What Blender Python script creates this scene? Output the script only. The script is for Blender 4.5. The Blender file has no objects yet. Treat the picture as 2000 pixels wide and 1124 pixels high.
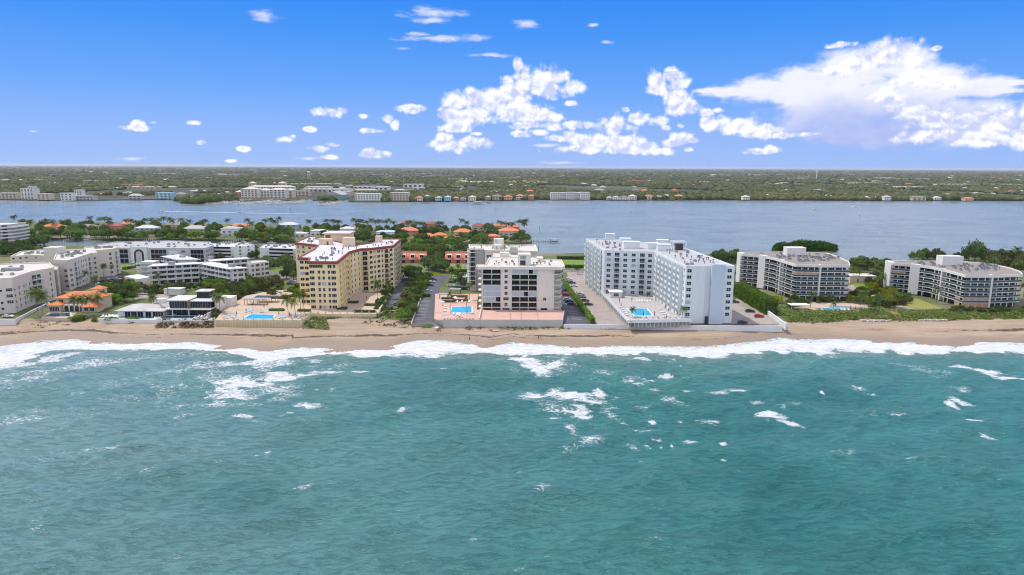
import bpy, bmesh, math, random
import numpy as np
from mathutils import Vector, Matrix, Quaternion
random.seed(7); np.random.seed(7)
S = bpy.context.scene
COL = S.collection
PI = math.pi

# ------------------------------------------------------------------ camera
CAMZ, FPX, ROLL = 74.0, 1333.0, 0.0047
PITCH = math.atan((562 - 325.3) / FPX)
Fv = Vector((0, math.cos(PITCH), -math.sin(PITCH)))
R0 = Vector((1, 0, 0)); U0 = Vector((0, math.sin(PITCH), math.cos(PITCH)))
Rv = R0 * math.cos(ROLL) + U0 * math.sin(ROLL)
Uv = U0 * math.cos(ROLL) - R0 * math.sin(ROLL)
cam = bpy.data.cameras.new('camera'); cam.sensor_width = 36; cam.lens = 36 * FPX / 2000
cam.clip_start = 1; cam.clip_end = 80000
camo = bpy.data.objects.new('camera', cam); COL.objects.link(camo)
M = Matrix((Rv, Uv, -Fv)).transposed().to_4x4(); M.translation = Vector((0, 0, CAMZ))
camo.matrix_world = M
S.camera = camo

def g(x, y, z=4.0):
    """survey helper: photo bearing -> ground position at height z (metres)"""
    d = Fv + (x - 1000) / FPX * Rv + (562 - y) / FPX * Uv
    t = (z - CAMZ) / d.z
    return (d.x * t, d.y * t)
def G(pts, z=4.0): return [g(x, y, z) for x, y in pts]

# ------------------------------------------------------------------ light
SUN = Vector((-0.42, 0.22, 0.88)).normalized()
SUN_STRENGTH, SKY_STRENGTH = 3.1, 0.14
w = bpy.data.worlds.new("World"); S.world = w; w.use_nodes = True
w.cycles.sampling_method = 'MANUAL'; w.cycles.sample_map_resolution = 256
sl = bpy.data.lights.new('sun', 'SUN'); sl.energy = SUN_STRENGTH; sl.angle = math.radians(0.5); sl.color = (1, .95, .88)
so = bpy.data.objects.new('sun', sl); COL.objects.link(so)
so.rotation_euler = SUN.to_track_quat('Z', 'Y').to_euler(); so.location = (0, 0, 300)
S.view_settings.view_transform = 'Standard'; S.view_settings.look = 'None'
S.view_settings.gamma = 1; S.view_settings.exposure = 0.08; S.view_settings.use_curve_mapping = False
S.cycles.max_bounces = 6; S.cycles.diffuse_bounces = 2; S.cycles.glossy_bounces = 2
S.cycles.transmission_bounces = 2; S.cycles.volume_bounces = 0; S.cycles.transparent_max_bounces = 4
S.cycles.sample_clamp_indirect = 4; S.cycles.adaptive_threshold = 0.03; S.cycles.adaptive_min_samples = 16; S.cycles.filter_width = 1.05

class NT:
    def __init__(s, nt): s.t = nt; s.n = nt.nodes; s.n.clear()
    def add(s, typ, **kw):
        n = s.n.new(typ)
        for k, v in kw.items(): setattr(n, k, v)
        return n
    def put(s, sock, v):
        if v is None: return
        if isinstance(v, bpy.types.NodeSocket): s.t.links.new(v, sock)
        else: sock.default_value = v
    def math(s, op, a, b=None, c=None, clamp=False):
        n = s.add('ShaderNodeMath', operation=op, use_clamp=clamp)
        for i, v in enumerate((a, b, c)): s.put(n.inputs[i], v)
        return n.outputs[0]
    def vm(s, op, a, b=None, c=None):
        n = s.add('ShaderNodeVectorMath', operation=op)
        for i, v in enumerate((a, b, c)):
            if v is None: continue
            if op == 'SCALE' and i == 1: s.put(n.inputs['Scale'], v)
            else: s.put(n.inputs[i], v)
        return n.outputs['Value'] if op in ('LENGTH', 'DOT_PRODUCT') else n.outputs[0]
    def mix(s, f, a, b, mode='MIX'):
        n = s.add('ShaderNodeMix', data_type='RGBA', blend_type=mode)
        s.put(n.inputs[0], f)
        for i, v in ((6, a), (7, b)):
            if isinstance(v, (tuple, list)) and len(v) == 3: v = (*v, 1)
            s.put(n.inputs[i], v)
        return n.outputs[2]
    def ss(s, v, a, b, lo=0., hi=1.):
        n = s.add('ShaderNodeMapRange', interpolation_type='SMOOTHSTEP')
        s.put(n.inputs[0], v)
        for i, q in zip((1, 2, 3, 4), (a, b, lo, hi)): s.put(n.inputs[i], q)
        return n.outputs[0]
    def noise(s, vec, scale, detail=3., rough=.5, dist=0.):
        n = s.add('ShaderNodeTexNoise')
        s.put(n.inputs['Vector'], vec); s.put(n.inputs['Scale'], scale); s.put(n.inputs['Detail'], detail)
        s.put(n.inputs['Roughness'], rough); s.put(n.inputs['Distortion'], dist)
        return n.outputs['Fac']
    def pos(s, scale=None):
        o = s.add('ShaderNodeNewGeometry').outputs['Position']
        return s.vm('MULTIPLY', o, scale) if scale else o

def build_world():
    T = NT(w.node_tree)
    sky = T.add('ShaderNodeTexSky', sky_type='NISHITA', sun_disc=False)
    sky.sun_elevation = math.asin(SUN.z); sky.sun_rotation = math.atan2(SUN.x, SUN.y)
    sky.altitude = 50; sky.air_density = 1.0; sky.dust_density = .6; sky.ozone_density = 3.0
    tc = T.add('ShaderNodeTexCoord'); d = tc.outputs['Generated']
    sp = T.add('ShaderNodeSeparateXYZ'); T.put(sp.inputs[0], d)
    az = T.math('ARCTAN2', sp.outputs[0], sp.outputs[1]); el = T.math('ARCSINE', sp.outputs[2])
    cb = T.add('ShaderNodeCombineXYZ'); T.put(cb.inputs[0], az); T.put(cb.inputs[1], el)
    P = cb.outputs[0]
    # colour of the clear air: sky model pulled to the deep polarised blue of the photograph
    hs = T.add('ShaderNodeHueSaturation'); T.put(hs.inputs['Color'], sky.outputs[0])
    hs.inputs['Saturation'].default_value = 1.18
    rp = T.add('ShaderNodeValToRGB'); T.put(rp.inputs[0], T.math('DIVIDE', el, 1.2))
    cr = rp.color_ramp
    for i, (p, c) in enumerate(SKYRAMP):
        e = cr.elements[i] if i < 2 else cr.elements.new(p)
        e.position = p; e.color = (*c, 1)
    base = T.mix(.95, hs.outputs[0], T.vm('SCALE', rp.outputs[0], 1 / SKY_STRENGTH))
    def ae(x, y):
        v = (Fv + (x - 1000) / FPX * Rv + (562 - y) / FPX * Uv).normalized()
        return math.atan2(v.x, v.y), math.asin(v.z)
    def field(lst):
        lst = [(x, y, rx*1.14, ry*1.12) if lst is CUMULUS else (x, y, rx, ry) for x, y, rx, ry in lst]
        out = None
        for x, y, rx, ry in lst:
            a, e = ae(x, y)
            q = T.vm('MULTIPLY', T.vm('SUBTRACT', P, (a, e, 0)), (FPX / rx, FPX / ry, 0))
            l = T.vm('LENGTH', q)
            out = l if out is None else T.math('MINIMUM', out, l)
        return T.math('SUBTRACT', 1., out)
    fc = field(CUMULUS); fa = field(ANVIL); fw = field(WISPS)
    wn = T.add('ShaderNodeTexNoise'); T.put(wn.inputs['Vector'], P); wn.inputs['Scale'].default_value = 22; wn.inputs['Detail'].default_value = 5
    warp = T.vm('MULTIPLY', T.vm('SUBTRACT', wn.outputs['Color'], (.5, .5, .5)), (.026, .018, 0))
    Pw = T.vm('ADD', P, warp)
    def puffs(p, sc, det=0., sm=.35):
        vo = T.add('ShaderNodeTexVoronoi', feature='SMOOTH_F1'); T.put(vo.inputs['Vector'], p)
        vo.inputs['Scale'].default_value = sc; vo.inputs['Smoothness'].default_value = sm; vo.inputs['Detail'].default_value = det
        vo.inputs['Roughness'].default_value = .5; vo.inputs['Lacunarity'].default_value = 2.3
        return T.math('SUBTRACT', .5, vo.outputs['Distance'])
    n1 = T.noise(Pw, 30, 5, .55)
    up = T.vm('ADD', Pw, (-.003, .006, 0))
    b1 = puffs(Pw, 52, 2.); b2 = puffs(up, 52, 2.)
    tex = T.math('ADD', T.math('MULTIPLY', T.math('SUBTRACT', n1, .5), 1.0), T.math('MULTIPLY', b1, .62))
    dens = T.math('ADD', fc, T.math('ADD', tex, .12))
    mc = T.ss(dens, -.02, .52)
    relief = T.math('MULTIPLY', T.math('SUBTRACT', b1, b2), 1.9)
    edge = T.ss(dens, .2, 1.1, .25, -.12)
    nl = T.noise(T.vm('ADD', Pw, (0, .006, 0)), 22, 3, .5)
    sh = T.math('SUBTRACT', T.math('ADD', T.math('ADD', .84, relief), edge), T.math('MULTIPLY', T.ss(nl, .42, .64), .75), clamp=True)
    ccol = T.mix(sh, (.58, .64, .92), (.97, .97, .98))
    n2 = n1
    # the wide anvil with a shaded, rainy underside
    na = T.noise(T.vm('MULTIPLY', Pw, (1., 1.7, 1)), 22, 7, .6)
    ma = T.ss(T.math('ADD', fa, T.math('MULTIPLY', T.math('SUBTRACT', na, .5), 1.3)), -.03, .5)
    a0, e0 = ae(1700, 215)
    cz = T.vm('LENGTH', T.vm('MULTIPLY', T.vm('SUBTRACT', P, (a0 - .01, e0 - .042, 0)), (FPX / 340, FPX / 95, 0)))
    sha = T.math('ADD', T.ss(cz, .2, 1.15), T.math('MULTIPLY', T.math('SUBTRACT', na, .5), .9), clamp=True)
    acol = T.mix(sha, (.42, .51, .90), (.93, .93, .98))
    # thin high wisps
    nw = T.noise(T.vm('MULTIPLY', Pw, (1, 4., 1)), 26, 7, .62)
    mw = T.math('MULTIPLY', T.ss(T.math('ADD', fw, T.math('MULTIPLY', T.math('SUBTRACT', nw, .5), 2.6)), .05, 1.1), .72)
    K = 1 / SKY_STRENGTH
    c = T.mix(mw, base, (.86 * K, .86 * K, .97 * K))
    c = T.mix(T.math('MULTIPLY', ma, .93), c, T.vm('SCALE', acol, .98 * K))
    c = T.mix(T.math('MULTIPLY', mc, .97), c, T.vm('SCALE', ccol, 1.0 * K))
    def bgr(c):
        b = T.add('ShaderNodeBackground'); T.put(b.inputs[0], c); b.inputs[1].default_value = SKY_STRENGTH
        return b.outputs[0]
    def sel(f, a, b):      # plain air unless clouds can stand in this direction (saves evaluating them)
        m = T.add('ShaderNodeMixShader'); T.put(m.inputs[0], f); T.put(m.inputs[1], a); T.put(m.inputs[2], b); return m.outputs[0]
    near = T.math('GREATER_THAN', T.math('MAXIMUM', T.math('MAXIMUM', fc, fa), fw), -1.1)
    
    # unseen clouds added outside the view, brighter and denser, as neutral fill light
    gz = T.math('MAXIMUM', sp.outputs[2], .06); pj = T.add('ShaderNodeCombineXYZ'); T.put(pj.inputs[0], T.math('DIVIDE', sp.outputs[0], gz)); T.put(pj.inputs[1], T.math('DIVIDE', sp.outputs[1], gz))
    nz = T.noise(pj.outputs[0], .9, 3, .6)
    seen = T.math('MAXIMUM', T.ss(T.math('ABSOLUTE', az), .8, 1.25), T.ss(el, .27, .5))
    cov = T.math('MULTIPLY', T.ss(nz, .42, .56), T.math('MULTIPLY', seen, T.ss(el, -.02, .05)))
    other = T.mix(T.math('MULTIPLY', cov, .93), base, (1.42*K, 1.38*K, 1.33*K))
    win = T.math('MULTIPLY', T.math('LESS_THAN', T.math('ABSOLUTE', az), .85), T.math('LESS_THAN', T.math('ABSOLUTE', T.math('SUBTRACT', el, .12)), .135))
    o = T.add('ShaderNodeOutputWorld'); T.put(o.inputs[0], sel(win, bgr(other), sel(near, bgr(base), bgr(c))))

def srgb(r, gg, b):
    f = lambda v: (v / 255 / 12.92) if v / 255 <= .04045 else ((v / 255 + .055) / 1.055) ** 2.4
    return (f(r), f(gg), f(b))
SKYRAMP = [(0., srgb(156, 188, 246)), (1., srgb(14, 70, 190)), (.04, srgb(138, 178, 247)), (.09, srgb(100, 162, 246)), (.15, srgb(64, 145, 243)),
           (.21, srgb(36, 130, 240)), (.28, srgb(18, 116, 230)), (.5, srgb(60, 130, 225))]
CUMULUS = [(648,220,36,11),(670,217,20,9),(708,227,12,6),(758,232,12,10),(772,244,10,11),(805,213,34,9),(790,210,20,7),(725,256,24,6),(560,272,22,8),(572,267,12,6),(600,253,16,6),(378,240,14,6),(266,250,24,6),(270,243,12,7),
 (394,279,10,5),(476,291,14,6),(450,315,12,4),(625,291,26,8),(648,283,16,6),(725,304,34,9),(720,297,20,9),(742,300,22,7),(645,307,16,6),
 (1012,132,12,20),(1022,152,24,24),(1060,150,34,24),(1095,150,34,24),(1115,168,28,22),(1070,175,60,22),(1000,185,60,34),(950,195,60,30),(890,200,36,24),(880,225,34,20),(930,225,66,26),(1000,215,80,30),(1050,225,60,22),(1085,228,30,10),(1040,245,60,10),
 (888,250,36,12),(905,242,20,10),(870,268,18,10),(860,282,28,14),(885,286,40,14),(920,278,40,14),(945,278,22,9),(933,262,14,5),(1115,203,15,7),
 (1128,244,32,11),(1020,262,26,8),(1048,258,26,9),(1080,250,18,8),(1205,235,20,18),(1200,250,36,22),(1245,232,22,12),(1222,215,8,6),(1090,272,30,9),(1120,268,30,12),(1160,275,60,18),(1215,275,50,18),(1130,292,56,10),(1230,293,70,11),(1265,285,30,10),
 (1285,155,30,22),(1310,148,34,20),(1325,165,26,18),(1280,175,26,16),(1325,190,32,22),(1345,208,28,18),(1320,215,24,14),(1290,238,22,10),(1300,250,12,8),(1330,246,8,8),(1335,268,28,14),(1355,275,18,9),(1315,280,34,9),(1292,296,30,8),(1345,292,12,7),
 (1380,220,20,10),(1402,215,16,8),(1385,240,24,16),(1415,235,22,14),(1440,245,40,18),(1480,258,44,14),(1530,265,60,8),(1580,262,24,4),(1480,297,36,7),(1512,293,22,9),(1640,88,26,7),(1625,92,14,4),(1828,95,10,4),
 (1743,108,50,26),(1700,118,44,22),(1668,128,34,16),(1775,120,26,20),(1800,148,40,20),(1845,160,44,18),(1640,140,40,14),
 (1742,172,22,16),(1722,188,20,12),(1745,195,26,20),(1740,214,10,8),(1790,222,44,16),(1830,235,50,22),(1880,240,50,22),(1920,225,30,18),(1945,232,40,26),(1975,245,50,26),(1900,268,120,16),(1960,275,80,14),(2040,230,60,34),(2120,240,80,34),(2220,220,60,30),(1820,262,40,12)]
ANVIL = [(1743,120,66,40),(1680,140,95,42),(1600,160,115,36),(1510,178,115,28),(1430,180,80,13),(1385,178,40,7),(1820,165,95,38),(1900,172,85,20),(1965,163,60,7),(1955,178,50,6),(1700,200,175,55),(1730,252,150,42),(1640,222,140,38),(1840,235,120,45),(1600,245,80,18)]
WISPS = [(515,32,36,12),(840,25,78,14),(845,40,50,8),(870,75,110,9),(820,68,40,5),(1025,48,34,11),(955,108,46,5),(790,95,30,4),(1160,50,16,4),(1185,83,16,4),
 (65,257,8,3),(300,240,10,3),(600,310,30,5),(250,310,30,5),(1060,285,40,5),(1500,255,100,8),(1100,318,60,4)]
build_world()

# ------------------------------------------------------------------ helpers
def link(o, parent=None):
    COL.objects.link(o)
    if parent is not None: o.parent = parent
    return o
def props(o, label=None, cat=None, group=None, kind=None):
    for k, v in (('label', label), ('category', cat), ('group', group), ('kind', kind)):
        if v: o[k] = v
    return o
def empty(name, loc, label, cat, group=None, rz=0):
    o = bpy.data.objects.new(name, None); link(o)
    o.location = loc; o.rotation_euler = (0, 0, rz); o.empty_display_size = 1
    return props(o, label, cat, group)

class MB:
    def __init__(s): s.v = []; s.f = []; s.m = []
    def add(s, vs, fs, m=0):
        b = len(s.v); s.v += [tuple(q) for q in vs]
        for f in fs: s.f.append(tuple(b + i for i in f)); s.m.append(m)
        return s
    def box(s, x0, y0, z0, x1, y1, z1, m=0):
        return s.add([(x0,y0,z0),(x1,y0,z0),(x1,y1,z0),(x0,y1,z0),(x0,y0,z1),(x1,y0,z1),(x1,y1,z1),(x0,y1,z1)],
              [(0,3,2,1),(4,5,6,7),(0,1,5,4),(1,2,6,5),(2,3,7,6),(3,0,4,7)], m)
    def quad(s, a, b, c, d, m=0): return s.add([a, b, c, d], [(0,1,2,3)], m)
    def prism(s, poly, z0, z1, m=0, top=True, mt=None):
        n = len(poly)
        s.add([(x,y,z0) for x,y in poly] + [(x,y,z1) for x,y in poly], [(i,(i+1)%n,n+(i+1)%n,n+i) for i in range(n)], m)
        if top: s.add([(x,y,z1) for x,y in poly], [tuple(range(n))], m if mt is None else mt)
        return s
    def band(s, poly, w_in, z0, z1, m=0, closed=True):
        """wall ring following a polygon (inner side offset by w_in)"""
        q = inset(poly, w_in); n = len(poly)
        for i in range(n if closed else n - 1):
            j = (i + 1) % n
            a, b, c, d = poly[i], poly[j], q[j], q[i]
            s.add([(*a,z0),(*b,z0),(*c,z0),(*d,z0),(*a,z1),(*b,z1),(*c,z1),(*d,z1)],
                  [(0,3,2,1),(4,5,6,7),(0,1,5,4),(2,3,7,6)], m)
        return s
    def tube(s, p0, p1, r0, r1=None, n=6, m=0, cap=True):
        r1 = r0 if r1 is None else r1
        p0, p1 = Vector(p0), Vector(p1); q = (p1 - p0).to_track_quat('Z', 'Y')
        vs = []
        for p, r in ((p0, r0), (p1, r1)):
            for i in range(n): vs.append(p + q @ Vector((math.cos(2*PI*i/n)*r, math.sin(2*PI*i/n)*r, 0)))
        fs = [(i,(i+1)%n,n+(i+1)%n,n+i) for i in range(n)]
        if cap: fs += [tuple(range(n, 2*n)), tuple(reversed(range(n)))]
        return s.add(vs, fs, m)
    def mesh(s, name, mats):
        me = bpy.data.meshes.new(name); me.from_pydata(s.v, [], s.f)
        for m in (mats if isinstance(mats, (list, tuple)) else [mats]): me.materials.append(m)
        me.polygons.foreach_set('material_index', s.m); me.update()
        return me
    def build(s, name, mats, parent=None, off=(0,0,0)):
        """vertices are in world metres; origin moved to the parent's location"""
        if parent is not None:
            ox, oy, oz = parent.location
            s.v = [(x-ox, y-oy, z-oz) for x, y, z in s.v]
        o = bpy.data.objects.new(name, s.mesh(name, mats))
        return link(o, parent)

def inset(poly, d):
    n = len(poly); out = []
    for i in range(n):
        p0, p1, p2 = Vector(poly[i-1]), Vector(poly[i]), Vector(poly[(i+1) % n])
        a = (p1-p0).normalized(); b = (p2-p1).normalized()
        na, nb = Vector((-a.y, a.x)), Vector((-b.y, b.x))
        k = na + nb
        if k.length < 1e-4: k = na
        k.normalize(); c = max(.35, k.dot(na))
        out.append(tuple(p1 + k * (d / c)))
    return out
def lerp(A, B, t): return (A[0]+(B[0]-A[0])*t, A[1]+(B[1]-A[1])*t)
def dist(A, B): return math.hypot(B[0]-A[0], B[1]-A[1])
def inst(name, me, parent, loc, rz=0, sc=(1,1,1)):
    o = bpy.data.objects.new(name, me); link(o, parent)
    if parent is not None:
        l = parent.location; loc = (loc[0]-l[0], loc[1]-l[1], loc[2]-l[2])
    o.location = loc; o.rotation_euler = (0,0,rz); o.scale = sc
    return o
def put(name, me, root, A, B, t, z, off=0., sc=(1,1,1)):
    L = dist(A, B); d = ((B[0]-A[0])/L, (B[1]-A[1])/L); n = (d[1], -d[0])
    x, y = lerp(A, B, t)
    return inst(name, me, root, (x+n[0]*off, y+n[1]*off, z), math.atan2(d[1], d[0]), sc)
def copy_tree(o, parent=None):
    c = o.copy(); link(c, parent)
    for ch in list(o.children): copy_tree(ch, c)
    return c
def sheet(name, poly, z, mt, kind='structure'):
    o = MB().add([(x,y,z) for x,y in poly], [tuple(range(len(poly)))]).build(name, mt)
    props(o, kind=kind); return o

# ------------------------------------------------------------------ materials
def mat(name, col, rough=.7, var=.12, vs=.6, col2=None, fac2=.5, spec=.4, streak=False, metal=0., bump=0., bs=4., rnd=0.):
    m = bpy.data.materials.new(name); m.use_nodes = True; T = NT(m.node_tree)
    p = T.pos()
    n = T.noise(p, vs, 4, .6)
    c = T.mix(n, tuple(v*(1-var) for v in col), tuple(min(1, v*(1+var)) for v in col))
    if col2:
        n2 = T.noise(p, vs*.23, 5, .65)
        c = T.mix(T.ss(n2, fac2-.08, fac2+.1), c, col2)
    if streak:
        n3 = T.noise(T.vm('MULTIPLY', p, (1.3, 1.3, .07)), 1., 4, .6)
        c = T.mix(T.math('MULTIPLY', T.ss(n3, .52, .75), .22), c, tuple(v*.55 for v in col))
    if rnd:
        oi = T.add('ShaderNodeObjectInfo')
        hs = T.add('ShaderNodeHueSaturation'); T.put(hs.inputs['Color'], c)
        T.put(hs.inputs['Value'], T.ss(oi.outputs['Random'], 0, 1, 1-rnd, 1+rnd))
        T.put(hs.inputs['Hue'], T.ss(T.math('FRACT', T.math('MULTIPLY', oi.outputs['Random'], 7.3)), 0, 1, .5-rnd*.06, .5+rnd*.06))
        c = hs.outputs[0]
    b = T.add('ShaderNodeBsdfPrincipled'); T.put(b.inputs['Base Color'], c)
    b.inputs['Roughness'].default_value = rough; b.inputs['Specular IOR Level'].default_value = spec; b.inputs['Metallic'].default_value = metal
    if bump:
        bp = T.add('ShaderNodeBump'); bp.inputs['Strength'].default_value = .6; bp.inputs['Distance'].default_value = bump
        T.put(bp.inputs['Height'], T.noise(p, bs, 5, .65)); T.put(b.inputs['Normal'], bp.outputs[0])
    o = T.add('ShaderNodeOutputMaterial'); T.put(o.inputs[0], b.outputs[0])
    return m
def leafmat(name, a, b, rnd=.3, vs=.5):
    m = bpy.data.materials.new(name); m.use_nodes = True; T = NT(m.node_tree)
    p = T.pos(); n = T.noise(p, vs, 4, .7)
    c = T.mix(T.ss(n, .3, .7), a, b)
    oi = T.add('ShaderNodeObjectInfo'); hs = T.add('ShaderNodeHueSaturation'); T.put(hs.inputs['Color'], c)
    T.put(hs.inputs['Value'], T.ss(oi.outputs['Random'], 0, 1, 1-rnd, 1+rnd))
    T.put(hs.inputs['Hue'], T.ss(T.math('FRACT', T.math('MULTIPLY', oi.outputs['Random'], 7.3)), 0, 1, .5-rnd*.07, .5+rnd*.05))
    d = T.add('ShaderNodeBsdfDiffuse'); T.put(d.inputs[0], hs.outputs[0])
    t = T.add('ShaderNodeBsdfTranslucent'); T.put(t.inputs[0], hs.outputs[0])
    mx = T.add('ShaderNodeMixShader'); mx.inputs[0].default_value = .35
    T.put(mx.inputs[1], d.outputs[0]); T.put(mx.inputs[2], t.outputs[0])
    o = T.add('ShaderNodeOutputMaterial'); T.put(o.inputs[0], mx.outputs[0])
    return m
X = {}
X['white'] = mat('white_stucco', (.76,.73,.69), .8, .05, .8, streak=True)
X['roofw'] = mat('white_roof', (.57,.56,.55), .8, .08, .5, (.45,.43,.39), .60)
X['roofc'] = mat('cream_roof', (.57,.535,.475), .85, .08, .5, (.45,.39,.32), .60)
X['bluew'] = mat('pale_blue_stucco', (.72,.765,.755), .8, .04, .7, streak=True)
X['blueg'] = mat('blue_grey_tower', (.55,.61,.69), .8, .04, .7)  # bluer, darker tone used on the stair tower alone
X['roofv'] = mat('stained_grey_roof', (.52,.49,.47), .9, .08, .3, (.36,.34,.33), .55)
X['roofg'] = mat('grey_membrane_roof', (.42,.415,.42), .9, .08, .4, (.38,.37,.38), .6)
X['rooft'] = mat('tan_gravel_roof', (.27,.235,.20), .95, .12, .6, (.21,.185,.16), .6)
X['yellow'] = mat('yellow_stucco', (.88,.71,.40), .8, .06, .5, streak=True)
X['peach'] = mat('peach_stucco', (.74,.57,.41), .8, .06, .5)
X['redband'] = mat('red_tile_band', (.30,.075,.055), .7, .2, 2.)
X['cream'] = mat('cream_stucco', (.76,.70,.60), .8, .05, .6, streak=True)
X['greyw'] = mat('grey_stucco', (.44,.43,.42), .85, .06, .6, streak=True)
X['leftw'] = mat('warm_white_stucco', (.68,.62,.54), .8, .05, .4, streak=True)
X['lav'] = mat('lavender_grey_stucco', (.56,.53,.54), .85, .06, .5)
X['coral'] = mat('coral_tile_roof', (.62,.20,.12), .8, .18, 1.2)
X['coralw'] = mat('coral_stucco', (.60,.24,.16), .8, .1, 1.)
X['orange'] = mat('orange_tile_roof', (.62,.20,.07), .8, .22, 1.0, (.40,.14,.07), .62)
X['tan'] = mat('tan_stucco', (.60,.50,.38), .85, .1, .8)
X['glass'] = mat('dark_window_glass', (.018,.024,.03), .12, .3, .35, spec=.35)
X['glassb'] = mat('blue_window_glass', (.05,.10,.13), .1, .35, .4, spec=.7)
X['rail'] = mat('glass_railing', (.07,.10,.115), .3, .15, .5, spec=.3)
X['railw'] = mat('white_railing', (.62,.63,.64), .6, .1, 1.)
X['dark'] = mat('dark_metal', (.045,.045,.05), .5, .2, 2.)
X['metal'] = mat('grey_metal', (.32,.33,.34), .5, .2, 2.)
X['shut'] = mat('grey_shutter', (.44,.49,.54), .6, .06, 3., bump=.05, bs=2)
X['wood'] = mat('plywood_shutter', (.60,.34,.17), .8, .15, 1.)
X['woodd'] = mat('weathered_timber', (.22,.16,.12), .85, .25, 2.)
X['asph'] = mat('asphalt', (.085,.087,.10), .85, .14, .8, (.115,.115,.125), .58)
X['asphl'] = mat('worn_asphalt', (.15,.145,.145), .9, .12, .5, (.22,.21,.20), .58)
X['conc'] = mat('concrete_paving', (.35,.30,.26), .9, .1, .35, (.28,.245,.22), .56)
X['deckg'] = mat('grey_deck_paving', (.44,.41,.395), .85, .06, .7, (.37,.34,.33), .6)
X['pink'] = mat('pink_paving', (.56,.36,.29), .85, .1, .6, (.47,.27,.22), .6)
X['tpave'] = mat('tan_paving', (.50,.39,.29), .9, .09, .6, (.41,.31,.23), .6)
X['paint'] = mat('white_road_paint', (.75,.75,.74), .7, .15, 2.)
X['pool'] = mat('pool_water', (.03,.42,.66), .06, .15, .8, spec=.5)
X['poold'] = mat('dark_pool_water', (.015,.10,.19), .06, .2, .6, spec=.6)
X['lawn'] = mat('lawn', (.14,.23,.03), .95, .2, .15, (.22,.26,.05), .55)
X['lawny'] = mat('dry_lawn', (.26,.25,.07), .95, .12, .3, (.24,.25,.05), .6)
X['trunk'] = mat('bark', (.17,.13,.10), .9, .25, 2.)
X['ptrunk'] = mat('palm_trunk', (.27,.22,.18), .9, .2, 3.)
X['leaf'] = leafmat('broad_leaves', (0.079,0.134,0.039), (0.207,0.281,0.085))
X['leafb'] = leafmat('bright_leaves', (0.098,0.183,0.027), (0.244,0.342,0.067))
X['leafd'] = leafmat('dark_leaves', (0.063,0.107,0.039), (0.159,0.220,0.079))
X['leafo'] = leafmat('brownish_leaves', (0.098,0.104,0.037), (0.207,0.189,0.079))
X['leafy'] = leafmat('yellow_leaves', (0.244,0.305,0.024), (0.512,0.512,0.061))
X['frond'] = leafmat('palm_fronds', (0.061,0.104,0.030), (0.171,0.220,0.061), .25)
X['frondy'] = leafmat('yellow_green_fronds', (0.134,0.171,0.024), (0.366,0.317,0.061), .2)
X['mang'] = leafmat('mangrove_leaves', (0.037,0.104,0.017), (0.110,0.207,0.037), .1, .25)
X['tyre'] = mat('tyre_rubber', (.02,.02,.02), .9)
X['skin'] = mat('skin', (.45,.26,.18), .6)
X['hair'] = mat('dark_hair', (.05,.03,.02), .7)
X['darkcloth'] = mat('dark_cloth', (.03,.03,.05), .9)
X['redcloth'] = mat('red_cloth', (.5,.05,.04), .9)
X['whitecloth'] = mat('white_cloth', (.8,.8,.8), .9)
X['bluecloth'] = mat('pale_blue_cloth', (.35,.55,.68), .9)
X['stonew'] = mat('white_wall', (.70,.70,.69), .85, .06, .6, streak=True)
X['shedg'] = mat('green_cladding', (.22,.42,.36), .7, .1, .2)
X['seawall'] = mat('grey_seawall', (.50,.48,.44), .9, .1, .5, streak=True)
X['ywall'] = mat('cream_seawall', (.66,.55,.36), .9, .1, .6, streak=True)
# ------------------------------------------------------------------ shore profile (surveyed)
UP = [(-900,672),(-200,676),(0,677),(60,668),(90,664),(150,663),(190,671),(215,669),(270,672),(370,668),(420,674),(475,681),(520,688),(570,681),(645,680),(700,683),
 (750,680),(815,666),(865,666),(915,673),(950,680),(985,672),(1000,668),(1015,671),(1060,675),(1150,678),(1200,677),(1300,678),(1350,678),(1410,676),(1450,670),
 (1490,667),(1520,661),(1560,664),(1625,662),(1680,666),(1750,668),(1800,671),(1850,674),(1910,669),(2000,672),(2200,670),(2900,668)]
LO = [(-900,712),(-200,712),(0,712),(60,697),(100,688),(150,682),(215,685),(290,681),(350,680),(420,684),(470,692),(500,704),(560,700),(640,690),(720,695),(790,690),
 (850,688),(950,688),(1000,692),(1100,690),(1170,692),(1250,688),(1300,690),(1380,698),(1420,690),(1470,694),(1500,685),(1560,683),(1625,682),(1700,684),(1780,687),
 (1850,687),(1920,687),(2000,686),(2200,686),(2900,680)]
def curve(pts, z=0.):
    a = np.array(G(pts, z)); o = np.argsort(a[:,0]); return a[o,0], a[o,1]
ux, uy = curve(UP); lx, ly = curve(LO)
FR = [(-900,630),(0,632),(30,634),(120,628),(240,632),(320,636),(418,640),(590,640),(600,628),(740,632),(848,639.5),(1100,638.5),(1530,638.5),(1560,627),(1700,621),(1750,624),(1790,626),(1850,623),(2000,620),(2900,612)]
fx, fy = curve(FR, 3.)
fup = lambda x: np.interp(x, ux, uy)
flo = lambda x: np.interp(x, lx, ly)
ffr = lambda x: np.interp(x, fx, fy)
_rng = np.random.RandomState(3)
def vnoise(x, y, seed=0):
    """cheap value noise, arrays"""
    xi, yi = np.floor(x).astype(int), np.floor(y).astype(int); a, b = x-xi, y-yi
    a = a*a*(3-2*a); b = b*b*(3-2*b)
    def h(i, j):
        n = (i*374761393 + j*668265263 + seed*974711) & 0x7fffffff
        n = ((n ^ (n >> 13)) * 1274126177) & 0x7fffffff
        return ((n ^ (n >> 16)) & 0xffff) / 65535.
    return (h(xi,yi)*(1-a)+h(xi+1,yi)*a)*(1-b) + (h(xi,yi+1)*(1-a)+h(xi+1,yi+1)*a)*b
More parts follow.
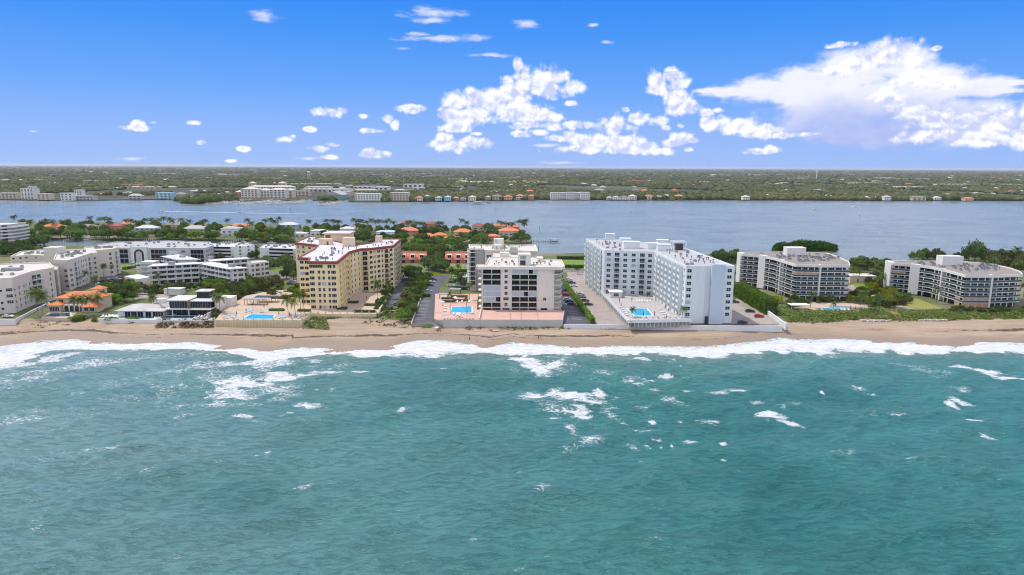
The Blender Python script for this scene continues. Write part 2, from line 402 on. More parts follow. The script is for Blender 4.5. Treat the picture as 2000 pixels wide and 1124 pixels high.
def fbm(x, y, o=4, seed=0):
    s = 0; k = .5
    for i in range(o): s = s + k*vnoise(x*2**i, y*2**i, seed+i); k *= .5
    return s/(1-.5**o)

def grid_mesh(name, X_, Y_, Z_, mt, attrs={}):
    ny, nx = X_.shape
    co = np.stack([X_, Y_, Z_], -1).reshape(-1, 3).astype(np.float32)
    idx = np.arange(nx*ny).reshape(ny, nx)
    q = np.stack([idx[:-1,:-1], idx[:-1,1:], idx[1:,1:], idx[1:,:-1]], -1).reshape(-1, 4).astype(np.int32)
    me = bpy.data.meshes.new(name)
    me.vertices.add(len(co)); me.vertices.foreach_set('co', co.ravel())
    me.loops.add(q.size); me.loops.foreach_set('vertex_index', q.ravel())
    me.polygons.add(len(q)); me.polygons.foreach_set('loop_start', np.arange(0, q.size, 4, dtype=np.int32))
    me.polygons.foreach_set('use_smooth', np.ones(len(q), dtype=bool))
    me.update(); me.validate()
    for k, a in attrs.items():
        at = me.attributes.new(k, 'FLOAT', 'POINT'); at.data.foreach_set('value', a.astype(np.float32).ravel())
    me.materials.append(mt)
    o = bpy.data.objects.new(name, me); link(o); props(o, kind='structure'); return o

# ------------------------------------------------------------------ ocean
FOAM = [(520,760,110,34,.5,-.15),(400,740,110,26,.42,-.2),(560,712,110,12,.55,0),(120,720,110,14,.5,-.2),(1110,790,90,30,.45,0),(1060,712,70,16,.45,0), # photo bearings: x, y, rx, ry, strength, slant
 (470,748,70,16,1,-.1),(545,742,60,11,1.05,-.1),(605,732,38,6,.9,-.1),(450,772,45,20,.75,0),(420,790,30,12,.6,0),(440,712,120,9,.55,-.12),(500,706,90,14,.7,-.05),(530,716,70,10,.6,-.1),(640,724,30,2.5,.9,0),
 (602,793,33,6,1.1,.02),(570,805,22,5,.6,-.2),(322,721,60,9,.45,-.3),(385,712,40,7,.6,-.2),(230,750,30,12,.35,0),(28,738,28,6,.9,-.1),(60,735,20,5,.5,0),(100,702,60,10,.7,-.25),(20,715,50,10,.8,-.2),
 (30,825,40,8,.4,0),(350,795,20,6,.4,0),(480,815,35,3.5,.8,.02),(500,822,22,3,.6,.1),(15,760,25,4,.4,0),(250,780,50,14,.28,0),(330,770,60,14,.3,0),
 (1035,708,38,9,.9,.12),(1060,722,32,12,.85,0),(1080,712,26,10,.8,-.2),(1010,700,30,5,.8,.1),(1120,778,62,20,1.05,.02),(1050,773,46,8,1.1,-.15),(1140,798,38,16,.9,0),(1170,770,16,18,.8,0),(1150,815,26,4.5,1.1,-.12),
 (1075,817,24,2.6,1.0,-.08),(1115,833,22,11,.7,.35),(1205,820,28,14,.5,.3),(1232,742,38,7,1.1,-.05),(1240,750,22,5,.8,.1),(1310,731,30,2.8,1.1,-.05),(1275,760,14,6,.5,.2),
 (1270,704,30,4,1.0,.08),(1317,703,7,3.5,.9,0),(1328,718,5,2,.8,0),(1440,762,27,4.5,1.1,.08),(1405,768,28,6,.6,.1),(1320,785,30,10,.5,0),(1255,803,20,5,.75,0),(1275,824,7,3.5,.9,0),(1330,820,7,3,.8,0),
 (1390,824,28,9,.65,0),(1342,762,12,2.4,.7,0),(1505,815,26,6.5,1.15,.1),(1535,826,26,5,.9,.25),(1498,826,12,4,.7,0),(1284,860,28,4,1.1,-.02),(1262,868,16,7,.75,.1),(1290,870,9,7,.8,0),(1312,868,5,7,.8,0),(1235,872,22,9,.55,.1),
 (1350,861,20,4,.7,-.05),(1412,870,9,5.5,.9,0),(1252,896,6,3,.9,0),(1412,898,8,3,.6,0),(1265,847,34,3.5,.5,-.05),(1683,762,20,8,.7,.1),(1605,768,4,3.5,.9,0),(1868,785,24,6,1.1,.15),(1858,792,10,7,.9,0),(1905,824,20,6,.9,.1),(1938,852,14,5,.85,.3),
 (1920,724,58,5.5,.85,.16),(1975,738,44,9,.9,.2),(1800,722,50,12,.35,.2),(1820,735,40,8,.3,.1),(783,804,13,4,.8,-.2),(650,761,12,4,.7,-.1),(712,726,17,2,.9,-.1),(693,726,8,2,.8,0),(717,803,8,3,.6,0),(895,697,10,2,.8,-.1),
 (520,883,14,6,.5,0),(925,1052,14,7,.55,.1),(500,645+245,10,4,.4,0),(1478,783,18,5,.5,-.2),(1180,728,26,8,.4,.2),(1110,700,30,4,.4,0),(1170,745,34,9,.35,.1),(1530,800,6,3,.4,0),(60,820,30,6,.4,0),(70,1030,30,16,.3,0),(340,1090,40,16,.3,0),(1440,925,16,4,.5,0),(1860,760,8,2,.4,0)]
def ocean_mat(name, deep, shal, lagoon=False):
    m = bpy.data.materials.new(name); m.use_nodes = True; T = NT(m.node_tree)
    p = T.pos()
    n0 = T.noise(p, .012, 4, .6, 1.); n1 = T.noise(T.vm('MULTIPLY', p, (.5, 1., 1)), .05, 4, .6)
    c = T.mix(T.ss(n0, .35, .65), deep, shal)
    c = T.mix(T.math('MULTIPLY', T.ss(n1, .35, .7), .5), c, tuple(v*1.25 for v in shal))
    b = T.add('ShaderNodeBsdfPrincipled')
    rot = T.add('ShaderNodeMapping'); T.put(rot.inputs[0], p); rot.inputs['Rotation'].default_value = (0,0,math.radians(-24)); rot.inputs['Scale'].default_value = (.38,1.,1)
    if lagoon:
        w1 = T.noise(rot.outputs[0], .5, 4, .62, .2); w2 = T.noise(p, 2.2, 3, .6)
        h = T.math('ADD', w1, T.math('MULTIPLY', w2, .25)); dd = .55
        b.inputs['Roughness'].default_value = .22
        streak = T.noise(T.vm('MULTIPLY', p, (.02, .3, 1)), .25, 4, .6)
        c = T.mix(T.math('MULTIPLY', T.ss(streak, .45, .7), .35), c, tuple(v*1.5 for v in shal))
    else:
        at = T.add('ShaderNodeAttribute', attribute_name='foam'); fo = at.outputs['Fac']
        sd = T.add('ShaderNodeAttribute', attribute_name='sand').outputs['Fac']
        c = T.mix(T.add('ShaderNodeAttribute', attribute_name='milk_glare').outputs['Fac'], c, (.26,.40,.42))
        c = T.mix(sd, c, (.18,.27,.22))
        # stretched cellular foam
        sv = T.add('ShaderNodeMapping'); T.put(sv.inputs[0], p); sv.inputs['Rotation'].default_value = (0,0,math.radians(12)); sv.inputs['Scale'].default_value = (.62,1.,1)
        wp = T.add('ShaderNodeTexNoise'); T.put(wp.inputs['Vector'], sv.outputs[0]); wp.inputs['Scale'].default_value = .45; wp.inputs['Detail'].default_value = 4
        wv = T.vm('ADD', sv.outputs[0], T.vm('MULTIPLY', T.vm('SUBTRACT', wp.outputs['Color'], (.5,.5,.5)), (3.,3.,0)))
        v1 = T.add('ShaderNodeTexVoronoi', feature='DISTANCE_TO_EDGE'); T.put(v1.inputs['Vector'], wv); v1.inputs['Scale'].default_value = .75
        v2 = T.add('ShaderNodeTexVoronoi', feature='DISTANCE_TO_EDGE'); T.put(v2.inputs['Vector'], wv); v2.inputs['Scale'].default_value = 1.9
        cell = T.math('ADD', T.math('MULTIPLY', T.ss(v1.outputs['Distance'], 0, .35), .5), T.math('MULTIPLY', T.ss(v2.outputs['Distance'], 0, .3), .3))
        fn = T.noise(wv, 1.5, 6, .72)
        fm = T.math('SUBTRACT', T.math('ADD', T.math('MULTIPLY', fo, 1.38), T.math('MULTIPLY', T.ss(fn, .30, .70), .95)), T.math('ADD', .76, T.math('MULTIPLY', cell, .72)))
        foam = T.math('MULTIPLY', T.ss(fm, .04, .48), T.ss(fo, .05, .3))
        halo = T.math('MULTIPLY', T.ss(fo, .1, .8), .5)
        c = T.mix(halo, c, (.22,.42,.42))
        # loose flecks
        fl = T.noise(T.vm('MULTIPLY', p, (.3, 1, 1)), 1.2, 5, .65); fl2 = T.noise(p, .06, 3, .5)
        flk = T.math('MULTIPLY', T.ss(T.math('ADD', fl, T.math('MULTIPLY', fl2, .35)), .84, .96), .38)
        foam = T.math('MAXIMUM', foam, flk)
        c = T.mix(foam, c, (.82,.84,.85))
        w1 = T.noise(rot.outputs[0], .8, 5, .66, .3); w2 = T.noise(rot.outputs[0], 2.8, 4, .65, .3)
        r1 = T.math('SUBTRACT', 1., T.math('ABSOLUTE', T.math('SUBTRACT', T.math('MULTIPLY', w1, 2.), 1.)))
        h = T.math('ADD', T.math('ADD', T.math('MULTIPLY', r1, .5), T.math('MULTIPLY', w1, 1.05)), T.math('MULTIPLY', w2, .6)); dd = 1.3
        h = T.math('ADD', h, T.math('MULTIPLY', foam, .10))
        T.put(b.inputs['Roughness'], T.math('ADD', T.math('MULTIPLY', foam, .5), .27))
    T.put(b.inputs['Base Color'], c); b.inputs['IOR'].default_value = 1.33
    bp = T.add('ShaderNodeBump'); bp.inputs['Strength'].default_value = 1.; bp.inputs['Distance'].default_value = dd
    T.put(bp.inputs['Height'], h); T.put(b.inputs['Normal'], bp.outputs[0])
    o = T.add('ShaderNodeOutputMaterial'); T.put(o.inputs[0], b.outputs[0])
    return m
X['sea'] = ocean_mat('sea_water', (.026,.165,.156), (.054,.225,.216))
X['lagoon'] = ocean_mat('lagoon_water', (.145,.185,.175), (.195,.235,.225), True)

def make_ocean():
    xs = np.arange(-290, 310.1, .62); ys = np.concatenate([np.arange(70, 180, .42), np.arange(180, 302, .62)])
    Xg, Yg = np.meshgrid(xs, ys)
    Z = np.zeros_like(Xg)
    r = np.random.RandomState(11)
    for i in range(46):
        lam = 2.6 * (1.085 ** i) if i < 34 else r.uniform(18, 42)
        amp = (.016 * lam ** .92 * (1.5 if 6 < lam < 22 else .9)) if i < 34 else .17
        th = math.radians(90 + 24 + r.normal() * (26 if i < 34 else 10))
        k = 2*PI/lam; ph = r.uniform(0, 2*PI)
        mod = .35 + 1.1*vnoise(Xg/(lam*3.1)+i*7.7, Yg/(lam*2.3)+i*3.1, i) if i < 26 else 1.
        a = k*(Xg*math.cos(th) + Yg*math.sin(th)) + ph + 1.2*vnoise(Xg/(lam*2.2), Yg/(lam*2.2), 100+i)
        s = .5 + .5*np.sin(a)
        Z += amp * mod * (s**1.7 - .4)
    up, lo = fup(Xg), flo(Xg)
    near = np.clip((up - Yg)/40, 0, 1)
    Z *= (.12 + .88*near)
    foam = np.zeros_like(Xg)
    wob = (fbm(Xg/5., Yg/4., 4, 5) - .5)
    for x, y, rx, ry, s, sl in FOAM:
        cx, cy = g(x, y, 0); wx = rx/FPX*cy*1.02; wy = abs(g(x, y-ry, 0)[1] - g(x, y+ry, 0)[1])/2
        k = (g(x+20, y+20*sl, 0)[1]-g(x-20, y-20*sl, 0)[1]) / (g(x+20, y, 0)[0]-g(x-20, y, 0)[0])
        m = (abs(Xg-cx) < wx*2.4) & (abs(Yg-cy) < wy*3 + abs(k)*wx*2)
        dx = (Xg[m]-cx)/wx; dy = (Yg[m]-cy-k*(Xg[m]-cx))/wy
        d = 1.15 - np.sqrt(dx*dx+dy*dy) + wob[m]*2.2
        foam[m] = np.maximum(foam[m], np.clip(d*1.1, 0, 1)*min(s, .93))
        if s > .95 and rx > 20:      # breaking crest stands up
            Z[m] += .55*np.exp(-((dy-.75)/.35)**2 - (dx/.9)**2)
    band = (Yg - lo)/np.maximum(up - lo, 1)        # 0 at seaward edge .. 1 at the wash line
    b = np.clip((band + wob*.9 + .34)*2.6, 0, 1) * np.clip((1.5 - band), .5, 1)
    wash = 1.12 + .6*(fbm(Xg/9., Yg/5., 3, 40) - .45)
    foam = np.maximum(foam, b*wash)
    cr_ = np.clip((Z-.62)*1.6, 0, 1)*np.clip(fbm(Xg/7, Yg/7, 3, 90)*2.2-.9, 0, 1); foam = np.maximum(foam, cr_*.62)
    strk = np.clip(1 - np.abs((Yg - (lo - 7 + 5*np.sin(Xg/13.)))/5), 0, 1)*.45*(fbm(Xg/22, Yg/8, 3, 77))
    foam = np.maximum(foam, strk)
    left = np.clip((-20-Xg)/150, 0, 1)*np.clip((Yg-120)/60, 0, 1)
    foam = np.maximum(foam, left*.62*np.clip(fbm(Xg/16., Yg/9., 4, 21)*2.2-.85, 0, 1))
    sand = np.clip(1-(lo-Yg)/16, 0, 1)*.75*np.clip(fbm(Xg/14., Yg/12., 3, 60)*2.4-.6, 0, 1)
    milk_glare = np.clip((45-Xg - .25*(Yg-180))/260, 0, 1)**1.25 * (.45+.9*fbm(Xg/42., Yg/24., 4, 88)); milk_glare = np.clip(np.maximum(milk_glare, .5*np.clip(1-(lo-Yg)/45, 0, 1)*fbm(Xg/25., Yg/12., 3, 89)), 0, .8)  # pale aerated water, plus sun glare at left painted into the colour
    Z += np.clip(band, 0, 1)*.22*(band > 0) + .12*foam*(fbm(Xg*1.2, Yg*1.2, 2, 9)-.3)
    grid_mesh('ocean', Xg, Yg, Z, X['sea'], {'foam': foam, 'sand': sand, 'milk_glare': milk_glare})
    mb = MB()
    mb.quad((-3000,-2500,-.1),(3000,-2500,-.1),(3000,70.2,-.1),(-3000,70.2,-.1))
    mb.quad((-3000,70.2,-.1),(-289.8,70.2,-.1),(-289.8,302,-.1),(-3000,302,-.1))
    mb.quad((309.9,70.2,-.1),(3000,70.2,-.1),(3000,302,-.1),(309.9,302,-.1))
    props(mb.build('outer_ocean', X['sea']), kind='structure')
make_ocean()

# ------------------------------------------------------------------ beach
def beach_mat():
    m = bpy.data.materials.new('beach_sand'); m.use_nodes = True; T = NT(m.node_tree)
    p = T.pos()
    n = T.noise(T.vm('MULTIPLY', p, (.25, 1, 1)), .22, 5, .6); n2 = T.noise(p, 1.2, 5, .7)
    c = T.mix(T.ss(n, .3, .7), (.32,.235,.16), (.41,.32,.235))
    c = T.mix(T.math('MULTIPLY', T.ss(n2, .5, .72), .35), c, (.36,.25,.17))
    wet = T.add('ShaderNodeAttribute', attribute_name='wet').outputs['Fac']
    wk = T.add('ShaderNodeAttribute', attribute_name='wrack').outputs['Fac']
    tr = T.noise(T.vm('MULTIPLY', p, (.06, 1.6, 1)), .8, 4, .6)
    c = T.mix(T.math('MULTIPLY', T.ss(tr, .53, .60), .65), c, (.30,.21,.145))
    c = T.mix(wet, c, (.285,.215,.155))
    wn = T.noise(T.vm('MULTIPLY', p, (.45, 1.1, 1)), .9, 6, .75)
    wf = T.ss(T.math('ADD', wn, T.math('MULTIPLY', wk, .34)), .68, .74)
    c = T.mix(T.math('MULTIPLY', wf, .9), c, (.07,.045,.035))
    b = T.add('ShaderNodeBsdfPrincipled'); T.put(b.inputs['Base Color'], c)
    T.put(b.inputs['Roughness'], T.ss(wet, 0, 1, .95, .5)); b.inputs['Specular IOR Level'].default_value = .3
    bp = T.add('ShaderNodeBump'); bp.inputs['Strength'].default_value = .8; bp.inputs['Distance'].default_value = .25
    T.put(bp.inputs['Height'], T.math('ADD', n2, T.math('ADD', tr, T.math('MULTIPLY', wf, .5)))); T.put(b.inputs['Normal'], bp.outputs[0])
    o = T.add('ShaderNodeOutputMaterial'); T.put(o.inputs[0], b.outputs[0]); return m
X['sand'] = beach_mat()
def make_beach():
    xs = np.concatenate([np.arange(-1500, -300, 20), np.arange(-300, 330, 1.), np.arange(330, 1500, 20)]); ts = np.linspace(0, 1, 90)
    Xg, Tg = np.meshgrid(xs, ts)
    Y0 = fup(Xg) - 16; Y1 = ffr(Xg) + 14
    Yg = Y0 + (Y1-Y0)*Tg
    u = (Yg - fup(Xg)) / (ffr(Xg) - fup(Xg))
    Z = np.where(u < 0, u*1.8 + .25, .25 + 2.7*(np.clip(u,0,1))**.8)
    k = np.clip((Yg - ffr(Xg))/5, 0, 1); Z += k*k*(3-2*k)*1.0
    Z += .25*(fbm(Xg/12, Yg/4, 4, 3)-.5)*np.clip(u*3, 0, 1)*(1-k) + .5*np.clip(fbm(Xg/9, Yg/5, 3, 31)-.5, 0, 1)*np.clip(u*3-1.6, 0, 1)*(1-k)
    Z = np.minimum(Z, 3.93)
    d = Yg - fup(Xg)
    wet = np.clip(1 - (d - 2.5 - 5*fbm(Xg/22, Xg*0, 2, 8))/5.5, 0, 1)
    d2 = u + .10*(fbm(Xg/18, Yg/9, 3, 50)-.5)
    wr = np.exp(-((d2-.47)/.06)**2)*.9*np.clip(fbm(Xg/30, Yg/30, 2, 70)*2.2-.35, .15, 1) + np.exp(-((d2-.30)/.04)**2)*.55*np.clip(fbm(Xg/22, Yg/22, 2, 71)*2.4-.7, 0, 1)
    wr += np.clip((-150-Xg)/60, 0, 1)*np.exp(-((d2-.55)/.13)**2)*.5
    grid_mesh('beach', Xg, Yg, Z, X['sand'], {'wet': wet, 'wrack': wr})
make_beach()

# ------------------------------------------------------------------ lagoon, islands, mainland
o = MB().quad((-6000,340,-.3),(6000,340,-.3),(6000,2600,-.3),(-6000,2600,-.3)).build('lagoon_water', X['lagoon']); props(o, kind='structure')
X['soil'] = mat('island_ground', (.10,.13,.035), .95, .25, .06, (.24,.20,.13), .56)
X['main'] = mat('mainland_ground', (.050,.062,.030), .95, .3, .01, (.17,.15,.11), .60)
front = [(x, float(ffr(x))+5.) for x in (-1400,-600,-300,-262,-240,-215,-190,-160,-142,-108,-96,-60,-34,-12,24,60,118,124,140,180,220,260,400,1400)]
wl = G([(2300,507),(2000,508),(1860,506),(1800,512),(1735,527),(1660,527),(1560,520),(1440,512),(1400,507),(1145,504),(1040,504),(930,496),(850,494),(700,490),(580,487),(500,489),(390,487),(240,490),(100,489),(0,486),(-300,484)], 0)
MBl = MB(); isl = front + [(1400, 600)] + wl + [(-1400, 520)]
MBl.prism(isl, -1.2, 4.0)
props(MBl.build('island_ground', X['soil']), kind='structure')
fing = G([(-300,470),(0,468),(60,467),(150,469),(240,470),(330,470),(420,471),(500,473),(560,474),(700,479),(786,483),(860,484),(916,481),(985,480),(1039,475),(1036,466),(1028,460),(1020,452),(900,448),(700,445),(500,441),(300,438),(0,436),(-300,434)], 0)
props(MB().prism(fing, -1, 1.6).build('finger_island_ground', X['soil']), kind='structure')
far = G([(-900,392),(-100,390),(0,391),(60,392),(130,392),(200,392),(330,390),(352,397),(400,397),(430,395),(520,393),(640,392),(660,394),(690,395),(760,395),(860,394),(1000,392.5),(1060,391),(1170,391),(1300,392),(1430,391.5),(1560,392),(1740,393),(1860,392.5),(2000,393),(2900,396)], 0)
main = far + [(22000, 3000), (34000, 30000), (-34000, 30000), (-22000, 3000)]
props(MB().prism(main, -1, 1.5).build('mainland_ground', X['main']), kind='structure')
islet_poly = G([(1508,492.5),(1560,494.5),(1628,493),(1636,489),(1600,486),(1530,485)], 0)
props(MB().prism(islet_poly, -1, .4).build('islet_ground', X['soil']), kind='structure')

# paved and planted areas (each sheet a few cm above the one below)
def area(name, px, z, m, kind='structure'): return sheet(name, G(px, z), z, X[m], kind)
road_y = lambda x: 462 + (x-0)*-.02
sheet('coast_road', [(-1400,road_y(-1400)-5),(1400,road_y(1400)-5),(1400,road_y(1400)+5),(-1400,road_y(-1400)+5)], 4.05, X['asphl'])
sheet('pavement', [(-1400,road_y(-1400)-8.4),(1400,road_y(1400)-8.4),(1400,road_y(1400)-5.6),(-1400,road_y(-1400)-5.6)], 4.12, X['conc'])
area('parking_lot', [(804.5,633),(845.5,633),(860,560),(876,538),(842,537),(818,585)], 4.06, 'asph')
area('parking_lot', [(736,615),(777,609),(788,575),(806,538),(782,537),(772,565)], 4.06, 'asph')
area('parking_lot', [(1100,634),(1154,633.5),(1124,594),(1105,553),(1090,545),(1085,550)], 4.06, 'asph')
area('parking_lot', [(1166,634),(1240,634),(1236,600),(1150,542),(1142,534),(1107,531),(1112,560),(1128,592)], 4.06, 'conc')
area('parking_lot', [(1425,634),(1522,634.5),(1499,612),(1440,583),(1425,590)], 4.06, 'conc')
area('driveway', [(-60,610),(40,608),(112,572),(205,552),(240,540),(200,534),(100,560),(-60,612)], 4.06, 'asphl')
area('driveway', [(880,560),(925,560),(925,538),(885,537)], 4.06, 'asph')
area('driveway', [(510,552),(552,546),(590,556),(580,530),(520,533)], 4.06, 'asphl')
area('driveway', [(1640,560),(1700,552),(1705,570),(1660,584)], 4.06, 'conc')
area('parking_lot', [(200,520),(330,512),(345,506),(250,500),(200,508)], 4.06, 'asphl')
for q in ([(858,531),(918,531),(918,521),(852,520)], [(1092,524),(1150,526),(1150,509),(1086,507)], [(786,531),(836,531),(842,522),(780,522)], [(525,530),(572,531),(572,522),(530,522)],
          [(238,524),(300,519),(304,514),(236,517)], [(1668,560),(1725,566),(1725,545),(1668,545)], [(878,556),(893,556),(893,536),(882,536)]):
    area('lawn', q, 4.09, 'lawn')
area('lawn', [(1755,601),(1849,606),(1790,583),(1757,588)], 4.09, 'lawny')
area('garden_path', [(1745,593),(1795,606),(1790,607),(1725,598)], 4.1, 'conc')
area('pool_terrace', [(1545,600),(1570,592),(1660,588),(1690,595),(1695,606),(1600,609),(1560,607)], 4.1, 'tpave')
ORD = 'first second third fourth fifth sixth seventh eighth ninth tenth eleventh twelfth thirteenth fourteenth fifteenth sixteenth seventeenth eighteenth nineteenth twentieth'.split()
def ordw(k): return ORD[k] if k < 20 else ('%s-%s' % (('twenty','thirty','forty','fifty','sixty')[(k+1)//10-2], ORD[(k+1)%10-1])) if (k+1) % 10 else ('thirtieth','fortieth','fiftieth','sixtieth')[(k+1)//10-3]
# ------------------------------------------------------------------ facade pieces (shared meshes, local: x along wall, -y out, z up)
def wmesh(name, w_, h_, nx=1, ny=1, fr='railw', gl='glass', sill=False, ft=.06, d=.10):
    m = MB(); x0 = -w_/2
    m.quad((x0,-.03,0),(x0+w_,-.03,0),(x0+w_,-.03,h_),(x0,-.03,h_), 1)
    for i in range(nx+1): m.box(x0+w_*i/nx-ft/2, -d, 0, x0+w_*i/nx+ft/2, -.0, h_, 0)
    for i in range(ny+1): m.box(x0, -d+.01, h_*i/ny-ft/2, x0+w_, -.0, h_*i/ny+ft/2, 0)
    if sill: m.box(x0-.1, -.2, -.12, x0+w_+.1, 0, -.05, 0)
    return m.mesh(name, [X[fr], X[gl]])
def balc(name, w_, dp, h_=1.05, rail='railw', slab='white', solid=False, bars=True):
    m = MB(); m.box(-w_/2, -dp, -.22, w_/2, 0, 0, 0)
    if solid:
        m.box(-w_/2, -dp, 0, w_/2, -dp+.1, h_, 0); m.box(-w_/2, -dp+.1, 0, -w_/2+.1, 0, h_, 0); m.box(w_/2-.1, -dp+.1, 0, w_/2, 0, h_, 0)
    else:
        m.box(-w_/2, -dp, h_-.08, w_/2, -dp+.07, h_, 1); m.box(-w_/2, -dp+.07, h_-.08, -w_/2+.06, 0, h_, 1); m.box(w_/2-.06, -dp+.07, h_-.08, w_/2, 0, h_, 1)
        n = max(3, int(w_/.45))
        for i in range(n+1):
            x = -w_/2 + (w_-.06)*i/n; m.box(x, -dp+.01, 0, x+.06, -dp+.06, h_-.08, 1)
        for s in (-w_/2, w_/2-.05):
            for k in (1, 2): m.box(s, -dp*k/3, 0, s+.05, -dp*k/3+.05, h_-.08, 1)
    return m.mesh(name, [X[slab], X[rail]])
WM = {
 'sq': wmesh('window', 1.5, 1.5, 2, 2, 'white'), 'sqb': wmesh('window', 2.0, 1.5, 2, 2, 'bluew'), 'nar': wmesh('window', .95, 1.45, 1, 2, 'white'),
 'wide': wmesh('window', 2.6, 1.5, 3, 2, 'white'), 'wide4': wmesh('window', 6.4, 1.5, 8, 1, 'yellow'), 'y3': wmesh('window', 2.2, 1.5, 3, 1, 'white', sill=True), 'y1': wmesh('window', 1.15, 1.5, 1, 2, 'white', sill=True), 'y2': wmesh('window', 2.0, 1.5, 2, 1, 'white', sill=True),
 'door': wmesh('balcony_door', 2.4, 2.2, 3, 1, 'railw'), 'doorw': wmesh('balcony_door', 3.4, 2.25, 4, 1, 'railw', 'glass'), 'strip': wmesh('window', 1.9, .75, 2, 1, 'leftw', 'glass'), 'slot': wmesh('window', 1.1, 1.0, 1, 1, 'leftw', 'glass', ft=.05),
 'shut': wmesh('storm_shutter', 2.2, 1.5, 4, 1, 'shut', 'shut'), 'far': wmesh('window', 2.2, 1.4, 1, 1, 'white'), 'patio': wmesh('patio_door', 2.6, 2.3, 2, 1, 'railw', 'glass'),
 'glz': wmesh('glazed_bay', 3.0, 2.35, 3, 1, 'dark', 'glass', ft=.08), 'glzb': wmesh('glazed_bay', 3.0, 2.35, 3, 1, 'dark', 'glassb', ft=.06), 'wood': wmesh('plywood_panel', 3.0, 2.35, 5, 1, 'tan', 'wood', ft=.05, d=.12),
}
BM = {'w': balc('balcony', 3.6, 1.6), 'y': balc('balcony', 3.0, 1.5, slab='yellow', rail='dark'), 'ys': balc('balcony', 3.4, 1.3, slab='yellow', solid=True), 'b': balc('balcony', 3.6, 1.7, slab='bluew', rail='railw'),
      'c': balc('balcony', 4.2, 1.6, slab='white', rail='dark'), 'bs': balc('balcony', 3.4, 1.5, slab='bluew', solid=True)}
for k, m in list(WM.items()) + list(BM.items()): m.use_fake_user = False
def facade(root, A, B, z0, dz, n, cols, only=None, off=0.):
    """cols: (t, kind, z offset). kind 'B:x' balcony x with a door, else window"""
    for t, kind, dzo in cols:
        for k in range(n):
            if only and not only(t, k): continue
            z = z0 + dz*k
            if kind[:2] == 'B:':
                put('balcony', BM[kind[2:]], root, A, B, t, z+.02, off+.0); put('balcony_door', WM['door'], root, A, B, t, z+.05, off)
            else:
                me = WM[kind]; kk = kind
                if kind in ('y3','y2','y1','sqb') and random.random() < .06: me = WM['shut']
                put(me.name.split('.')[0], me, root, A, B, t, z+dzo, off)
def bld(name, label, cat, poly, z0, z1, wm, rm, par=.5, pw=.3, roof=True, group=None, fascia=None, base=None):
    cx = sum(p[0] for p in poly)/len(poly); cy = sum(p[1] for p in poly)/len(poly)
    r = empty(name, (round(cx,2), round(cy,2), z0), label, cat, group)
    block(r, poly, z0, z1, wm, rm, par, pw, fascia); return r
def block(r, poly, z0, z1, wm, rm, par=.5, pw=.3, fascia=None, wname='wall'):
    MB().prism(poly, z0, z1-par, top=False).build(wname, X[wm], r)
    MB().add([(x,y,z1-par) for x,y in poly], [tuple(range(len(poly)))]).build('roof', X[rm], r)
    if fascia:   # projecting parapet band
        m, out, hb = fascia
        q = inset(poly, -out); MB().band(q, out+pw, z1-hb, z1).build('parapet', X[m], r)
    else:
        MB().band(poly, pw, z1-par+.003, z1).build('parapet', X[wm], r)
def rbox(r, name, x0, y0, z0, x1, y1, z1, m, rz=0): return MB().box(x0,y0,z0,x1,y1,z1).build(name, X[m], r)
acm = MB().box(-.8,-.6,0,.8,.6,.9,0).box(-.55,-.4,.9,.55,.4,1.05,1).mesh('air_conditioner', [X['metal'], X['dark']])
ventm = MB().tube((0,0,0),(0,0,.9),.22,.22,6,0).tube((0,0,.9),(0,0,1.15),.4,.3,6,1).mesh('roof_vent', [X['metal'], X['dark']])
def pip(x, y, poly):
    c = False; n = len(poly); j = n-1
    for i in range(n):
        if (poly[i][1] > y) != (poly[j][1] > y) and x < (poly[j][0]-poly[i][0])*(y-poly[i][1])/(poly[j][1]-poly[i][1])+poly[i][0]: c = not c
        j = i
    return c
def roofstuff(r, poly, z, n, seed=1, big=.5, avoid=()):
    rr = random.Random(seed); xs = [p[0] for p in poly]; ys = [p[1] for p in poly]; q = inset(poly, 1.6); k = 0; t = 0
    while k < n and t < n*30:
        t += 1; x = rr.uniform(min(xs), max(xs)); y = rr.uniform(min(ys), max(ys))
        if not pip(x, y, q) or any(a-1 < x < c+1 and b-1 < y < d+1 for a,b,c,d in avoid): continue
        k += 1
        if rr.random() < big: inst('air_conditioner', acm, r, (x, y, z), rr.choice((0, PI/2)), (1,1,rr.uniform(.8,1.3)))
        else: inst('roof_vent', ventm, r, (x, y, z), 0, (1,1,rr.uniform(.7,1.4)))

# ================================================================== J: pale blue condominium
zt = 30.5
J = [(78,302.5),(100,303.5),(99,322),(97,345),(95,371),(86,386),(66,416),(46,420),(45.3,418.5),(49,359.5),(74,354.5),(75,353)]
r = bld('condominium_tower', 'tall pale blue Z-shaped condominium with stacked balconies and a raised pool deck beside it', 'apartment building', J, 4, zt, 'bluew', 'roofg', .7, .35)
A, B = J[9], J[10]
facade(r, A, B, 7.1, 2.86, 8, [(.09,'sqb',.5),(.26,'B:b',0),(.43,'sqb',.5),(.60,'sqb',.5),(.775,'B:b',0),(.93,'sqb',.5)])
A, B = (75,352.5), J[0]
facade(r, A, B, 7.1, 2.86, 8, [(t,'B:bs',0) for t in (.08,.20,.33,.46,.60,.74,.86)] + [(.95,'nar',.5)])
for t in (.14,.265,.395,.53,.67,.80,.905):
    x, y = lerp(A, B, t); rbox(r, 'balcony_divider', x-1.75, y-.15, 4, x-.01, y+.15, zt-.8, 'bluew')
facade(r, J[8], J[9], 7.1, 2.86, 8, [(t,'B:bs',0) for t in (.1,.27,.5,.68,.86)])
for t in (.185,.385,.59,.77): x, y = lerp(J[8], J[9], t); rbox(r, 'balcony_divider', x-1.75, y-.15, 4, x-.01, y+.15, zt-.8, 'bluew')
facade(r, J[0], J[1], 7.0, 2.86, 8, [(.07,'sqb',.5),(.90,'sqb',.5)])
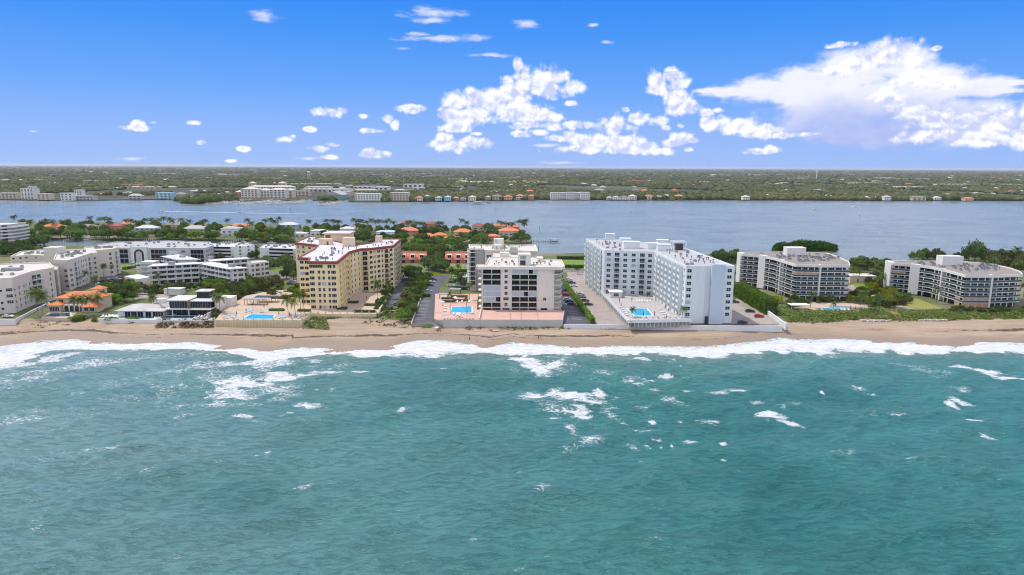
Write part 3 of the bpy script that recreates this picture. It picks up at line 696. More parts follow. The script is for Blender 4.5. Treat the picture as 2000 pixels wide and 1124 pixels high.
rbox(r, 'stair_tower', 89.2, 301.2, 4.05, 95.2, 304, zt+.9, 'blueg')
rbox(r, 'service_door', 87.6, 302.7, 4.05, 89.0, 303.2, 7.4, 'dark')
MB().tube((87.2,302.75,4.1),(87.2,302.75,zt-.5),.09).build('drainpipe', X['white'], r)
for t in (.12,.3,.5,.7,.9): put('window', WM['sqb'], r, J[1], J[4], t, 20, 0)
facade(r, J[1], J[2], 7.1, 2.86, 8, [(.3,'sqb',.5),(.7,'sqb',.5)])
zr = zt-.7
def pent(r, px, py, w_, d_, h_, m, z, name='roof_plant_room', rm='roofg'):
    x, y = g(px, py, z); rbox(r, name, x, y, z, x+w_, y+d_, z+h_, m); rbox(r, 'plant_room_roof', x-.25, y-.25, z+h_, x+w_+.25, y+d_+.25, z+h_+.3, 'bluew' if m == 'bluew' else m)
pent(r, 1183.5, 467.5, 5.5, 4, 3.0, 'bluew', zr)
pent(r, 1218, 486, 8.8, 5.5, 3.4, 'bluew', zr); pent(r, 1212, 477, 6, 4, 3.0, 'bluew', zr)
pent(r, 1266, 487, 5, 4, 3.0, 'bluew', zr); pent(r, 1285, 490.5, 7, 4, 3.2, 'bluew', zr); pent(r, 1285, 481, 6, 4, 3.2, 'bluew', zr)
x, y = g(1313, 489.5, zr)
for dx in (0, 7): 
    for dy in (0, 5): rbox(r, 'frame_post', x+dx, y+dy, zr, x+dx+.5, y+dy+.5, zr+4.2, 'bluew')
rbox(r, 'frame_beam', x-.1, y-.1, zr+4.2, x+7.6, y+.6, zr+4.8, 'bluew'); rbox(r, 'frame_beam', x-.1, y+4.9, zr+4.2, x+7.6, y+5.6, zr+4.8, 'bluew'); rbox(r, 'cooling_unit', x+2.2, y+1, zr, x+6, y+4.5, zr+3.4, 'dark')
pent(r, 1393, 508, 1, 1, .1, 'bluew', zr)
roofstuff(r, [(78,306),(98,306),(94,364),(80,362)], zr, 34, 2, .2); roofstuff(r, [(49,364),(64,362),(62,410),(48,414)], zr, 22, 3, .2)
# raised pool deck with arcade
zd = 7.0
D = G([(1170,567),(1227,629),(1352,627),(1338,606),(1290,585),(1276,569)], zd)
D = [D[0], D[1], D[2], (D[2][0], 304), (77.9,304.5),(74.2,350),(73.4,354.2),(49.6,359.2)]
r = empty('pool_deck', (60,330,4), 'raised pale pool deck with arcade posts beside the pale blue condominium', 'pool deck')
MB().prism(inset(D, 1.2), 4.02, zd-.55, top=False).build('retaining_wall', X['greyw'], r)
MB().prism(D, zd-.55, zd, 0, True, 1).build('deck_slab', [X['bluew'], X['deckg']], r)
MB().band(D[:3], .25, zd+.003, zd+.9, closed=False).build('parapet', X['bluew'], r)
for k in range(19):
    x, y = lerp(D[0], D[1], k/18); rbox(r, 'arcade_post', x-.1, y-.2, 4.02, x+.3, y+.2, zd-.56, 'bluew')
for k in range(16):
    x, y = lerp(D[1], D[2], (k+.5)/16); rbox(r, 'arcade_post', x-.2, y-.05, 4.02, x+.2, y+.3, zd-.56, 'greyw')
def pool(px, z, label, m='pool', rim=.5, rimm='white'):
    q = G(px, z); cx, cy = q[0]; r = empty('swimming_pool', (cx, cy, z), label, 'swimming pool')
    MB().band(inset(q, -rim), rim, z+.01, z+.14).build('coping', X[rimm], r)
    MB().add([(x,y,z+.06) for x,y in q], [tuple(range(len(q)))]).build('water', X[m], r)
    return q
pool([(1226,603.5),(1239,616.8),(1274,616.8),(1262.5,603.2)], zd, 'bright blue rectangular swimming pool on the pale deck of the blue condominium')
px, py = g(1192, 582, zd)
r = empty('pool_house', (px, py, zd), 'small white pool house on the deck against the pale blue condominium', 'pool house')
rbox(r, 'wall', px, py, zd, px+6, py+6, zd+2.8, 'white'); rbox(r, 'roof', px-.5, py-.5, zd+2.8, px+6.5, py+6.5, zd+3.1, 'white'); put('window', WM['wide'], r, (px,py), (px+6,py), .5, zd+.8)
# ================================================================== I: central cream condominium
zt = 26.8
f0, f1 = g(932.7,521,zt), g(1101,526.5,zt)
y0 = 322.0
BX0, BX1 = -14.6, 20.6
rp = [(-14.8,y0-.2),(20.6,y0-.2),(24.6,y0+5),(25.0,348),(13.5,349),(13.3,356),(-11.6,356),(-16.2,y0+4)]
body = [(-14.6,y0+1.8),(20.4,y0+1.8),(21.6,y0+6),(21.6,347),(13.2,348),(13,355.6),(-11.4,355.6),(-14.6,y0+8)]
r = empty('condominium_building', (3, 335, 4), 'cream beachfront condominium with dark framed balconies and a flat cream roof at the centre', 'apartment building')
MB().prism(body, 4, zt-1.0, top=False).build('wall', X['cream'], r)
roofp = [(-17.2,y0+3.2),(-17,y0-.6),(23.5,y0-.6),(25.4,y0+3),(25.4,348.3),(13.7,349.4),(13.7,356.4),(-12,356.4),(-13,y0+8),(-17,y0+8)]
MB().prism(roofp, zt-1.25, zt-.35, 0, True, 1).build('roof', [X['cream'], X['roofc']], r)
MB().band(roofp, .35, zt-.345, zt+.15).build('parapet', X['cream'], r)
dz = 2.72; zb = 4.35
def solid(xa, xb, nm='wall_pier'): rbox(r, nm, xa, y0, 4, xb, y0+1.78, zt-1.26, 'cream')
# x stations on the front
st = lambda X_: -14.6 + (X_-565)/(1300-565)*35.0
for a_, b_ in ((565,578),(757,866),(1122,1296)): solid(st(a_), st(b_))
rbox(r, 'wall_pier', st(858), y0-.35, 4, st(870), y0-.005, zt-1.26, 'cream')
for k in range(8):
    z = zb + dz*k
    for a_, b_, nb in ((578,757,2),(866,1122,3)):
        xa, xb = st(a_), st(b_)
        rbox(r, 'floor_slab', xa+.01, y0-.35 if k else y0, z-.3, xb-.01, y0+1.77, z, 'cream')
        for i in range(nb):
            w_ = (xb-xa)/nb; xc = xa + w_*(i+.5)
            inst('glazed_bay', WM['glz'], r, (xc, y0+1.8, z+.02), 0, (w_*.9/3.0, 1, 1))
            if i: rbox(r, 'column', xa+w_*i-.16, y0+.05, z+.01, xa+w_*i+.16, y0+1.7, z+dz-.31, 'cream')
        row = 7-k
        sh = (nb == 2 and row in (3,4,5)) or (nb == 3 and row in (0,4))
        if sh:
            for i in range(nb*2):
                if (nb == 3 and i == (4 if row == 0 else 3)) or (nb == 2 and row == 5 and i == 3): continue
                w_ = (xb-xa)/(nb*2); rbox(r, 'storm_shutter', xa+w_*i+.02, y0-.2, z+.01, xa+w_*(i+1)-.02, y0-.1, z+dz-.32, 'shut')
        elif k:
            rail = MB(); rail.box(xa, y0-.33, z+.95, xb, y0-.27, z+1.02)
            for i in range(int((xb-xa)/.5)+1): rail.box(xa+.5*i, y0-.32, z, xa+.5*i+.05, y0-.28, z+.95)
            rail.build('balcony_railing', X['dark'], r)
    put('window', WM['wide' if k == 2 else 'sq'], r, (st(757),y0), (st(866),y0), .5, z+.75)
    # right hand return with angled balconies
    xa, xb = st(1296), 21.9
    inst('glazed_bay', WM['glz'], r, ((xa+20.4)/2, y0+1.8, z+.02), 0, ((20.2-xa)/3.0, 1, 1))
    q = [(xa+.01, y0-.3 if k else y0),(xb, y0-.3),(24.6,y0+4.5),(24.6,y0+9),(21.62,y0+9),(21.62,y0+6.02),(20.4,y0+1.79),(xa+.01,y0+1.79)]
    MB().prism(q, z-.28, z).build('floor_slab', X['cream'], r)
    rl = MB()
    for a_, b_ in ((q[0],q[1]),(q[1],q[2]),(q[2],q[3])):
        L = dist(a_, b_); nn = int(L/.5)
        rl.tube((*a_,z+1.0),(*b_,z+1.0),.05,n=4)
        for i in range(nn+1): c_ = lerp(a_, b_, i/nn); rl.tube((*c_,z),(*c_,z+1),.03,n=4,cap=False)
    rl.build('balcony_railing', X['shut'] if k in (1,5) else X['dark'], r)
    for yy in (333,341): 
        MB().box(21.62,yy,z-.25,24.6,yy+5,z).build('floor_slab', X['cream'], r); put('glazed_bay', WM['glz'], r, (21.6,yy), (21.6,yy+5), .5, z+.02)
    if k: MB().box(-16.2,y0+1.0,z-.3,-14.62,y0+6,z).build('floor_slab', X['cream'], r)
put('window', WM['sq'], r, (st(1122),y0), (st(1296),y0), .46, zb+dz*2+.7); put('patio_door', WM['glz'], r, (st(1122),y0), (st(1296),y0), .42, 4.4)
put('patio_door', WM['glz'], r, (st(757),y0), (st(866),y0), .5, 4.4)
zr = zt-.35
x, y = g(976.5, 504, zr); rbox(r, 'plant_room', x, y, zr, x+4.8, y+5, zr+2.6, 'cream')
x, y = g(1011.5, 519.5, zr); rbox(r, 'elevator_house', x, y, zr, x+6.2, y+7, zr+5.6, 'cream'); rbox(r, 'louvre', x+1.1, y-.12, zr+.4, x+3.7, y-.005, zr+2.6, 'dark'); rbox(r, 'louvre', x+1.2, y-.12, zr+3.3, x+3.9, y-.005, zr+4.9, 'metal')
x, y = g(1049, 512, zr); rbox(r, 'plant_room', x, y+.4, zr, x+3.0, y+6, zr+2, 'cream')
roofstuff(r, [(-14,326),(20,326),(22,346),(-8,346)], zr, 26, 5, .25, [g(1011.5,519.5,zr)+(g(1011.5,519.5,zr)[0]+6.2, g(1011.5,519.5,zr)[1]+7)])
# rear block of the same complex
zt2 = 28.3
bk = G([(918,486),(947.5,486)], zt2); 
P2 = [g(918,485.5,zt2), g(947.5,485.5,zt2)]
bw = [P2[0], P2[1], (P2[1][0]+.4, P2[1][1]-7), (13.6,P2[1][1]-9.5), (13.4,402), (P2[0][0]-1.5,402)]
r = bld('condominium_building', 'cream condominium block behind the central one with a grey blank end wall', 'apartment building', bw, 4, zt2, 'cream', 'roofc', .6, .4, fascia=('cream', .5, .9))
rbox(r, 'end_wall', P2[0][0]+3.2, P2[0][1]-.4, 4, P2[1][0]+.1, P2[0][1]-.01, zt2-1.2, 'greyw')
facade(r, P2[0], (P2[0][0]+3.2, P2[0][1]), 7.3, 2.7, 8, [(.45,'B:c',0)])
facade(r, bw[5], bw[0], 7.3, 2.7, 8, [(t,'B:c',0) for t in (.25,.6,.9)])
facade(r, bw[2], bw[3], 4.5, 2.7, 8, [(.07,'wide',.5),(.3,'nar',.5)])
x, y = g(964, 486.5, zt2-.6); rbox(r, 'elevator_house', x, y+2, zt2-.6, x+5.6, y+8, zt2+4.8, 'cream'); rbox(r, 'tarp', x+.6, y+1.9, zt2+2.6, x+2.4, y+1.995, zt2+4.4, 'bluecloth'); rbox(r, 'plant_room', x, y-3, zt2-.6, x+4.6, y+1.9, zt2+1.8, 'cream')
x, y = g(995.5, 494, zt2-.6); rbox(r, 'plant_room', x, y, zt2-.6, x+4.4, y+4, zt2+2.3, 'greyw')
roofstuff(r, bw, zt2-.6, 20, 6, .25)
lk = [(-10.2,356.45),(9.6,356.45),(9.6,bw[3][1]-.6),(-10.2,bw[3][1]-.6)]
block(r, lk, 4, zt2-1.2, 'cream', 'roofc', .4, .3, wname='link_wall')
put('window', WM['wide'], r, lk[0], (-6,356.6), .5, 26, 0) if False else None

# deck of the central building
zd = 6.0
D = G([(848,627),(1099,627)], zd); D = [D[0], D[1], (21.9,y0+.5), (21.0,y0-.4), (-14.8,y0-.4), (-16.4,y0+1), (-19,y0+4), (-20,362), (-44,364)]
D = [D[0], D[1], (25.2, y0-2), (20.8,y0-.45), (-16.8,y0-.45), (-18.5,363), (-41.5,363)]
r = empty('pool_terrace', (-10,318,2), 'pink paved terrace with a long grey seawall in front of the central cream condominium', 'terrace')
MB().prism(D, 1.9, zd-.02, top=False).build('seawall', X['seawall'], r)
MB().add([(x,y,zd-.02) for x,y in D], [tuple(range(len(D)))]).build('paving', X['pink'], r)
MB().band(D[:2]+[(25.2,y0-2)], .3, zd-.015, zd+.55, closed=False).build('parapet', X['seawall'], r)
MB().band([D[6], D[0]], .3, zd-.015, zd+.5, closed=False).build('parapet', X['cream'], r) if False else None
a, b = g(935,626,zd); rbox(r, 'divider_wall', a, b+.4, zd-.01, a+.35, y0-.5, zd+1.1, 'cream')
for px in (996, 1018, 1051): a, b = g(px,626,zd); rbox(r, 'divider_curb', a, b+.4, zd-.01, a+.2, y0-.5, zd+.25, 'conc')
pool([(882.5,600.5),(880.5,611.5),(921,611.5),(921,599)], zd, 'bright blue rectangular pool on pink paving left of the central condominium')
for (a, b), s in ((g(862,592,zd),(7,'nearest the sea')),(g(880,582,zd),(9,'farthest from the sea')),(g(862,586,zd),(6.5,'left one of the middle pair')),(g(884,590,zd),(8,'right one just behind the pool'))):
    h = empty('hedge_planter', (a,b,zd), 'low clipped hedge planter on the pink terrace, ' + s[1], 'hedge')
    rbox(h, 'planter', a, b, zd-.01, a+s[0], b+1.4, zd+.4, 'tan'); rbox(h, 'foliage', a+.1, b+.1, zd+.4, a+s[0]-.1, b+1.3, zd+1.2, 'leafd')
# ================================================================== H: yellow condominium
zt = 29.0
Hp = G([(582.5,503),(605,503.5),(602,510.5),(657.8,510.8),(682,491.5),(704,485.5),(720.5,485),(768,479.5),(783,466.6),(744,466.8),(727,474),(690,479.5),(652,470),(606,460.5),(576.6,473.7),(622,478.5),(613,487)], zt)
r = bld('condominium_building', 'yellow condominium with a dark red roof band, white roofs and three wings of balconies', 'apartment building', Hp, 4, zt, 'yellow', 'roofw', .5, .4, fascia=('redband', .35, 1.4))
n8 = 8; dz = 2.83; z0 = 5.2
A, B = Hp[2], Hp[3]
facade(r, A, B, z0, dz, 7, [(.115,'y3',.8),(.36,'y1',.8),(.52,'y1',.8),(.71,'y1',.8),(.87,'y3',.8)])
facade(r, A, B, z0+7*dz, dz, 1, [(.26,'wide4',.8),(.74,'y2',.8),(.90,'y1',.8)])
facade(r, Hp[0], Hp[1], z0, dz, 8, [(.28,'y2',.8),(.75,'B:ys',0)])
facade(r, Hp[14], Hp[15], z0, dz, 8, [(.12,'y1',.8),(.35,'y2',.8),(.62,'y3',.8)])
facade(r, Hp[16], Hp[0], z0, dz, 8, [(.3,'B:y',0),(.7,'B:y',0)]); facade(r, Hp[13], Hp[14], z0, dz, 8, [(.2,'B:y',0),(.5,'B:y',0),(.8,'B:y',0)])
facade(r, Hp[3], Hp[4], z0, dz, 8, [(.09,'B:ys',0),(.22,'y1',.8),(.36,'B:ys',0),(.62,'B:y',0),(.86,'B:ys',0)])
facade(r, Hp[4], Hp[5], z0, dz, 8, [(.15,'y1',.8),(.45,'y1',.8),(.8,'y1',.8)])
facade(r, Hp[5], Hp[6], z0, dz, 8, [(.5,'B:y',0)])
facade(r, Hp[6], Hp[7], z0, dz, 8, [(.07,'y2',.8),(.22,'y1',.8),(.38,'y2',.8),(.53,'y1',.8),(.70,'B:y',0),(.90,'y2',.8)])
facade(r, Hp[7], Hp[8], z0, dz, 8, [(t,'B:y',0) for t in (.1,.26,.42,.58,.74,.9)])
for t in (.02,.155,.29,.49,.75,.97):
    x, y = lerp(Hp[3], Hp[4], t); rbox(r, 'pilaster', x-.3, y-.3, 4, x+.9, y+.3, zt-1.5, 'yellow')
zr = zt-.5
x, y = g(633, 472, zr); rbox(r, 'roof_house', x, y, zr, x+15, y+14, zr+4.6, 'peach'); rbox(r, 'house_roof', x-1, y-1, zr+4.6, x+16, y+15, zr+5.1, 'roofw'); rbox(r, 'house_opening', x+1, y-.1, zr+1, x+4, y-.005, zr+3.9, 'redband')
x, y = g(624, 478.5, zr); rbox(r, 'plant_room', x, y-1, zr, x+7, y+3.5, zr+3.4, 'peach'); rbox(r, 'plant_door', x+4.5, y-1.08, zr, x+5.6, y-1.005, zr+2.1, 'redband')
x, y = g(669, 482, zr); rbox(r, 'elevator_house', x, y, zr, x+6.5, y+4, zr+5.0, 'peach')
x, y = g(733, 474, zr); rbox(r, 'elevator_house', x, y, zr, x+3.6, y+4, zr+3.8, 'peach')
roofstuff(r, [Hp[2],Hp[3],Hp[4],Hp[5],g(690,480,zt),g(640,484,zt)], zr, 30, 7, .15); roofstuff(r, [Hp[5],Hp[6],Hp[7],Hp[8],Hp[9],Hp[10]], zr, 14, 8, .15); roofstuff(r, [Hp[12],Hp[13],Hp[14],Hp[15]], zr, 12, 9, .15)
# yellow deck and seawall
zd = 5.6
D = G([(418.5,627),(590,627),(607,615),(735,614.5),(760,577),(765,572),(690,572),(566,566),(530,568),(480,578),(438,604)], zd)
r = empty('sea_terrace', (-100,310,2), 'tan paved terrace with a ribbed cream seawall around the yellow condominium', 'terrace')
MB().prism(D, 1.5, zd-.03, top=False).build('seawall', X['ywall'], r)
MB().add([(x,y,zd-.03) for x,y in D], [tuple(range(len(D)))]).build('paving', X['tpave'], r)
MB().band(D[:5], .35, zd-.02, zd+.35, closed=False).build('coping', X['ywall'], r)
ribm = MB().box(-.28,-.35,0,.28,0,3.6).mesh('seawall_rib', X['ywall'])
for a, b in ((D[0],D[1]),(D[1],D[2]),(D[2],D[3])):
    L = dist(a, b); n = int(L/1.25)
    for i in range(n): put('seawall_rib', ribm, r, a, b, (i+.5)/n, 1.6)
postm = MB().box(-.2,-.2,0,.2,.2,1.1).box(-.28,-.28,1.1,.28,.28,1.25).mesh('coping_post', X['ywall'])
for a, b, n in ((D[0],D[1],9),(D[1],D[2],3),(D[2],D[3],9)):
    for i in range(n+1): put('coping_post', postm, r, a, b, i/n, zd+.35, -.2)
for x0_, x1_ in (): pass
pool([(490,614.5),(475,623.5),(531,623.5),(537,615.5)], zd, 'bright blue pool on the tan terrace left of the yellow condominium')
# pergola shelters
for (a, b), w_ in ((g(478,596,zd), 9.5), (g(500,591,zd), 10)):
    h = empty('pergola', (a, b, zd), 'dark roofed timber shelter on the tan terrace, ' + ('the nearer and left of two' if w_ < 10 else 'the farther and right of two'), 'pergola')
    for dx in (0, w_/3, w_*2/3, w_):
        for dy in (0, 3.4): rbox(h, 'post', a+dx-.12, b+dy-.12, zd, a+dx+.12, b+dy+.12, zd+2.6, 'wood')
    MB().box(a-.5,b-.5,zd+2.6,a+w_+.5,b+3.9,zd+2.85).build('roof', X['metal'] if w_ < 10 else X['dark'], h)
# side wall beside the lot
q = G([(737,614),(762,572)], 5.6); props(MB().band(q, .4, 3.9, 6.0, closed=False).build('boundary_wall', X['ywall']), 'cream boundary wall between the yellow condominium terrace and the car park', 'wall')
# ================================================================== K and L: curved balcony buildings
def fins_bld(label, roofpx, zt, nf, z0, front_n, fins, woods, seed, bands):
    P = G(roofpx, zt)
    r = empty('condominium_building', (P[0][0], P[0][1], z0), label, 'apartment building')
    inn = inset(P, 1.9)
    MB().prism(inn, z0, zt-1.2, top=False).build('core_wall', X['cream'], r)
    MB().prism(inset(P, .02), zt-.9, zt-.5, 0, True, 1).build('roof', [X['white'], X['rooft']], r)
    MB().band(P, .35, zt-1.3, zt+.1).build('parapet', X['white'], r)
    dz = (zt-1.3-z0)/nf
    for k in range(nf):
        z = z0 + dz*k
        if k: MB().prism(P, z-.32, z).build('floor_slab', X['white'], r)
        for i in range(front_n):
            A, B = P[i], P[i+1]; Ai, Bi = inn[i], inn[i+1]; L = dist(A, B)
            nb = max(1, round(L/3.6))
            for j in range(nb):
                wv = (k, i, j) in woods or (k, i, -1) in woods
                me = WM['glzb'] if (i >= bands and not wv) else WM['glz']
                put('glazed_bay', me, r, Ai, Bi, (j+.5)/nb, z+.02, 0, (dist(Ai,Bi)/nb*.93/3., 1, (dz-.36)/2.35))
                if wv: put('plywood_shutter', WM['wood'], r, A, B, (j+.5)/nb, z+.02, -.3, (L/nb*.96/3., 1, (dz-.36)/2.35))
                if j: 
                    x, y = lerp(A, B, j/nb); d = ((B[0]-A[0])/L, (B[1]-A[1])/L)
                    inst('column', COLM, r, (x, y, z), math.atan2(d[1], d[0]), (1,1,dz-.33))
            if k:
                d = ((B[0]-A[0])/L, (B[1]-A[1])/L)
                inst('glass_railing', RAILM, r, (*lerp(A, B, .5), z), math.atan2(d[1], d[0]), (L, 1, 1))
    for i, t, w_, o in fins:
        A, B = P[i], P[i+1]; L = dist(A, B); d = ((B[0]-A[0])/L, (B[1]-A[1])/L)
        MBf = MB(); x, y = lerp(A, B, t); n = (d[1], -d[0]); hw = w_/2
        q = [(x-d[0]*hw+n[0]*o, y-d[1]*hw+n[1]*o), (x+d[0]*hw+n[0]*o, y+d[1]*hw+n[1]*o), (x+d[0]*hw-n[0]*2.2, y+d[1]*hw-n[1]*2.2), (x-d[0]*hw-n[0]*2.2, y-d[1]*hw-n[1]*2.2)]
        MBf.prism(q, z0, zt+.2).build('fin_wall', X['white'], r)
    return r, P
COLM = MB().box(-.2,.25,0,.2,.6,1).mesh('column', X['white'])
RAILM = MB().box(-.5,.05,.04,.5,.1,.95,0).box(-.5,.02,.95,.5,.13,1.05,1).mesh('glass_railing', [X['rail'], X['railw']])
rK = [(1441,493.3),(1449.5,496.5),(1483,499.2),(1494,500.6),(1511,504),(1525,508),(1540,513),(1555,517),(1604,518),(1660.6,518.2),(1658,511),(1634,500.5),(1615,494),(1530,492.2)]
r, P = fins_bld('six storey condominium with curved white balcony slabs, the left one of two at right', rK, 23.6, 7, 4.6, 9,
    [(0,.35,6.5,.15),(2,.55,4.6,.25),(4,.98,.9,.2),(7,.98,.9,.25)], {(5,7,-1),(5,6,1)}, 1, 7)
x, y = g(1537, 500, 23.1); rbox(r, 'elevator_house', x, y, 23.1, x+11, y+6, 27.9, 'white')
roofstuff(r, G([(1480,496.5),(1620,497),(1635,507),(1560,512),(1530,505)], 23.1), 23.1, 60, 11, .75, [(x-1,y-1,x+12,y+7)])
rL = [(1729,509.4),(1743.5,514.4),(1782,517),(1794,518),(1818,521),(1840.6,526),(1863,531.5),(1885.5,537.8),(1940,538.2),(1998.5,536),(1992,530),(1975,524),(1939.6,516),(1874,510)]
r, P = fins_bld('six storey condominium with curved white balcony slabs at the far right edge of the beach', rL, 21.2, 6, 4.6, 9,
    [(0,.45,8.5,.15),(2,.5,4.8,.25),(4,.98,.9,.2),(7,.98,.9,.25)], {(1,7,-1),(0,7,-1),(0,6,1),(1,6,1),(4,1,1),(4,1,0)}, 2, 7)
x, y = g(1840, 519.5, 20.7); rbox(r, 'elevator_house', x, y, 20.7, x+11.5, y+6, 26, 'white')
roofstuff(r, G([(1785,514),(1935,517),(1950,528),(1890,531),(1830,520)], 20.7), 20.7, 60, 12, .75, [(x-1,y-1,x+12.5,y+7)])
# ================================================================== villas, houses and the left part of the island
def hip(m, x0, y0, x1, y1, z, h, ov=.6, mi=0, flat=.0):
    x0 -= ov; y0 -= ov; x1 += ov; y1 += ov; w_, d_ = x1-x0, y1-y0; k = min(w_, d_)/2*(1-flat)
    if w_ >= d_: a, b = (x0+k, y0+k, z+h), (x1-k, y0+k, z+h); a2, b2 = (x0+k, y1-k, z+h), (x1-k, y1-k, z+h)
    else: a, b = (x0+k, y0+k, z+h), (x1-k, y0+k, z+h); a2, b2 = (x0+k, y1-k, z+h), (x1-k, y1-k, z+h)
    m.add([(x0,y0,z),(x1,y0,z),(x1,y1,z),(x0,y1,z),a,b,b2,a2],[(0,1,5,4),(1,2,6,5),(2,3,7,6),(3,0,4,7),(4,5,6,7),(3,2,1,0)], mi)
    return m
def house_at(name, label, cat, x, y, z, w_, d_, h_, wall, roof, rh=2.2, win=(), group=None, flat=.0, base=None, wk='sq', rz=0, ov=.6):
    """house with its front left corner at x, y"""
    r = empty(name, (x+w_/2, y+d_/2, z), label, cat, group)
    MB().box(x,y,z,x+w_,y+d_,z+h_).build('wall', X[wall], r)
    if rh > .6: hip(MB(), x,y,x+w_,y+d_,z+h_+.01,rh,ov,0,flat).build('roof', X[roof], r)
    else: MB().box(x-.3,y-.3,z+h_+.01,x+w_+.3,y+d_+.3,z+h_+.35).build('roof', X[roof], r)
    for t, zz, k in win: put(WM[k].name.split('.')[0], WM[k], r, (x,y), (x+w_,y), t, z+zz)
    if rz: r.rotation_euler = (0,0,rz)
    return r
# --- left cream complex
LW = 'leftw'
def A_(px): return G(px, 21)
r = bld('apartment_block', 'cream stepped apartment block at the far left with small dark windows beside the beach drive', 'apartment building',
        A_([(-90,548),(22.4,542.8),(60,530.5),(83,526.3),(88,525.8),(105,522.5),(97,512),(18,514.5),(-90,520)]), 4, 21, LW, 'roofc', .7, .4)
Pp = A_([(-90,548),(22.4,542.8),(60,530.5),(83,526.3),(88,525.8),(105,522.5),(97,512)])
facade(r, Pp[0], Pp[1], 5, 2.9, 5, [(.62,'wide',.8),(.78,'slot',.8),(.93,'wide',.8)], only=lambda t,k: not (k == 4 or (k+int(t*10)) % 5 == 4))
facade(r, Pp[1], Pp[2], 5, 2.9, 5, [(.08,'slot',.8),(.3,'sq',.8),(.55,'sq',.8),(.66,'nar',.8),(.86,'sq',.8)], only=lambda t,k: k < 4)
facade(r, Pp[2], Pp[3], 5, 2.9, 5, [(.2,'B:w',0),(.6,'B:w',0)], only=lambda t,k: k)
facade(r, Pp[4], Pp[5], 5, 2.9, 5, [(.5,'nar',.8)]); facade(r, Pp[5], Pp[6], 5, 2.9, 5, [(.45,'slot',.8)])
q = A_([(22.4,542.8),(60,530.5)])
x, y = g(25, 530, 20.3); rbox(r, 'plant_screen', x-6, y, 20.3, x+2, y+5, 21.8, 'metal')
roofstuff(r, A_([(-60,541),(20,538),(80,522),(40,518),(-60,524)]), 20.3, 16, 21, .8)
r = bld('apartment_block', 'long cream apartment block behind the orange roofed villa, two palms against its end wall', 'apartment building',
        A_([(104,508),(130,509.5),(142,506.6),(178,494.8),(190,494.4),(186,489.6),(219,487.2),(232,483.4),(226,479.8),(165,483),(165,488),(112,490)]), 4, 21.2, LW, 'roofc', .7, .4)
Pp = A_([(104,508),(130,509.5),(142,506.6),(178,494.8),(190,494.4),(186,489.6),(219,487.2),(232,483.4)])
facade(r, Pp[1], Pp[2], 5, 2.9, 5, [(.5,'wide',.8)], only=lambda t,k: k < 4); facade(r, Pp[0], Pp[1], 5, 2.9, 5, [(.85,'wide',.8)], only=lambda t,k: k < 4)
facade(r, Pp[2], Pp[3], 5, 2.9, 5, [(.1,'B:w',0),(.25,'sq',.8),(.42,'sq',.8),(.52,'nar',.8),(.66,'sq',.8),(.85,'B:w',0)])
facade(r, Pp[3], Pp[4], 5, 2.9, 5, [(.5,'slot',.8)])
facade(r, Pp[5], Pp[6], 5, 2.9, 5, [(.85,'sq',.8)]); facade(r, Pp[6], Pp[7], 5, 2.9, 5, [(.5,'B:w',0)])
roofstuff(r, A_([(112,505),(140,503),(176,491),(150,489),(115,494)]), 20.5, 22, 22, .8); roofstuff(r, A_([(170,486),(225,483),(222,481),(168,484.5)]), 20.5, 14, 23, .8)
x, y = g(87, 508, 17); rbox(r, 'elevator_tower', x, y, 4, x+8.5, y+8, 24.5, LW)
r = bld('apartment_block', 'low cream rear wing of the left complex with lines of rooftop air conditioners', 'apartment building',
        A_([(19,496),(58,493),(86,494.5),(110,490),(164,488.2),(164,483),(96,482),(40,486)]), 4, 19.5, LW, 'roofc', .7, .4)
Pp = A_([(19,496),(58,493),(86,494.5)])
facade(r, Pp[0], Pp[1], 5, 2.9, 5, [(.15,'slot',.8),(.5,'slot',.8),(.8,'slot',.8)]); facade(r, Pp[1], Pp[2], 5, 2.9, 5, [(.4,'slot',.8)], only=lambda t,k: k > 1)
roofstuff(r, A_([(30,493),(58,491),(100,490),(160,487),(160,484.5),(60,486)]), 18.8, 34, 24, .9)
r = bld('apartment_block', 'cream middle wing with grey rooftop screens between the left blocks', 'apartment building',
        A_([(14,517.5),(60,514),(110,518),(113,513),(103,510),(84,503),(40,505),(-60,512),(-90,517)]), 4, 18.5, LW, 'roofc', .6, .4)
roofstuff(r, A_([(20,514),(60,511),(95,513),(80,506),(40,508)]), 17.9, 20, 25, .9)
# --- grey tower far left
P0 = [(-470,556),(-424,562),(-418,569),(-420,590),(-470,590)]
r = bld('apartment_tower', 'grey mid-rise with stacked balconies at the extreme left beside the canal', 'apartment building', P0, 4, 24.5, 'greyw', 'roofw', .6, .3)
for k in range(7):
    z = 5.2+2.75*k; MB().prism([(-470,554.4),(-423.4,560.2),(-416,568.5),(-418,590.5),(-420.1,590.2),(-418.1,568.9),(-424.3,561.9),(-470,555.9)], z-.25, z+.9).build('balcony_band', X['white'], r)
facade(r, P0[0], P0[1], 5.2, 2.75, 7, [(.45,'doorw',.05),(.63,'doorw',.05),(.8,'doorw',.05),(.94,'door',.05)]); facade(r, P0[1], P0[2], 5.2, 2.75, 7, [(.5,'doorw',.05)])
house_at('apartment_block', 'white flat roofed building just behind the grey left tower', 'building', -500, 640, 2, 32, 14, 9, 'white', 'roofw', 0, [(.5,6,'wide'),(.7,6,'wide'),(.9,6,'wide')])
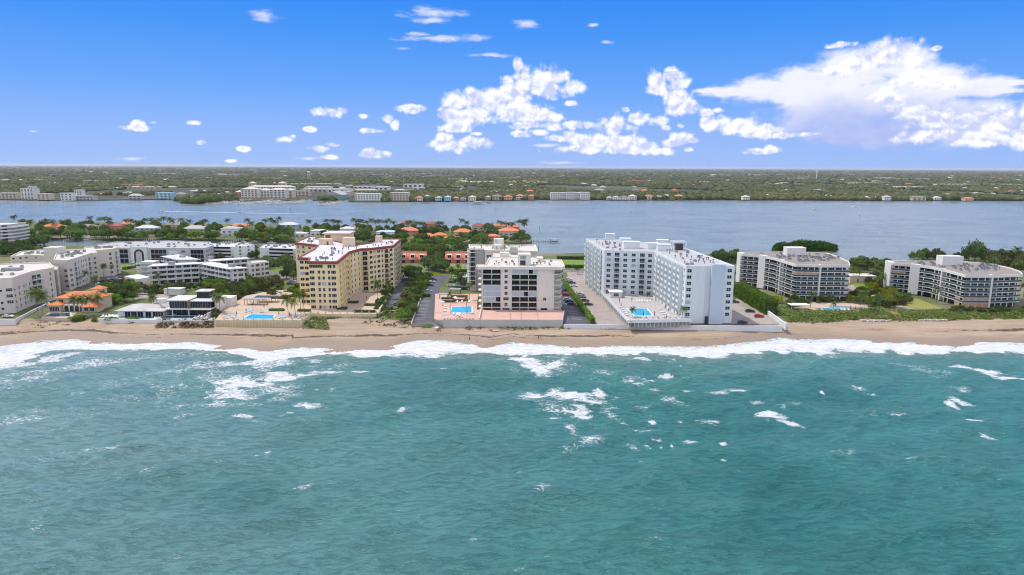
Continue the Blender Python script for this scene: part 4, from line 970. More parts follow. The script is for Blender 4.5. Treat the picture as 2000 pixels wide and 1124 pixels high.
# --- E: white three-winged motel-like block
ze = 15.6
def E_(px, z=ze): return G(px, z)
def wing(r, poly, z1, sides, nf=4, z0=4, dzf=2.85, seed=0):
    MB().prism(inset(poly, 1.3), z0, z1-.35, top=False).build('wall', X['bluew' if seed == 9 else 'white'], r)
    MB().prism(poly, z1-.38, z1).build('roof', X['roofw'], r)
    inn = inset(poly, 1.3)
    for i in sides:
        A, B = poly[i], poly[(i+1) % len(poly)]; Ai, Bi = inn[i], inn[(i+1) % len(inn)]; L = dist(A, B)
        for k in range(nf):
            z = z0+.3+dzf*k
            if k:
                put('gallery_slab', MB().box(-L/2,0,-.25,L/2,1.28,0).mesh('gallery_slab', X['white']), r, A, B, .5, z)
                inst('gallery_railing', RAILW, r, (*lerp(A,B,.5), z), math.atan2(B[1]-A[1], B[0]-A[0]), (L,1,1))
            n = int(L/4.2)
            for j in range(n): put('window', WM['doorw' if (j*7+k*3+i) % 3 else 'wide'], r, Ai, Bi, (j+.5)/n, z+(.05 if (j*7+k*3+i) % 3 else .7))
RAILW = MB().box(-.5,.02,0,.5,.1,1.0,0).mesh('gallery_railing', [X['railw']])
r = empty('gallery_apartments', (*g(388,556), 4), 'white four storey Y-shaped block with long balcony galleries and flat white roofs', 'apartment building')
wing(r, E_([(286,521),(390,515.5),(407,511.5),(300,515.5)]), ze, [0])
wing(r, E_([(391,516),(448,526.3),(485,523.5),(420,512.5),(408,511.6)]), ze, [0])
wing(r, E_([(313,502.5),(345,509.5),(392,509),(350,499)]), ze+.6, [0])
A, B = E_([(448,526.3),(485,523.5)]); q = inset(E_([(391,516),(448,526.3),(485,523.5),(420,512.5),(408,511.6)]), 1.3); facade(r, q[1], q[2], 4.5, 2.85, 4, [(.3,'sq',.8),(.7,'wide',.8)])
q = E_([(411,511.8),(489,506),(480,503.5),(405,508)]); wing(r, q, ze+.3, [0])
q = E_([(487,515),(525,510.5),(513,508),(474,511)], 13.5); block(r, q, 4, 13.5, 'white', 'roofw', .4, .3); facade(r, q[0], q[1], 4.5, 2.85, 3, [(.15,'sq',.8),(.4,'wide',.8),(.65,'sq',.8),(.88,'wide',.8)])
MB().prism(E_([(243,540),(268,545.5),(293,541.5),(270,536)], 8.5), 4, 8.5).build('stair_wing', X['white'], r)
x, y = g(283, 545, 4); 
for k in range(4): rbox(r, 'balcony', x-3, y-3, 5.8+2.7*k, x+7, y+6, 6.05+2.7*k, 'white'); rbox(r, 'balcony_railing', x-3, y-3, 6.1+2.7*k, x+7, y-2.85, 7.0+2.7*k, 'railw')
rbox(r, 'stair_core', x-1.4, y-1.4, 4, x+7, y+6, 14.8, 'white')
for px, py in ((328,517.5),(446,522),(405,508),(350,505)):
    x, y = g(px, py, ze); rbox(r, 'roof_plant', x, y, ze+.01, x+3, y+2.5, ze+1.8, 'metal')
# --- F: lavender block with arches
zf = 15.5
F = G([(196,484),(400,485),(418,479),(410,472.5),(330,470),(225,472.5),(190,478)], zf)
r = bld('arcaded_apartments', 'lavender grey apartment block with tall black rimmed arches and dark glazed bays', 'apartment building', F, 4, zf, 'lav', 'roofg', .6, .4)
A, B = F[0], F[1]; L = dist(A, B)
def arch(t, w_, h_):
    x, y = lerp(A, B, t); m = MB(); n = 12; R_ = w_/2; zc = 4+h_-R_
    for (ra, mi, yo) in ((R_, 0, -.9), (R_*.62, 1, -1.0)):
        vs = [(x-ra, y+yo, 4.1), (x+ra, y+yo, 4.1)] + [(x+ra*math.cos(PI*i/n), y+yo, zc+ra*math.sin(PI*i/n)) for i in range(n+1)]
        m.add(vs, [tuple(range(len(vs)))], mi)
    m.build('arch', [X['dark'], X['lav']], r)
for t, w_, h_, pw_ in ((.37,7,10.5,11.5),(.0,6,9.5,9),(.70,4.4,7,6.5)):
    x, y = lerp(A, B, t); rbox(r, 'arch_pavilion', x-pw_/2, y-.85, 4, x+pw_/2, y+.8, 4+h_+2.0, 'bluew'); arch(t, w_, h_)
for t0, t1 in ((.10,.26),(.48,.63),(.86,.985)):
    xa, ya = lerp(A, B, t0); xb, yb = lerp(A, B, t1); n = 4
    for k in range(3):
        for j in range(n): put('glazed_bay', WM['glz'], r, A, B, t0+(t1-t0)*(j+.5)/n, 4.6+3.4*k, 0, ((t1-t0)*L/n*.9/3,1,1.2))
facade(r, A, B, 5, 3.3, 3, [(.79,'wide',.6)])
facade(r, F[1], F[2], 5, 3.3, 3, [(.12,'wide',.6),(.3,'wide',.6),(.5,'wide',.6),(.7,'wide',.6),(.9,'wide',.6)])
roofstuff(r, F, zf-.6, 30, 31, .9)
# --- G: canal-side white blocks
for px, lab, z1 in (([(395,481.5),(456,482.5),(497,479),(480,474.5),(400,476)], 'white three storey block with blue-grey balconies beside the canal, left one of two', 14.5), ([(507,484.5),(579,486.5),(579,480),(570,477),(515,478)], 'white three storey block with blue-grey balconies beside the canal, next to the yellow condominium', 14.5)):
    q = G(px, z1); r = bld('canal_apartments', lab, 'apartment building', q, 4, z1, 'bluew', 'roofw', .5, .3)
    A, B = q[0], q[1]; L = dist(A, B)
    for k in range(4):
        z = 4.4+2.55*k
        if k: put('gallery_slab', MB().box(-L*.36,-1.4,-.25,L*.36,0,0).mesh('gallery_slab', X['white']), r, A, B, .58, z); inst('gallery_railing', RAILW, r, (*lerp(A,B,.58), z), math.atan2(B[1]-A[1], B[0]-A[0]), (L*.72,1,1)).location.y -= 1.35
        for j in range(6): put('glazed_bay', WM['glz'], r, A, B, .26+.64*(j+.5)/6, z+.02, 0, (L*.72/6*.85/3,1,.95))
    facade(r, q[1], q[2], 4.8, 2.55, 4, [(.3,'sq',.6),(.7,'sq',.6)])
    roofstuff(r, q, z1-.5, 14, 41, .95)
# --- orange tiled villa
vx, vy = -219.5, 320.5
r = empty('beach_villa', (vx+12, vy+8, 4), 'two storey mediterranean villa with orange tiled roofs and arched ground floor by a small pool', 'villa')
rbox(r, 'wall', vx-1.5, vy+4, 4, vx+19, vy+15, 10.2, 'tan'); hip(MB(), vx-1.5, vy+4, vx+19, vy+15, 10.21, 2.4, .9).build('roof', X['orange'], r)
rbox(r, 'side_wing', vx-3, vy, 4, vx+2.8, vy+6, 7.4, 'tan'); hip(MB(), vx-3, vy, vx+2.8, vy+6, 7.41, 1.5, .6).build('roof', X['orange'], r)
rbox(r, 'right_wing', vx+13.5, vy-.5, 4, vx+20.5, vy+5, 6.8, 'tan'); hip(MB(), vx+13.5, vy-.5, vx+20.5, vy+5, 6.81, 1.8, .6).build('roof', X['orange'], r)
rbox(r, 'roof_turret', vx+9, vy+16, 4, vx+14, vy+20, 12.6, 'cream'); hip(MB(), vx+9, vy+16, vx+14, vy+20, 12.61, 1.4, .5).build('roof', X['orange'], r)
rbox(r, 'loggia', vx+3.1, vy+1.8, 4, vx+13.3, vy+3.9, 7.3, 'cream')
for i, t in enumerate((.15,.4,.64,.87)):
    x = vx+3.1+10.2*t; m = MB(); m.add([(x-.95,vy+1.7,4.1),(x+.95,vy+1.7,4.1)]+[(x+.95*math.cos(PI*k/8),vy+1.7,5.9+.95*math.sin(PI*k/8)) for k in range(9)], [tuple(range(11))]); m.build('arch_opening', X['dark'], r)
for t in (.12,.38,.62,.86): put('window', WM['y2'], r, (vx-1.5,vy+4), (vx+19,vy+4), t, 7.9)
for t in (.3,.7): put('window', WM['wide'], r, (vx-3,vy), (vx+2.8,vy), t, 4.6, 0, (.9,1,1.3)); put('window', WM['y2'], r, (vx+13.5,vy-.5), (vx+20.5,vy-.5), t, 4.8)
pool([(100,612.5),(85,618.5),(137,618.5),(137,612)], 4.1, 'dark blue kidney pool in front of the orange roofed villa', 'poold', .7, 'tan')
# --- white low villa
cx0, cy0 = -184, 311.5
r = empty('beach_villa', (cx0+12, cy0+8, 4), 'low white single storey villa with a shallow grey-white hipped roof beside the beach', 'villa')
rbox(r, 'wall', cx0, cy0, 4, cx0+21, cy0+13, 6.9, 'white'); hip(MB(), cx0, cy0, cx0+21, cy0+13, 6.91, 2.1, 1.2).build('roof', X['roofv'], r)
rbox(r, 'rear_wing', cx0+9, cy0+13.2, 4, cx0+24, cy0+26, 7.1, 'white'); rbox(r, 'flat_roof', cx0+8.5, cy0+14.3, 7.11, cx0+24.5, cy0+26.5, 7.5, 'roofv'); rbox(r, 'roof_room', cx0+9, cy0+16, 7.51, cx0+14, cy0+20, 9.2, 'white')
for t in (.22,.36,.5,.68,.84,.95): put('patio_door', WM['patio'], r, (cx0,cy0), (cx0+21,cy0), t, 4.1)
pool([(236,618.5),(230,622.5),(300,623),(302,618.5)], 4.1, 'long dark lap pool in front of the low white villa', 'poold', .6, 'white')
# --- modern villa
dx, dy = -161.5, 313
r = empty('beach_villa', (dx+10, dy+9, 4), 'modern white villa with stacked flat roofs and dark full height glass above a lap pool', 'villa')
rbox(r, 'lower_core', dx+3, dy+2.2, 4, dx+21, dy+16, 7.3, 'glass'); rbox(r, 'terrace_slab', dx-.3, dy-1, 7.31, dx+10, dy+15.9, 7.75, 'white'); rbox(r, 'terrace_slab', dx+10.6, dy-1.5, 7.31, dx+21, dy+15.9, 7.7, 'white')
rbox(r, 'upper_core', dx+.6, dy+1, 7.76, dx+9.2, dy+12, 11.2, 'glass'); rbox(r, 'upper_core', dx+10.8, dy+2, 7.76, dx+20, dy+13, 10.8, 'glass'); rbox(r, 'dark_fin', dx+9.25, dy+.5, 7.76, dx+10.5, dy+11, 11.5, 'woodd')
rbox(r, 'roof_slab', dx-.6, dy-.4, 11.21, dx+10, dy+13, 11.65, 'roofw'); rbox(r, 'roof_slab', dx+10.55, dy+.6, 10.81, dx+21.2, dy+14, 11.2, 'roofw')
rbox(r, 'stair_tower', dx+10.6, dy+8, 11.22, dx+16.5, dy+13.5, 14.2, 'glass'); rbox(r, 'roof_slab', dx+10.2, dy+7.4, 14.21, dx+17, dy+14, 14.6, 'roofw')
rbox(r, 'rear_volume', dx+17.5, dy+15, 4, dx+24, dy+22, 10, 'white'); rbox(r, 'side_wall', dx+21.05, dy+3, 4, dx+21.5, dy+16, 11, 'white'); rbox(r, 'garden_wall', dx+20.5, dy-5, 4, dx+20.9, dy+1.8, 6.5, 'white')
rbox(r, 'column', dx+2.4, dy-.7, 4, dx+2.8, dy-.3, 7.3, 'white'); rbox(r, 'column', dx+10.2, dy-.9, 4, dx+10.55, dy-.5, 7.3, 'white')
for k in range(8): rbox(r, 'mullion', dx+.7+k*1.18, dy+.9, 7.76, dx+.78+k*1.18, dy+.99, 11.2, 'metal'); rbox(r, 'mullion', dx+11+k*1.2, dy+1.9, 7.76, dx+11.08+k*1.2, dy+1.99, 10.8, 'metal'); rbox(r, 'mullion', dx+3.2+k*2.4, dy+2.1, 4.1, dx+3.3+k*2.4, dy+2.19, 7.3, 'metal')
pool([(322,617.5),(310,622.5),(376,623),(382,617.5)], 4.1, 'narrow deep blue lap pool in front of the modern villa', 'poold', .6, 'white')
area('villa_terrace', [(80,621.5),(140,621.5),(150,611),(95,610.5)], 4.05, 'tpave'); area('villa_terrace', [(205,624),(314,625),(316,615),(215,615)], 4.05, 'stonew'); area('villa_terrace', [(300,625.5),(416,626),(412,614),(330,613)], 4.05, 'deckg')
area('driveway', [(262,584),(330,584),(330,572),(270,572)], 4.05, 'conc')
# walls along the beach
def wall_line(px, zb_, zt_, m, label, th=.4, z=4):
    q = G(px, z); o = MB().band(q + [(q[-1][0], q[-1][1]+.01)] if False else q, th, zb_, zt_, closed=False).build('seawall', X[m]); return props(o, label, 'wall')
def walls(px, zb_, zt_, m, label, th=.5, name='seawall', cat='wall'):
    q = G(px, zt_); mm = MB()
    for a, b in zip(q, q[1:]):
        L = dist(a, b); d = ((b[0]-a[0])/L, (b[1]-a[1])/L); n = (-d[1]*th, d[0]*th)
        mm.prism([a, b, (b[0]+n[0], b[1]+n[1]), (a[0]+n[0], a[1]+n[1])], zb_, zt_)
    return props(mm.build(name, X[m]), label, cat)
walls([(-90,622),(0,623.5),(29,624)], 2, 5.6, 'stonew', 'low white beach wall at the far left edge', .5)
walls([(30,624),(72,602),(98,590)], 3.5, 5.4, 'stonew', 'white fence wall running inland beside the left beach drive', .4)
walls([(80,621),(140,621.4)], 2.5, 4.6, 'tan', 'low tan wall below the orange roofed villa pool'); walls([(195,623),(316,625)], 2.2, 4.9, 'stonew', 'white beach wall in front of the low white villa'); walls([(318,626.5),(417,627)], 2.2, 4.7, 'seawall', 'grey beach wall in front of the modern villa')
walls([(1101,634),(1352,636),(1528,636.5)], 1.8, 4.75, 'stonew', 'long low white seawall in front of the pale blue condominium', .5)
walls([(1499,607),(1534,632)], 3.2, 6.2, 'stonew', 'white wall at the right edge of the concrete car park running to the beach', .6)
walls([(738,611),(776,606),(782,600)], 3, 5.2, 'ywall', 'cream wall closing the sea end of the left car park')
walls([(803,631.5),(846,631.5)], 3, 4.6, 'conc', 'low kerb wall at the sea end of the striped car park', .4); walls([(804,631),(822,582)], 3.9, 5.0, 'tan', 'thin tan wall along the left side of the striped car park', .3)
# ================================================================== coral townhouses
def townhouse(px0, px1, pyb, lab):
    a, b = g(px0, pyb), g(px1, pyb); w_ = b[0]-a[0]; y = a[1]
    r = empty('townhouse_row', (a[0]+w_/2, y+6, 4), lab, 'townhouses')
    rbox(r, 'wall', a[0], y, 4, b[0], y+12, 7.2, 'coralw')
    MB().add([(a[0],y-.6,6.6),(b[0],y-.6,6.6),(b[0],y+4.5,11.2),(a[0],y+4.5,11.2)],[(0,1,2,3)]).add([(a[0],y+4.5,11.2),(b[0],y+4.5,11.2),(b[0],y+12.5,10.8),(a[0],y+12.5,10.8)],[(0,1,2,3)]).build('roof', X['coral'], r)
    rbox(r, 'ridge_wall', a[0]-.2, y+4.6, 7.2, b[0]+.2, y+5.2, 12.2, 'coralw')
    n = max(2, round(w_/7))
    for k in range(n):
        x = a[0]+w_*(k+.5)/n
        rbox(r, 'dormer', x-1.6, y+.4, 7.3, x+1.6, y+4.4, 10.2, 'white'); put('window', WM['patio'], r, (x-1.6,y+.4), (x+1.6,y+.4), .5, 7.9, 0, (1,1,.9))
        rbox(r, 'party_wall', a[0]+w_*k/n-.2, y-1.2, 4, a[0]+w_*k/n+.2, y+4.5, 8.6, 'coralw'); put('patio_door', WM['patio'], r, (a[0],y), (b[0],y), (k+.5)/n, 4.1)
townhouse(779, 833, 514, 'coral pink townhouse row with tiled slopes just right of the yellow condominium')
townhouse(869, 921, 514.5, 'coral pink townhouse row with tiled slopes left of the rear cream condominium block')
# ================================================================== finger island houses
HS = [ # px, base y, w px, depth m, h, wall, roof, roof h, label
 (80,452,38,12,5,'tan','orange',3,'large house with terracotta roof under palms near the left end of the finger island'),
 (148,452,34,12,5,'tan','rooft',2.5,'tan house with brown roof on the finger island behind the long jetty'),
 (194,450,42,13,5,'coralw','redband',2.6,'wide house with dull red roof between palms on the finger island'),
 (232,446,26,10,4.5,'white','coral',2.6,'small house with bright red roof left of the turquoise one'),
 (264,457,38,13,6,'bluecloth','roofw',3,'turquoise house with pale blue-white hipped roof on the finger island'),
 (316,448,38,12,5,'tan','rooft',2.8,'house with grey-brown roof right of the turquoise house, set back'),
 (357,459,42,13,6.5,'tan','roofg',3,'beige house with slate grey hipped roof on the canal'),
 (398,464,34,9,3.5,'white','rooft',1.6,'low pavilion house with grey roof left of the white modern house'),
 (432,462,34,12,8,'bluew','roofg',2,'white two storey modern house with slate roof and tall windows on the canal'),
 (446,448,34,12,4,'tan','coral',2.4,'house with salmon roof behind the white modern house'),
 (540,450,38,12,6,'bluecloth','roofw',3,'white roofed house with turquoise walls in the middle of the finger island'),
 (552,464,44,10,4,'white','roofw',1.4,'low white roofed house behind the canal boats'),
 (606,461,30,10,5,'bluew','roofw',1.6,'pale house with blue-white roof just left of the yellow condominium top'),
 (664,456,26,10,5,'white','roofw',2,'white house behind the palms above the yellow condominium'),
 (734,462,38,11,4.5,'bluew','bluecloth',1.6,'long low blue-white house right behind the yellow condominium'),
 (778,462,36,12,6,'coralw','coral',3.2,'pink house with salmon hipped roof on the finger island'),
 (782,446,18,9,6,'tan','redband',2.6,'small brown-red roofed house behind the pink one'),
 (828,445,26,10,4,'coralw','redband',2.6,'house with purple-brown roof among palms'),
 (822,470,26,10,4,'tan','orange',3,'tan house with orange gabled roof on the canal'), (846,466,24,9,3.5,'tan','orange',2.2,'small low orange roofed annex by the tan house'),
 (886,463,34,12,5,'tan','orange',3.2,'house with large terracotta hipped roof in the middle of the canal front'),(868,472,24,9,3.5,'coralw','orange',2.2,'low orange roofed house left of the terracotta one'),
 (922,449,24,10,4.5,'tan','redband',2.8,'house with dark brown roof by the lagoon'),
 (964,450,26,11,5,'tan','orange',3,'red roofed house among palms near the tip of the finger island'),(992,452,22,10,5,'coralw','coral',2.6,'red roofed house at the back of the island tip'),
 (974,467,38,13,8,'tan','coral',3,'big house with coral hipped roof at the island tip'),(952,472,22,9,5,'coralw','coral',2.2,'lower coral roofed wing house left of the big tip house')]
for i, (px, py, wp, d_, h_, wa, ro, rh, lab) in enumerate(HS):
    x, y = g(px, py, 1.6); w_ = wp/FPX*y*1.02
    k = max(2, int(w_/5)); win = [((j+.5)/k, .7, 'wide') for j in range(k)] + ([((j+.5)/k, 3.9, 'wide') for j in range(k)] if h_ > 5.5 else [])
    house_at('house', lab, 'house', x, y, 1.6, w_, d_, h_, wa, ro, rh, win)
# ================================================================== mainland buildings
def farblock(px, py, wp, h_, d_, lab, wall='white', roof='roofw', nf=4, cat='apartment building', rh=0, wk='far', name='apartment_block', nwin=None):
    x, y = g(px, py, 1.5); w_ = wp/FPX*y*1.01
    r = empty(name, (x+w_/2, y+d_/2, 1.5), lab, cat)
    rbox(r, 'wall', x, y, 1.5, x+w_, y+d_, 1.5+h_, wall)
    if rh: hip(MB(), x, y, x+w_, y+d_, 1.51+h_, rh, .8).build('roof', X[roof], r)
    else: rbox(r, 'roof', x-.4, y-.4, 1.51+h_, x+w_+.4, y+d_+.4, 2.2+h_, roof)
    n = nwin or max(2, int(w_/7)); fh = h_/nf
    for k in range(nf):
        for j in range(n): put('window', WM['far'], r, (x,y), (x+w_,y), (j+.5)/n, 1.5+fh*k+fh*.25, 0, (w_/n*.55/2.2, 1, fh*.5/1.4))
    CLEAR.append((x+w_/2, y, w_/2+(4 if h_ > 9 else -2), h_)); return r
CLEAR = []
farblock(42, 389.5, 24, 22, 20, 'white eight storey tower on the far shore at left', nf=8, nwin=4); farblock(58, 389.5, 9, 26, 12, 'slim white stair tower beside the far left white tower', nf=8, nwin=2)
farblock(73, 391, 24, 12, 16, 'tan three storey block on the far shore right of the white tower', 'tan', 'tan', 3)
farblock(119, 392, 22, 14, 18, 'white cube-like building on the far shore near the left', nf=4, nwin=3); farblock(142, 391.5, 40, 8, 16, 'low grey waterfront range attached right of the white cube', 'greyw', 'roofg', 2); farblock(146, 388.5, 14, 18, 14, 'white block rising behind the low grey range', nf=5, nwin=3)
farblock(-4, 389, 36, 12, 16, 'pale waterfront building at the extreme left of the far shore', 'tan', 'roofw', 3)
farblock(304, 389.5, 31, 13, 18, 'turquoise building on the far shore left of the mangrove point', 'bluecloth', 'bluecloth', 3)
farblock(251, 390, 24, 8, 14, 'grey house with pale roof on the far shore by the dark trees', 'greyw', 'roofg', 2, rh=4)
farblock(459, 385, 14, 11, 16, 'small red hotel wing left of the cream marina hotel', 'coralw', 'roofc', 3, rh=4)
for px, wp, h_, py, lab in ((471,32,20,387.5,'leftmost cream wing of the marina hotel'),(503,24,17,387,'second wing of the marina hotel, set with dark bays'),(527,30,19,388,'middle cream wing of the marina hotel behind palms'),(557,14,17,387,'pink-cream right wing of the marina hotel')):
    farblock(px, py, wp, h_, 26, lab, 'cream' if px != 557 else 'peach', 'roofc', 5, 'hotel', rh=4)
farblock(486, 382, 86, 21, 20, 'long rear range of the marina hotel with pale roofs', 'cream', 'roofc', 6, 'hotel', rh=3); farblock(487, 379, 12, 27, 14, 'left turret of the marina hotel', 'peach', 'roofc', 6, 'hotel', rh=4); farblock(544, 379, 14, 27, 14, 'right turret of the marina hotel', 'peach', 'roofc', 6, 'hotel', rh=4)
farblock(575, 384, 28, 12, 20, 'tan low building right of the marina hotel', 'tan', 'roofc', 3)
x, y = g(632, 390, 1.5); r = empty('boat_shed', (x+25, y+20, 1.5), 'large green boat storage shed with grey gabled roof by the marina', 'boat shed')
w_ = 36/FPX*y; rbox(r, 'wall', x, y, 1.5, x+w_, y+60, 11, 'lawny' if False else 'shedg'); MB().add([(x-1,y-1,11),(x+w_+1,y-1,11),(x+w_/2,y-1,19),(x-1,y+61,11),(x+w_+1,y+61,11),(x+w_/2,y+61,19)],[(0,1,2),(3,5,4),(0,2,5,3),(1,4,5,2)]).build('roof', X['roofg'], r); rbox(r, 'door', x+w_*.35, y-.3, 1.6, x+w_*.55, y-.02, 9, 'dark'); CLEAR.append((x+w_/2, y, w_/2+6, 18))
farblock(668, 385, 14, 12, 40, 'tan annex shed right of the green boat shed', 'tan', 'roofc', 1)
farblock(693, 393.5, 48, 15, 24, 'white waterfront block with continuous blue-grey balconies right of the boat shed', 'white', 'roofw', 4, nwin=9)
farblock(763, 393, 34, 17, 26, 'tan waterfront block with pale roof and ribbed facade', 'tan', 'roofc', 5, nwin=6)
for i, (px, wp, h_, py) in enumerate(((1075,18,15,390.2),(1093,13,14,389.8),(1106,17,15.5,390.2),(1123,11,14,389.8),(1134,18,15.5,390.4))):
    farblock(px, py, wp, h_, 22, ('leftmost','second','middle','fourth','rightmost')[i] + ' section of the white waterfront condominium on the far shore', 'white', 'roofw', 4, nwin=3 if wp < 15 else 4)
# waterfront houses of the far shore
FH = [(811,393,14,7,'white','orange','white house with orange roof behind a dock'),(829,391,9,8,'bluecloth','roofg','narrow pale blue house on the far shore'),(850,393,12,7,'bluecloth','roofg','grey-blue gabled house on the far shore'),(868,393,12,8,'bluecloth','bluecloth','turquoise house on the far shore'),
 (884,392,12,5,'tan','orange','small red roofed house on the far shore'),(898,393,11,5,'greyw','rooft','low grey house with a thatched brown roof'),(915,393,14,8,'cream','roofc','cream house with pink-grey roof behind a big dock'),(948,391,10,6,'greyw','roofg','small grey house on the far shore by the jetty'),(962,391,17,8,'tan','rooft','brown gabled house on the far shore'),
 (984,391,16,7,'tan','orange','house with bright terracotta roof left of the cream one'),(1008,390,16,8,'white','orange','cream house with orange gabled roof on the far shore'),(1032,390.5,11,8,'coralw','coral','pink house left of the white waterfront condominium'),
 (1186,391,10,5,'greyw','roofg','grey boathouse on the far shore'),(1198,391,12,6,'white','roofg','white and grey house right of the boathouse'),(1212,391,14,6,'bluew','rooft','long low house with glazed front on the far shore'),(1229,390.5,14,8,'cream','roofc','cream house with stepped roof on the far shore'),
 (1259,390,18,7,'white','orange','white house with orange-red roof and arcade'),(1280,390,15,6,'tan','rooft','brown roofed house right of the arcaded white one'),(1296,389,14,7,'bluew','roofg','grey house half hidden by trees'),(1318,389.5,18,7,'coralw','coral','coral house beside a jetty'),
 (1451,391,13,7,'cream','roofc','cream house on the far shore right of centre'),(1687,391,12,6,'cream','roofc','cream waterfront house with pale roof near the covered dock'),(1704,391,10,6,'white','roofg','white waterfront house with grey roof near the covered dock'),(1727,392,13,8,'bluew','roofg','grey-blue waterfront house with a covered boat dock'),
 (1782,392,26,7,'tan','rooft','wide house with tan roof near the right end of the far shore'),(1825,391.5,13,6,'white','roofw','white house at the right end of the far shore'),(1885,392.5,16,5,'tan','orange','low orange roofed house at the far right'),(1118-90,378,14,6,'coralw','coral','coral roof up the slope behind the waterfront houses'),
 (1313,377,10,7,'coralw','coral','coral roof seen among trees right of centre'),(1252,376,14,5,'tan','orange','orange roof seen among trees above the arcaded white house')]
for px, py, wp, h_, wa, ro, lab in FH: farblock(px, py, wp, h_, 14, lab, wa, ro, 2, 'house', rh=3.5, name='house', nwin=3)
# larger inland buildings
BB = [(560,362,100,5,'lav','roofg','wide grey industrial roof around the water tower'),(595,371,46,8,'white','roofw','long white warehouse roof behind the marina'),(586,376,60,8,'tan','roofc','tan warehouse behind the marina hotel'),(640,377,40,9,'cream','roofw','cream building behind the boat shed'),
 (690,369,36,7,'cream','roofw','cream roof left of the white arched building'),(690,377,40,7,'tan','roofc','long tan roof behind the white balcony block'),(731,372,26,9,'white','roofw','white warehouse with irregular front'),(788,367,36,11,'white','roofw','white hall with three dark openings'),(806,372,20,8,'white','roofc','white shed right of the hall'),(770,376,28,6,'cream','roofc','low cream roof in front of the hall'),
 (161,354.5,46,4,'white','roofw','long thin white roof inland at left'),(242,369,58,5,'tan','roofc','long pale roof at left inland'),(237,364,40,6,'tan','coral','pinkish building inland at left'),(300,340.5,46,6,'white','roofw','white long building with two gabled ends far inland at left'),(442,342,34,6,'white','roofw','white building with two domes inland'),(70,349,14,4,'white','roofw','small pale roof far inland at left'),
 (875,351,18,5,'white','roofw','white building at the left edge of the green field'),(895,350,26,4,'white','roofc','long pale building above the green field'),(970,349.5,40,5,'white','roofw','white building beyond the green field'),(1057,359,14,6,'white','roofw','white round roofed hall right of the field'),
 (1227,356.5,40,6,'coralw','coral','long coral roofed building inland right of centre'),(1171,347,20,4,'white','roofw','pale inland roof above the white condominium'),(1393,342,14,7,'white','roofw','white inland building, first of a far row'),(1405,343,34,6,'white','roofc','white inland building, second of a far row'),(1465,342.5,36,6,'white','roofw','white inland block left of the right water tower'),
 (1503,341,30,4,'white','roofw','thin white roof just left of the right water tower'),(1535,350,40,4,'tan','roofc','tan roofs below the right water tower'),(1650,359,64,6,'cream','roofc','long cream warehouse inland at right'),(1712,349,35,6,'white','roofw','white warehouse inland at right'),(1750,351,70,5,'lav','roofg','grey warehouse row inland at right'),(1788,350,26,5,'tan','coral','pinkish warehouse inland at right'),
 (1742,368,70,5,'cream','roofc','cream low building row near the right shore'),(1835,362,60,4,'cream','roofc','long pale roof inland at right, left one of two'),(1890,362,105,4,'cream','roofc','very long pale roof at the right edge inland'),(1920,348,78,4,'white','roofw','long white roof far inland at the right edge'),(1620,343,30,4,'white','roofw','pale roof far inland right of the water tower'),(1660,342,14,4,'white','roofw','small pale roof far inland at right'),
 (680,341,90,4,'white','roofc','long pale roofs far inland left of centre'),(800,340,36,4,'white','roofw','pale roof far inland left of centre'),(500,350,50,5,'tan','roofc','tan roofs inland above the marina hotel'),(1587,374,24,5,'cream','roofc','cream roof near the shore at right')]
for px, py, wp, h_, wa, ro, lab in BB: farblock(px, py, wp, h_, 50, lab, wa, ro, 1, 'warehouse' if wp > 30 else 'building', name='warehouse' if wp > 30 else 'building', nwin=max(2, wp//8))
# water towers
def water_tower(px, pyb, h_, R_, lab, slim=False):
    x, y = g(px, pyb, 1.5); r = empty('water_tower', (x, y, 1.5), lab, 'water tower')
    m = MB()
    for (z0_, r0, z1_, r1) in ((h_-R_*1.3, .5*R_, h_-R_*.8, R_), (h_-R_*.8, R_, h_-R_*.3, R_), (h_-R_*.3, R_, h_, R_*.25)): m.tube((x,y,z0_),(x,y,z1_),r0,r1,14)
    m.build('tank', X['white'], r)
    if slim: MB().tube((x,y,1.5),(x,y,h_-R_*1.2),R_*.42,R_*.35,10).build('stem', X['white'], r)
    else:
        for k in range(5): a = 2*PI*k/5; MB().tube((x+R_*math.cos(a),y+R_*math.sin(a),1.5),(x+R_*.75*math.cos(a),y+R_*.75*math.sin(a),h_-R_),.6,n=5).build('leg', X['white'], r)
    CLEAR.append((x, y, R_+10, h_))
water_tower(603.5, 349, 42, 8.5, 'white water tower on legs over the grey industrial roofs'); water_tower(1594.5, 350, 55, 7, 'white mushroom water tower inland at right', True)
# green playing field with pale rows
props(sheet('playing_field', G([(875,357),(1060,358.5),(1052,352.5),(960,351.5),(885,351.5)], 3.), 3., X['lawny']), kind='structure')
CLEAR.append((*g(968, 357.5, 2), 260, 0))
for k in range(22):
    x, y = g(893+k*3.2, 356, 3.4); o = MB().box(x,y,3.05,x+3.2,y+150,4.6).build('greenhouse', X['white']); props(o, 'narrow pale greenhouse row on the inland field, %s from the left' % ordw(k), 'greenhouse', 'greenhouse rows on the inland field')
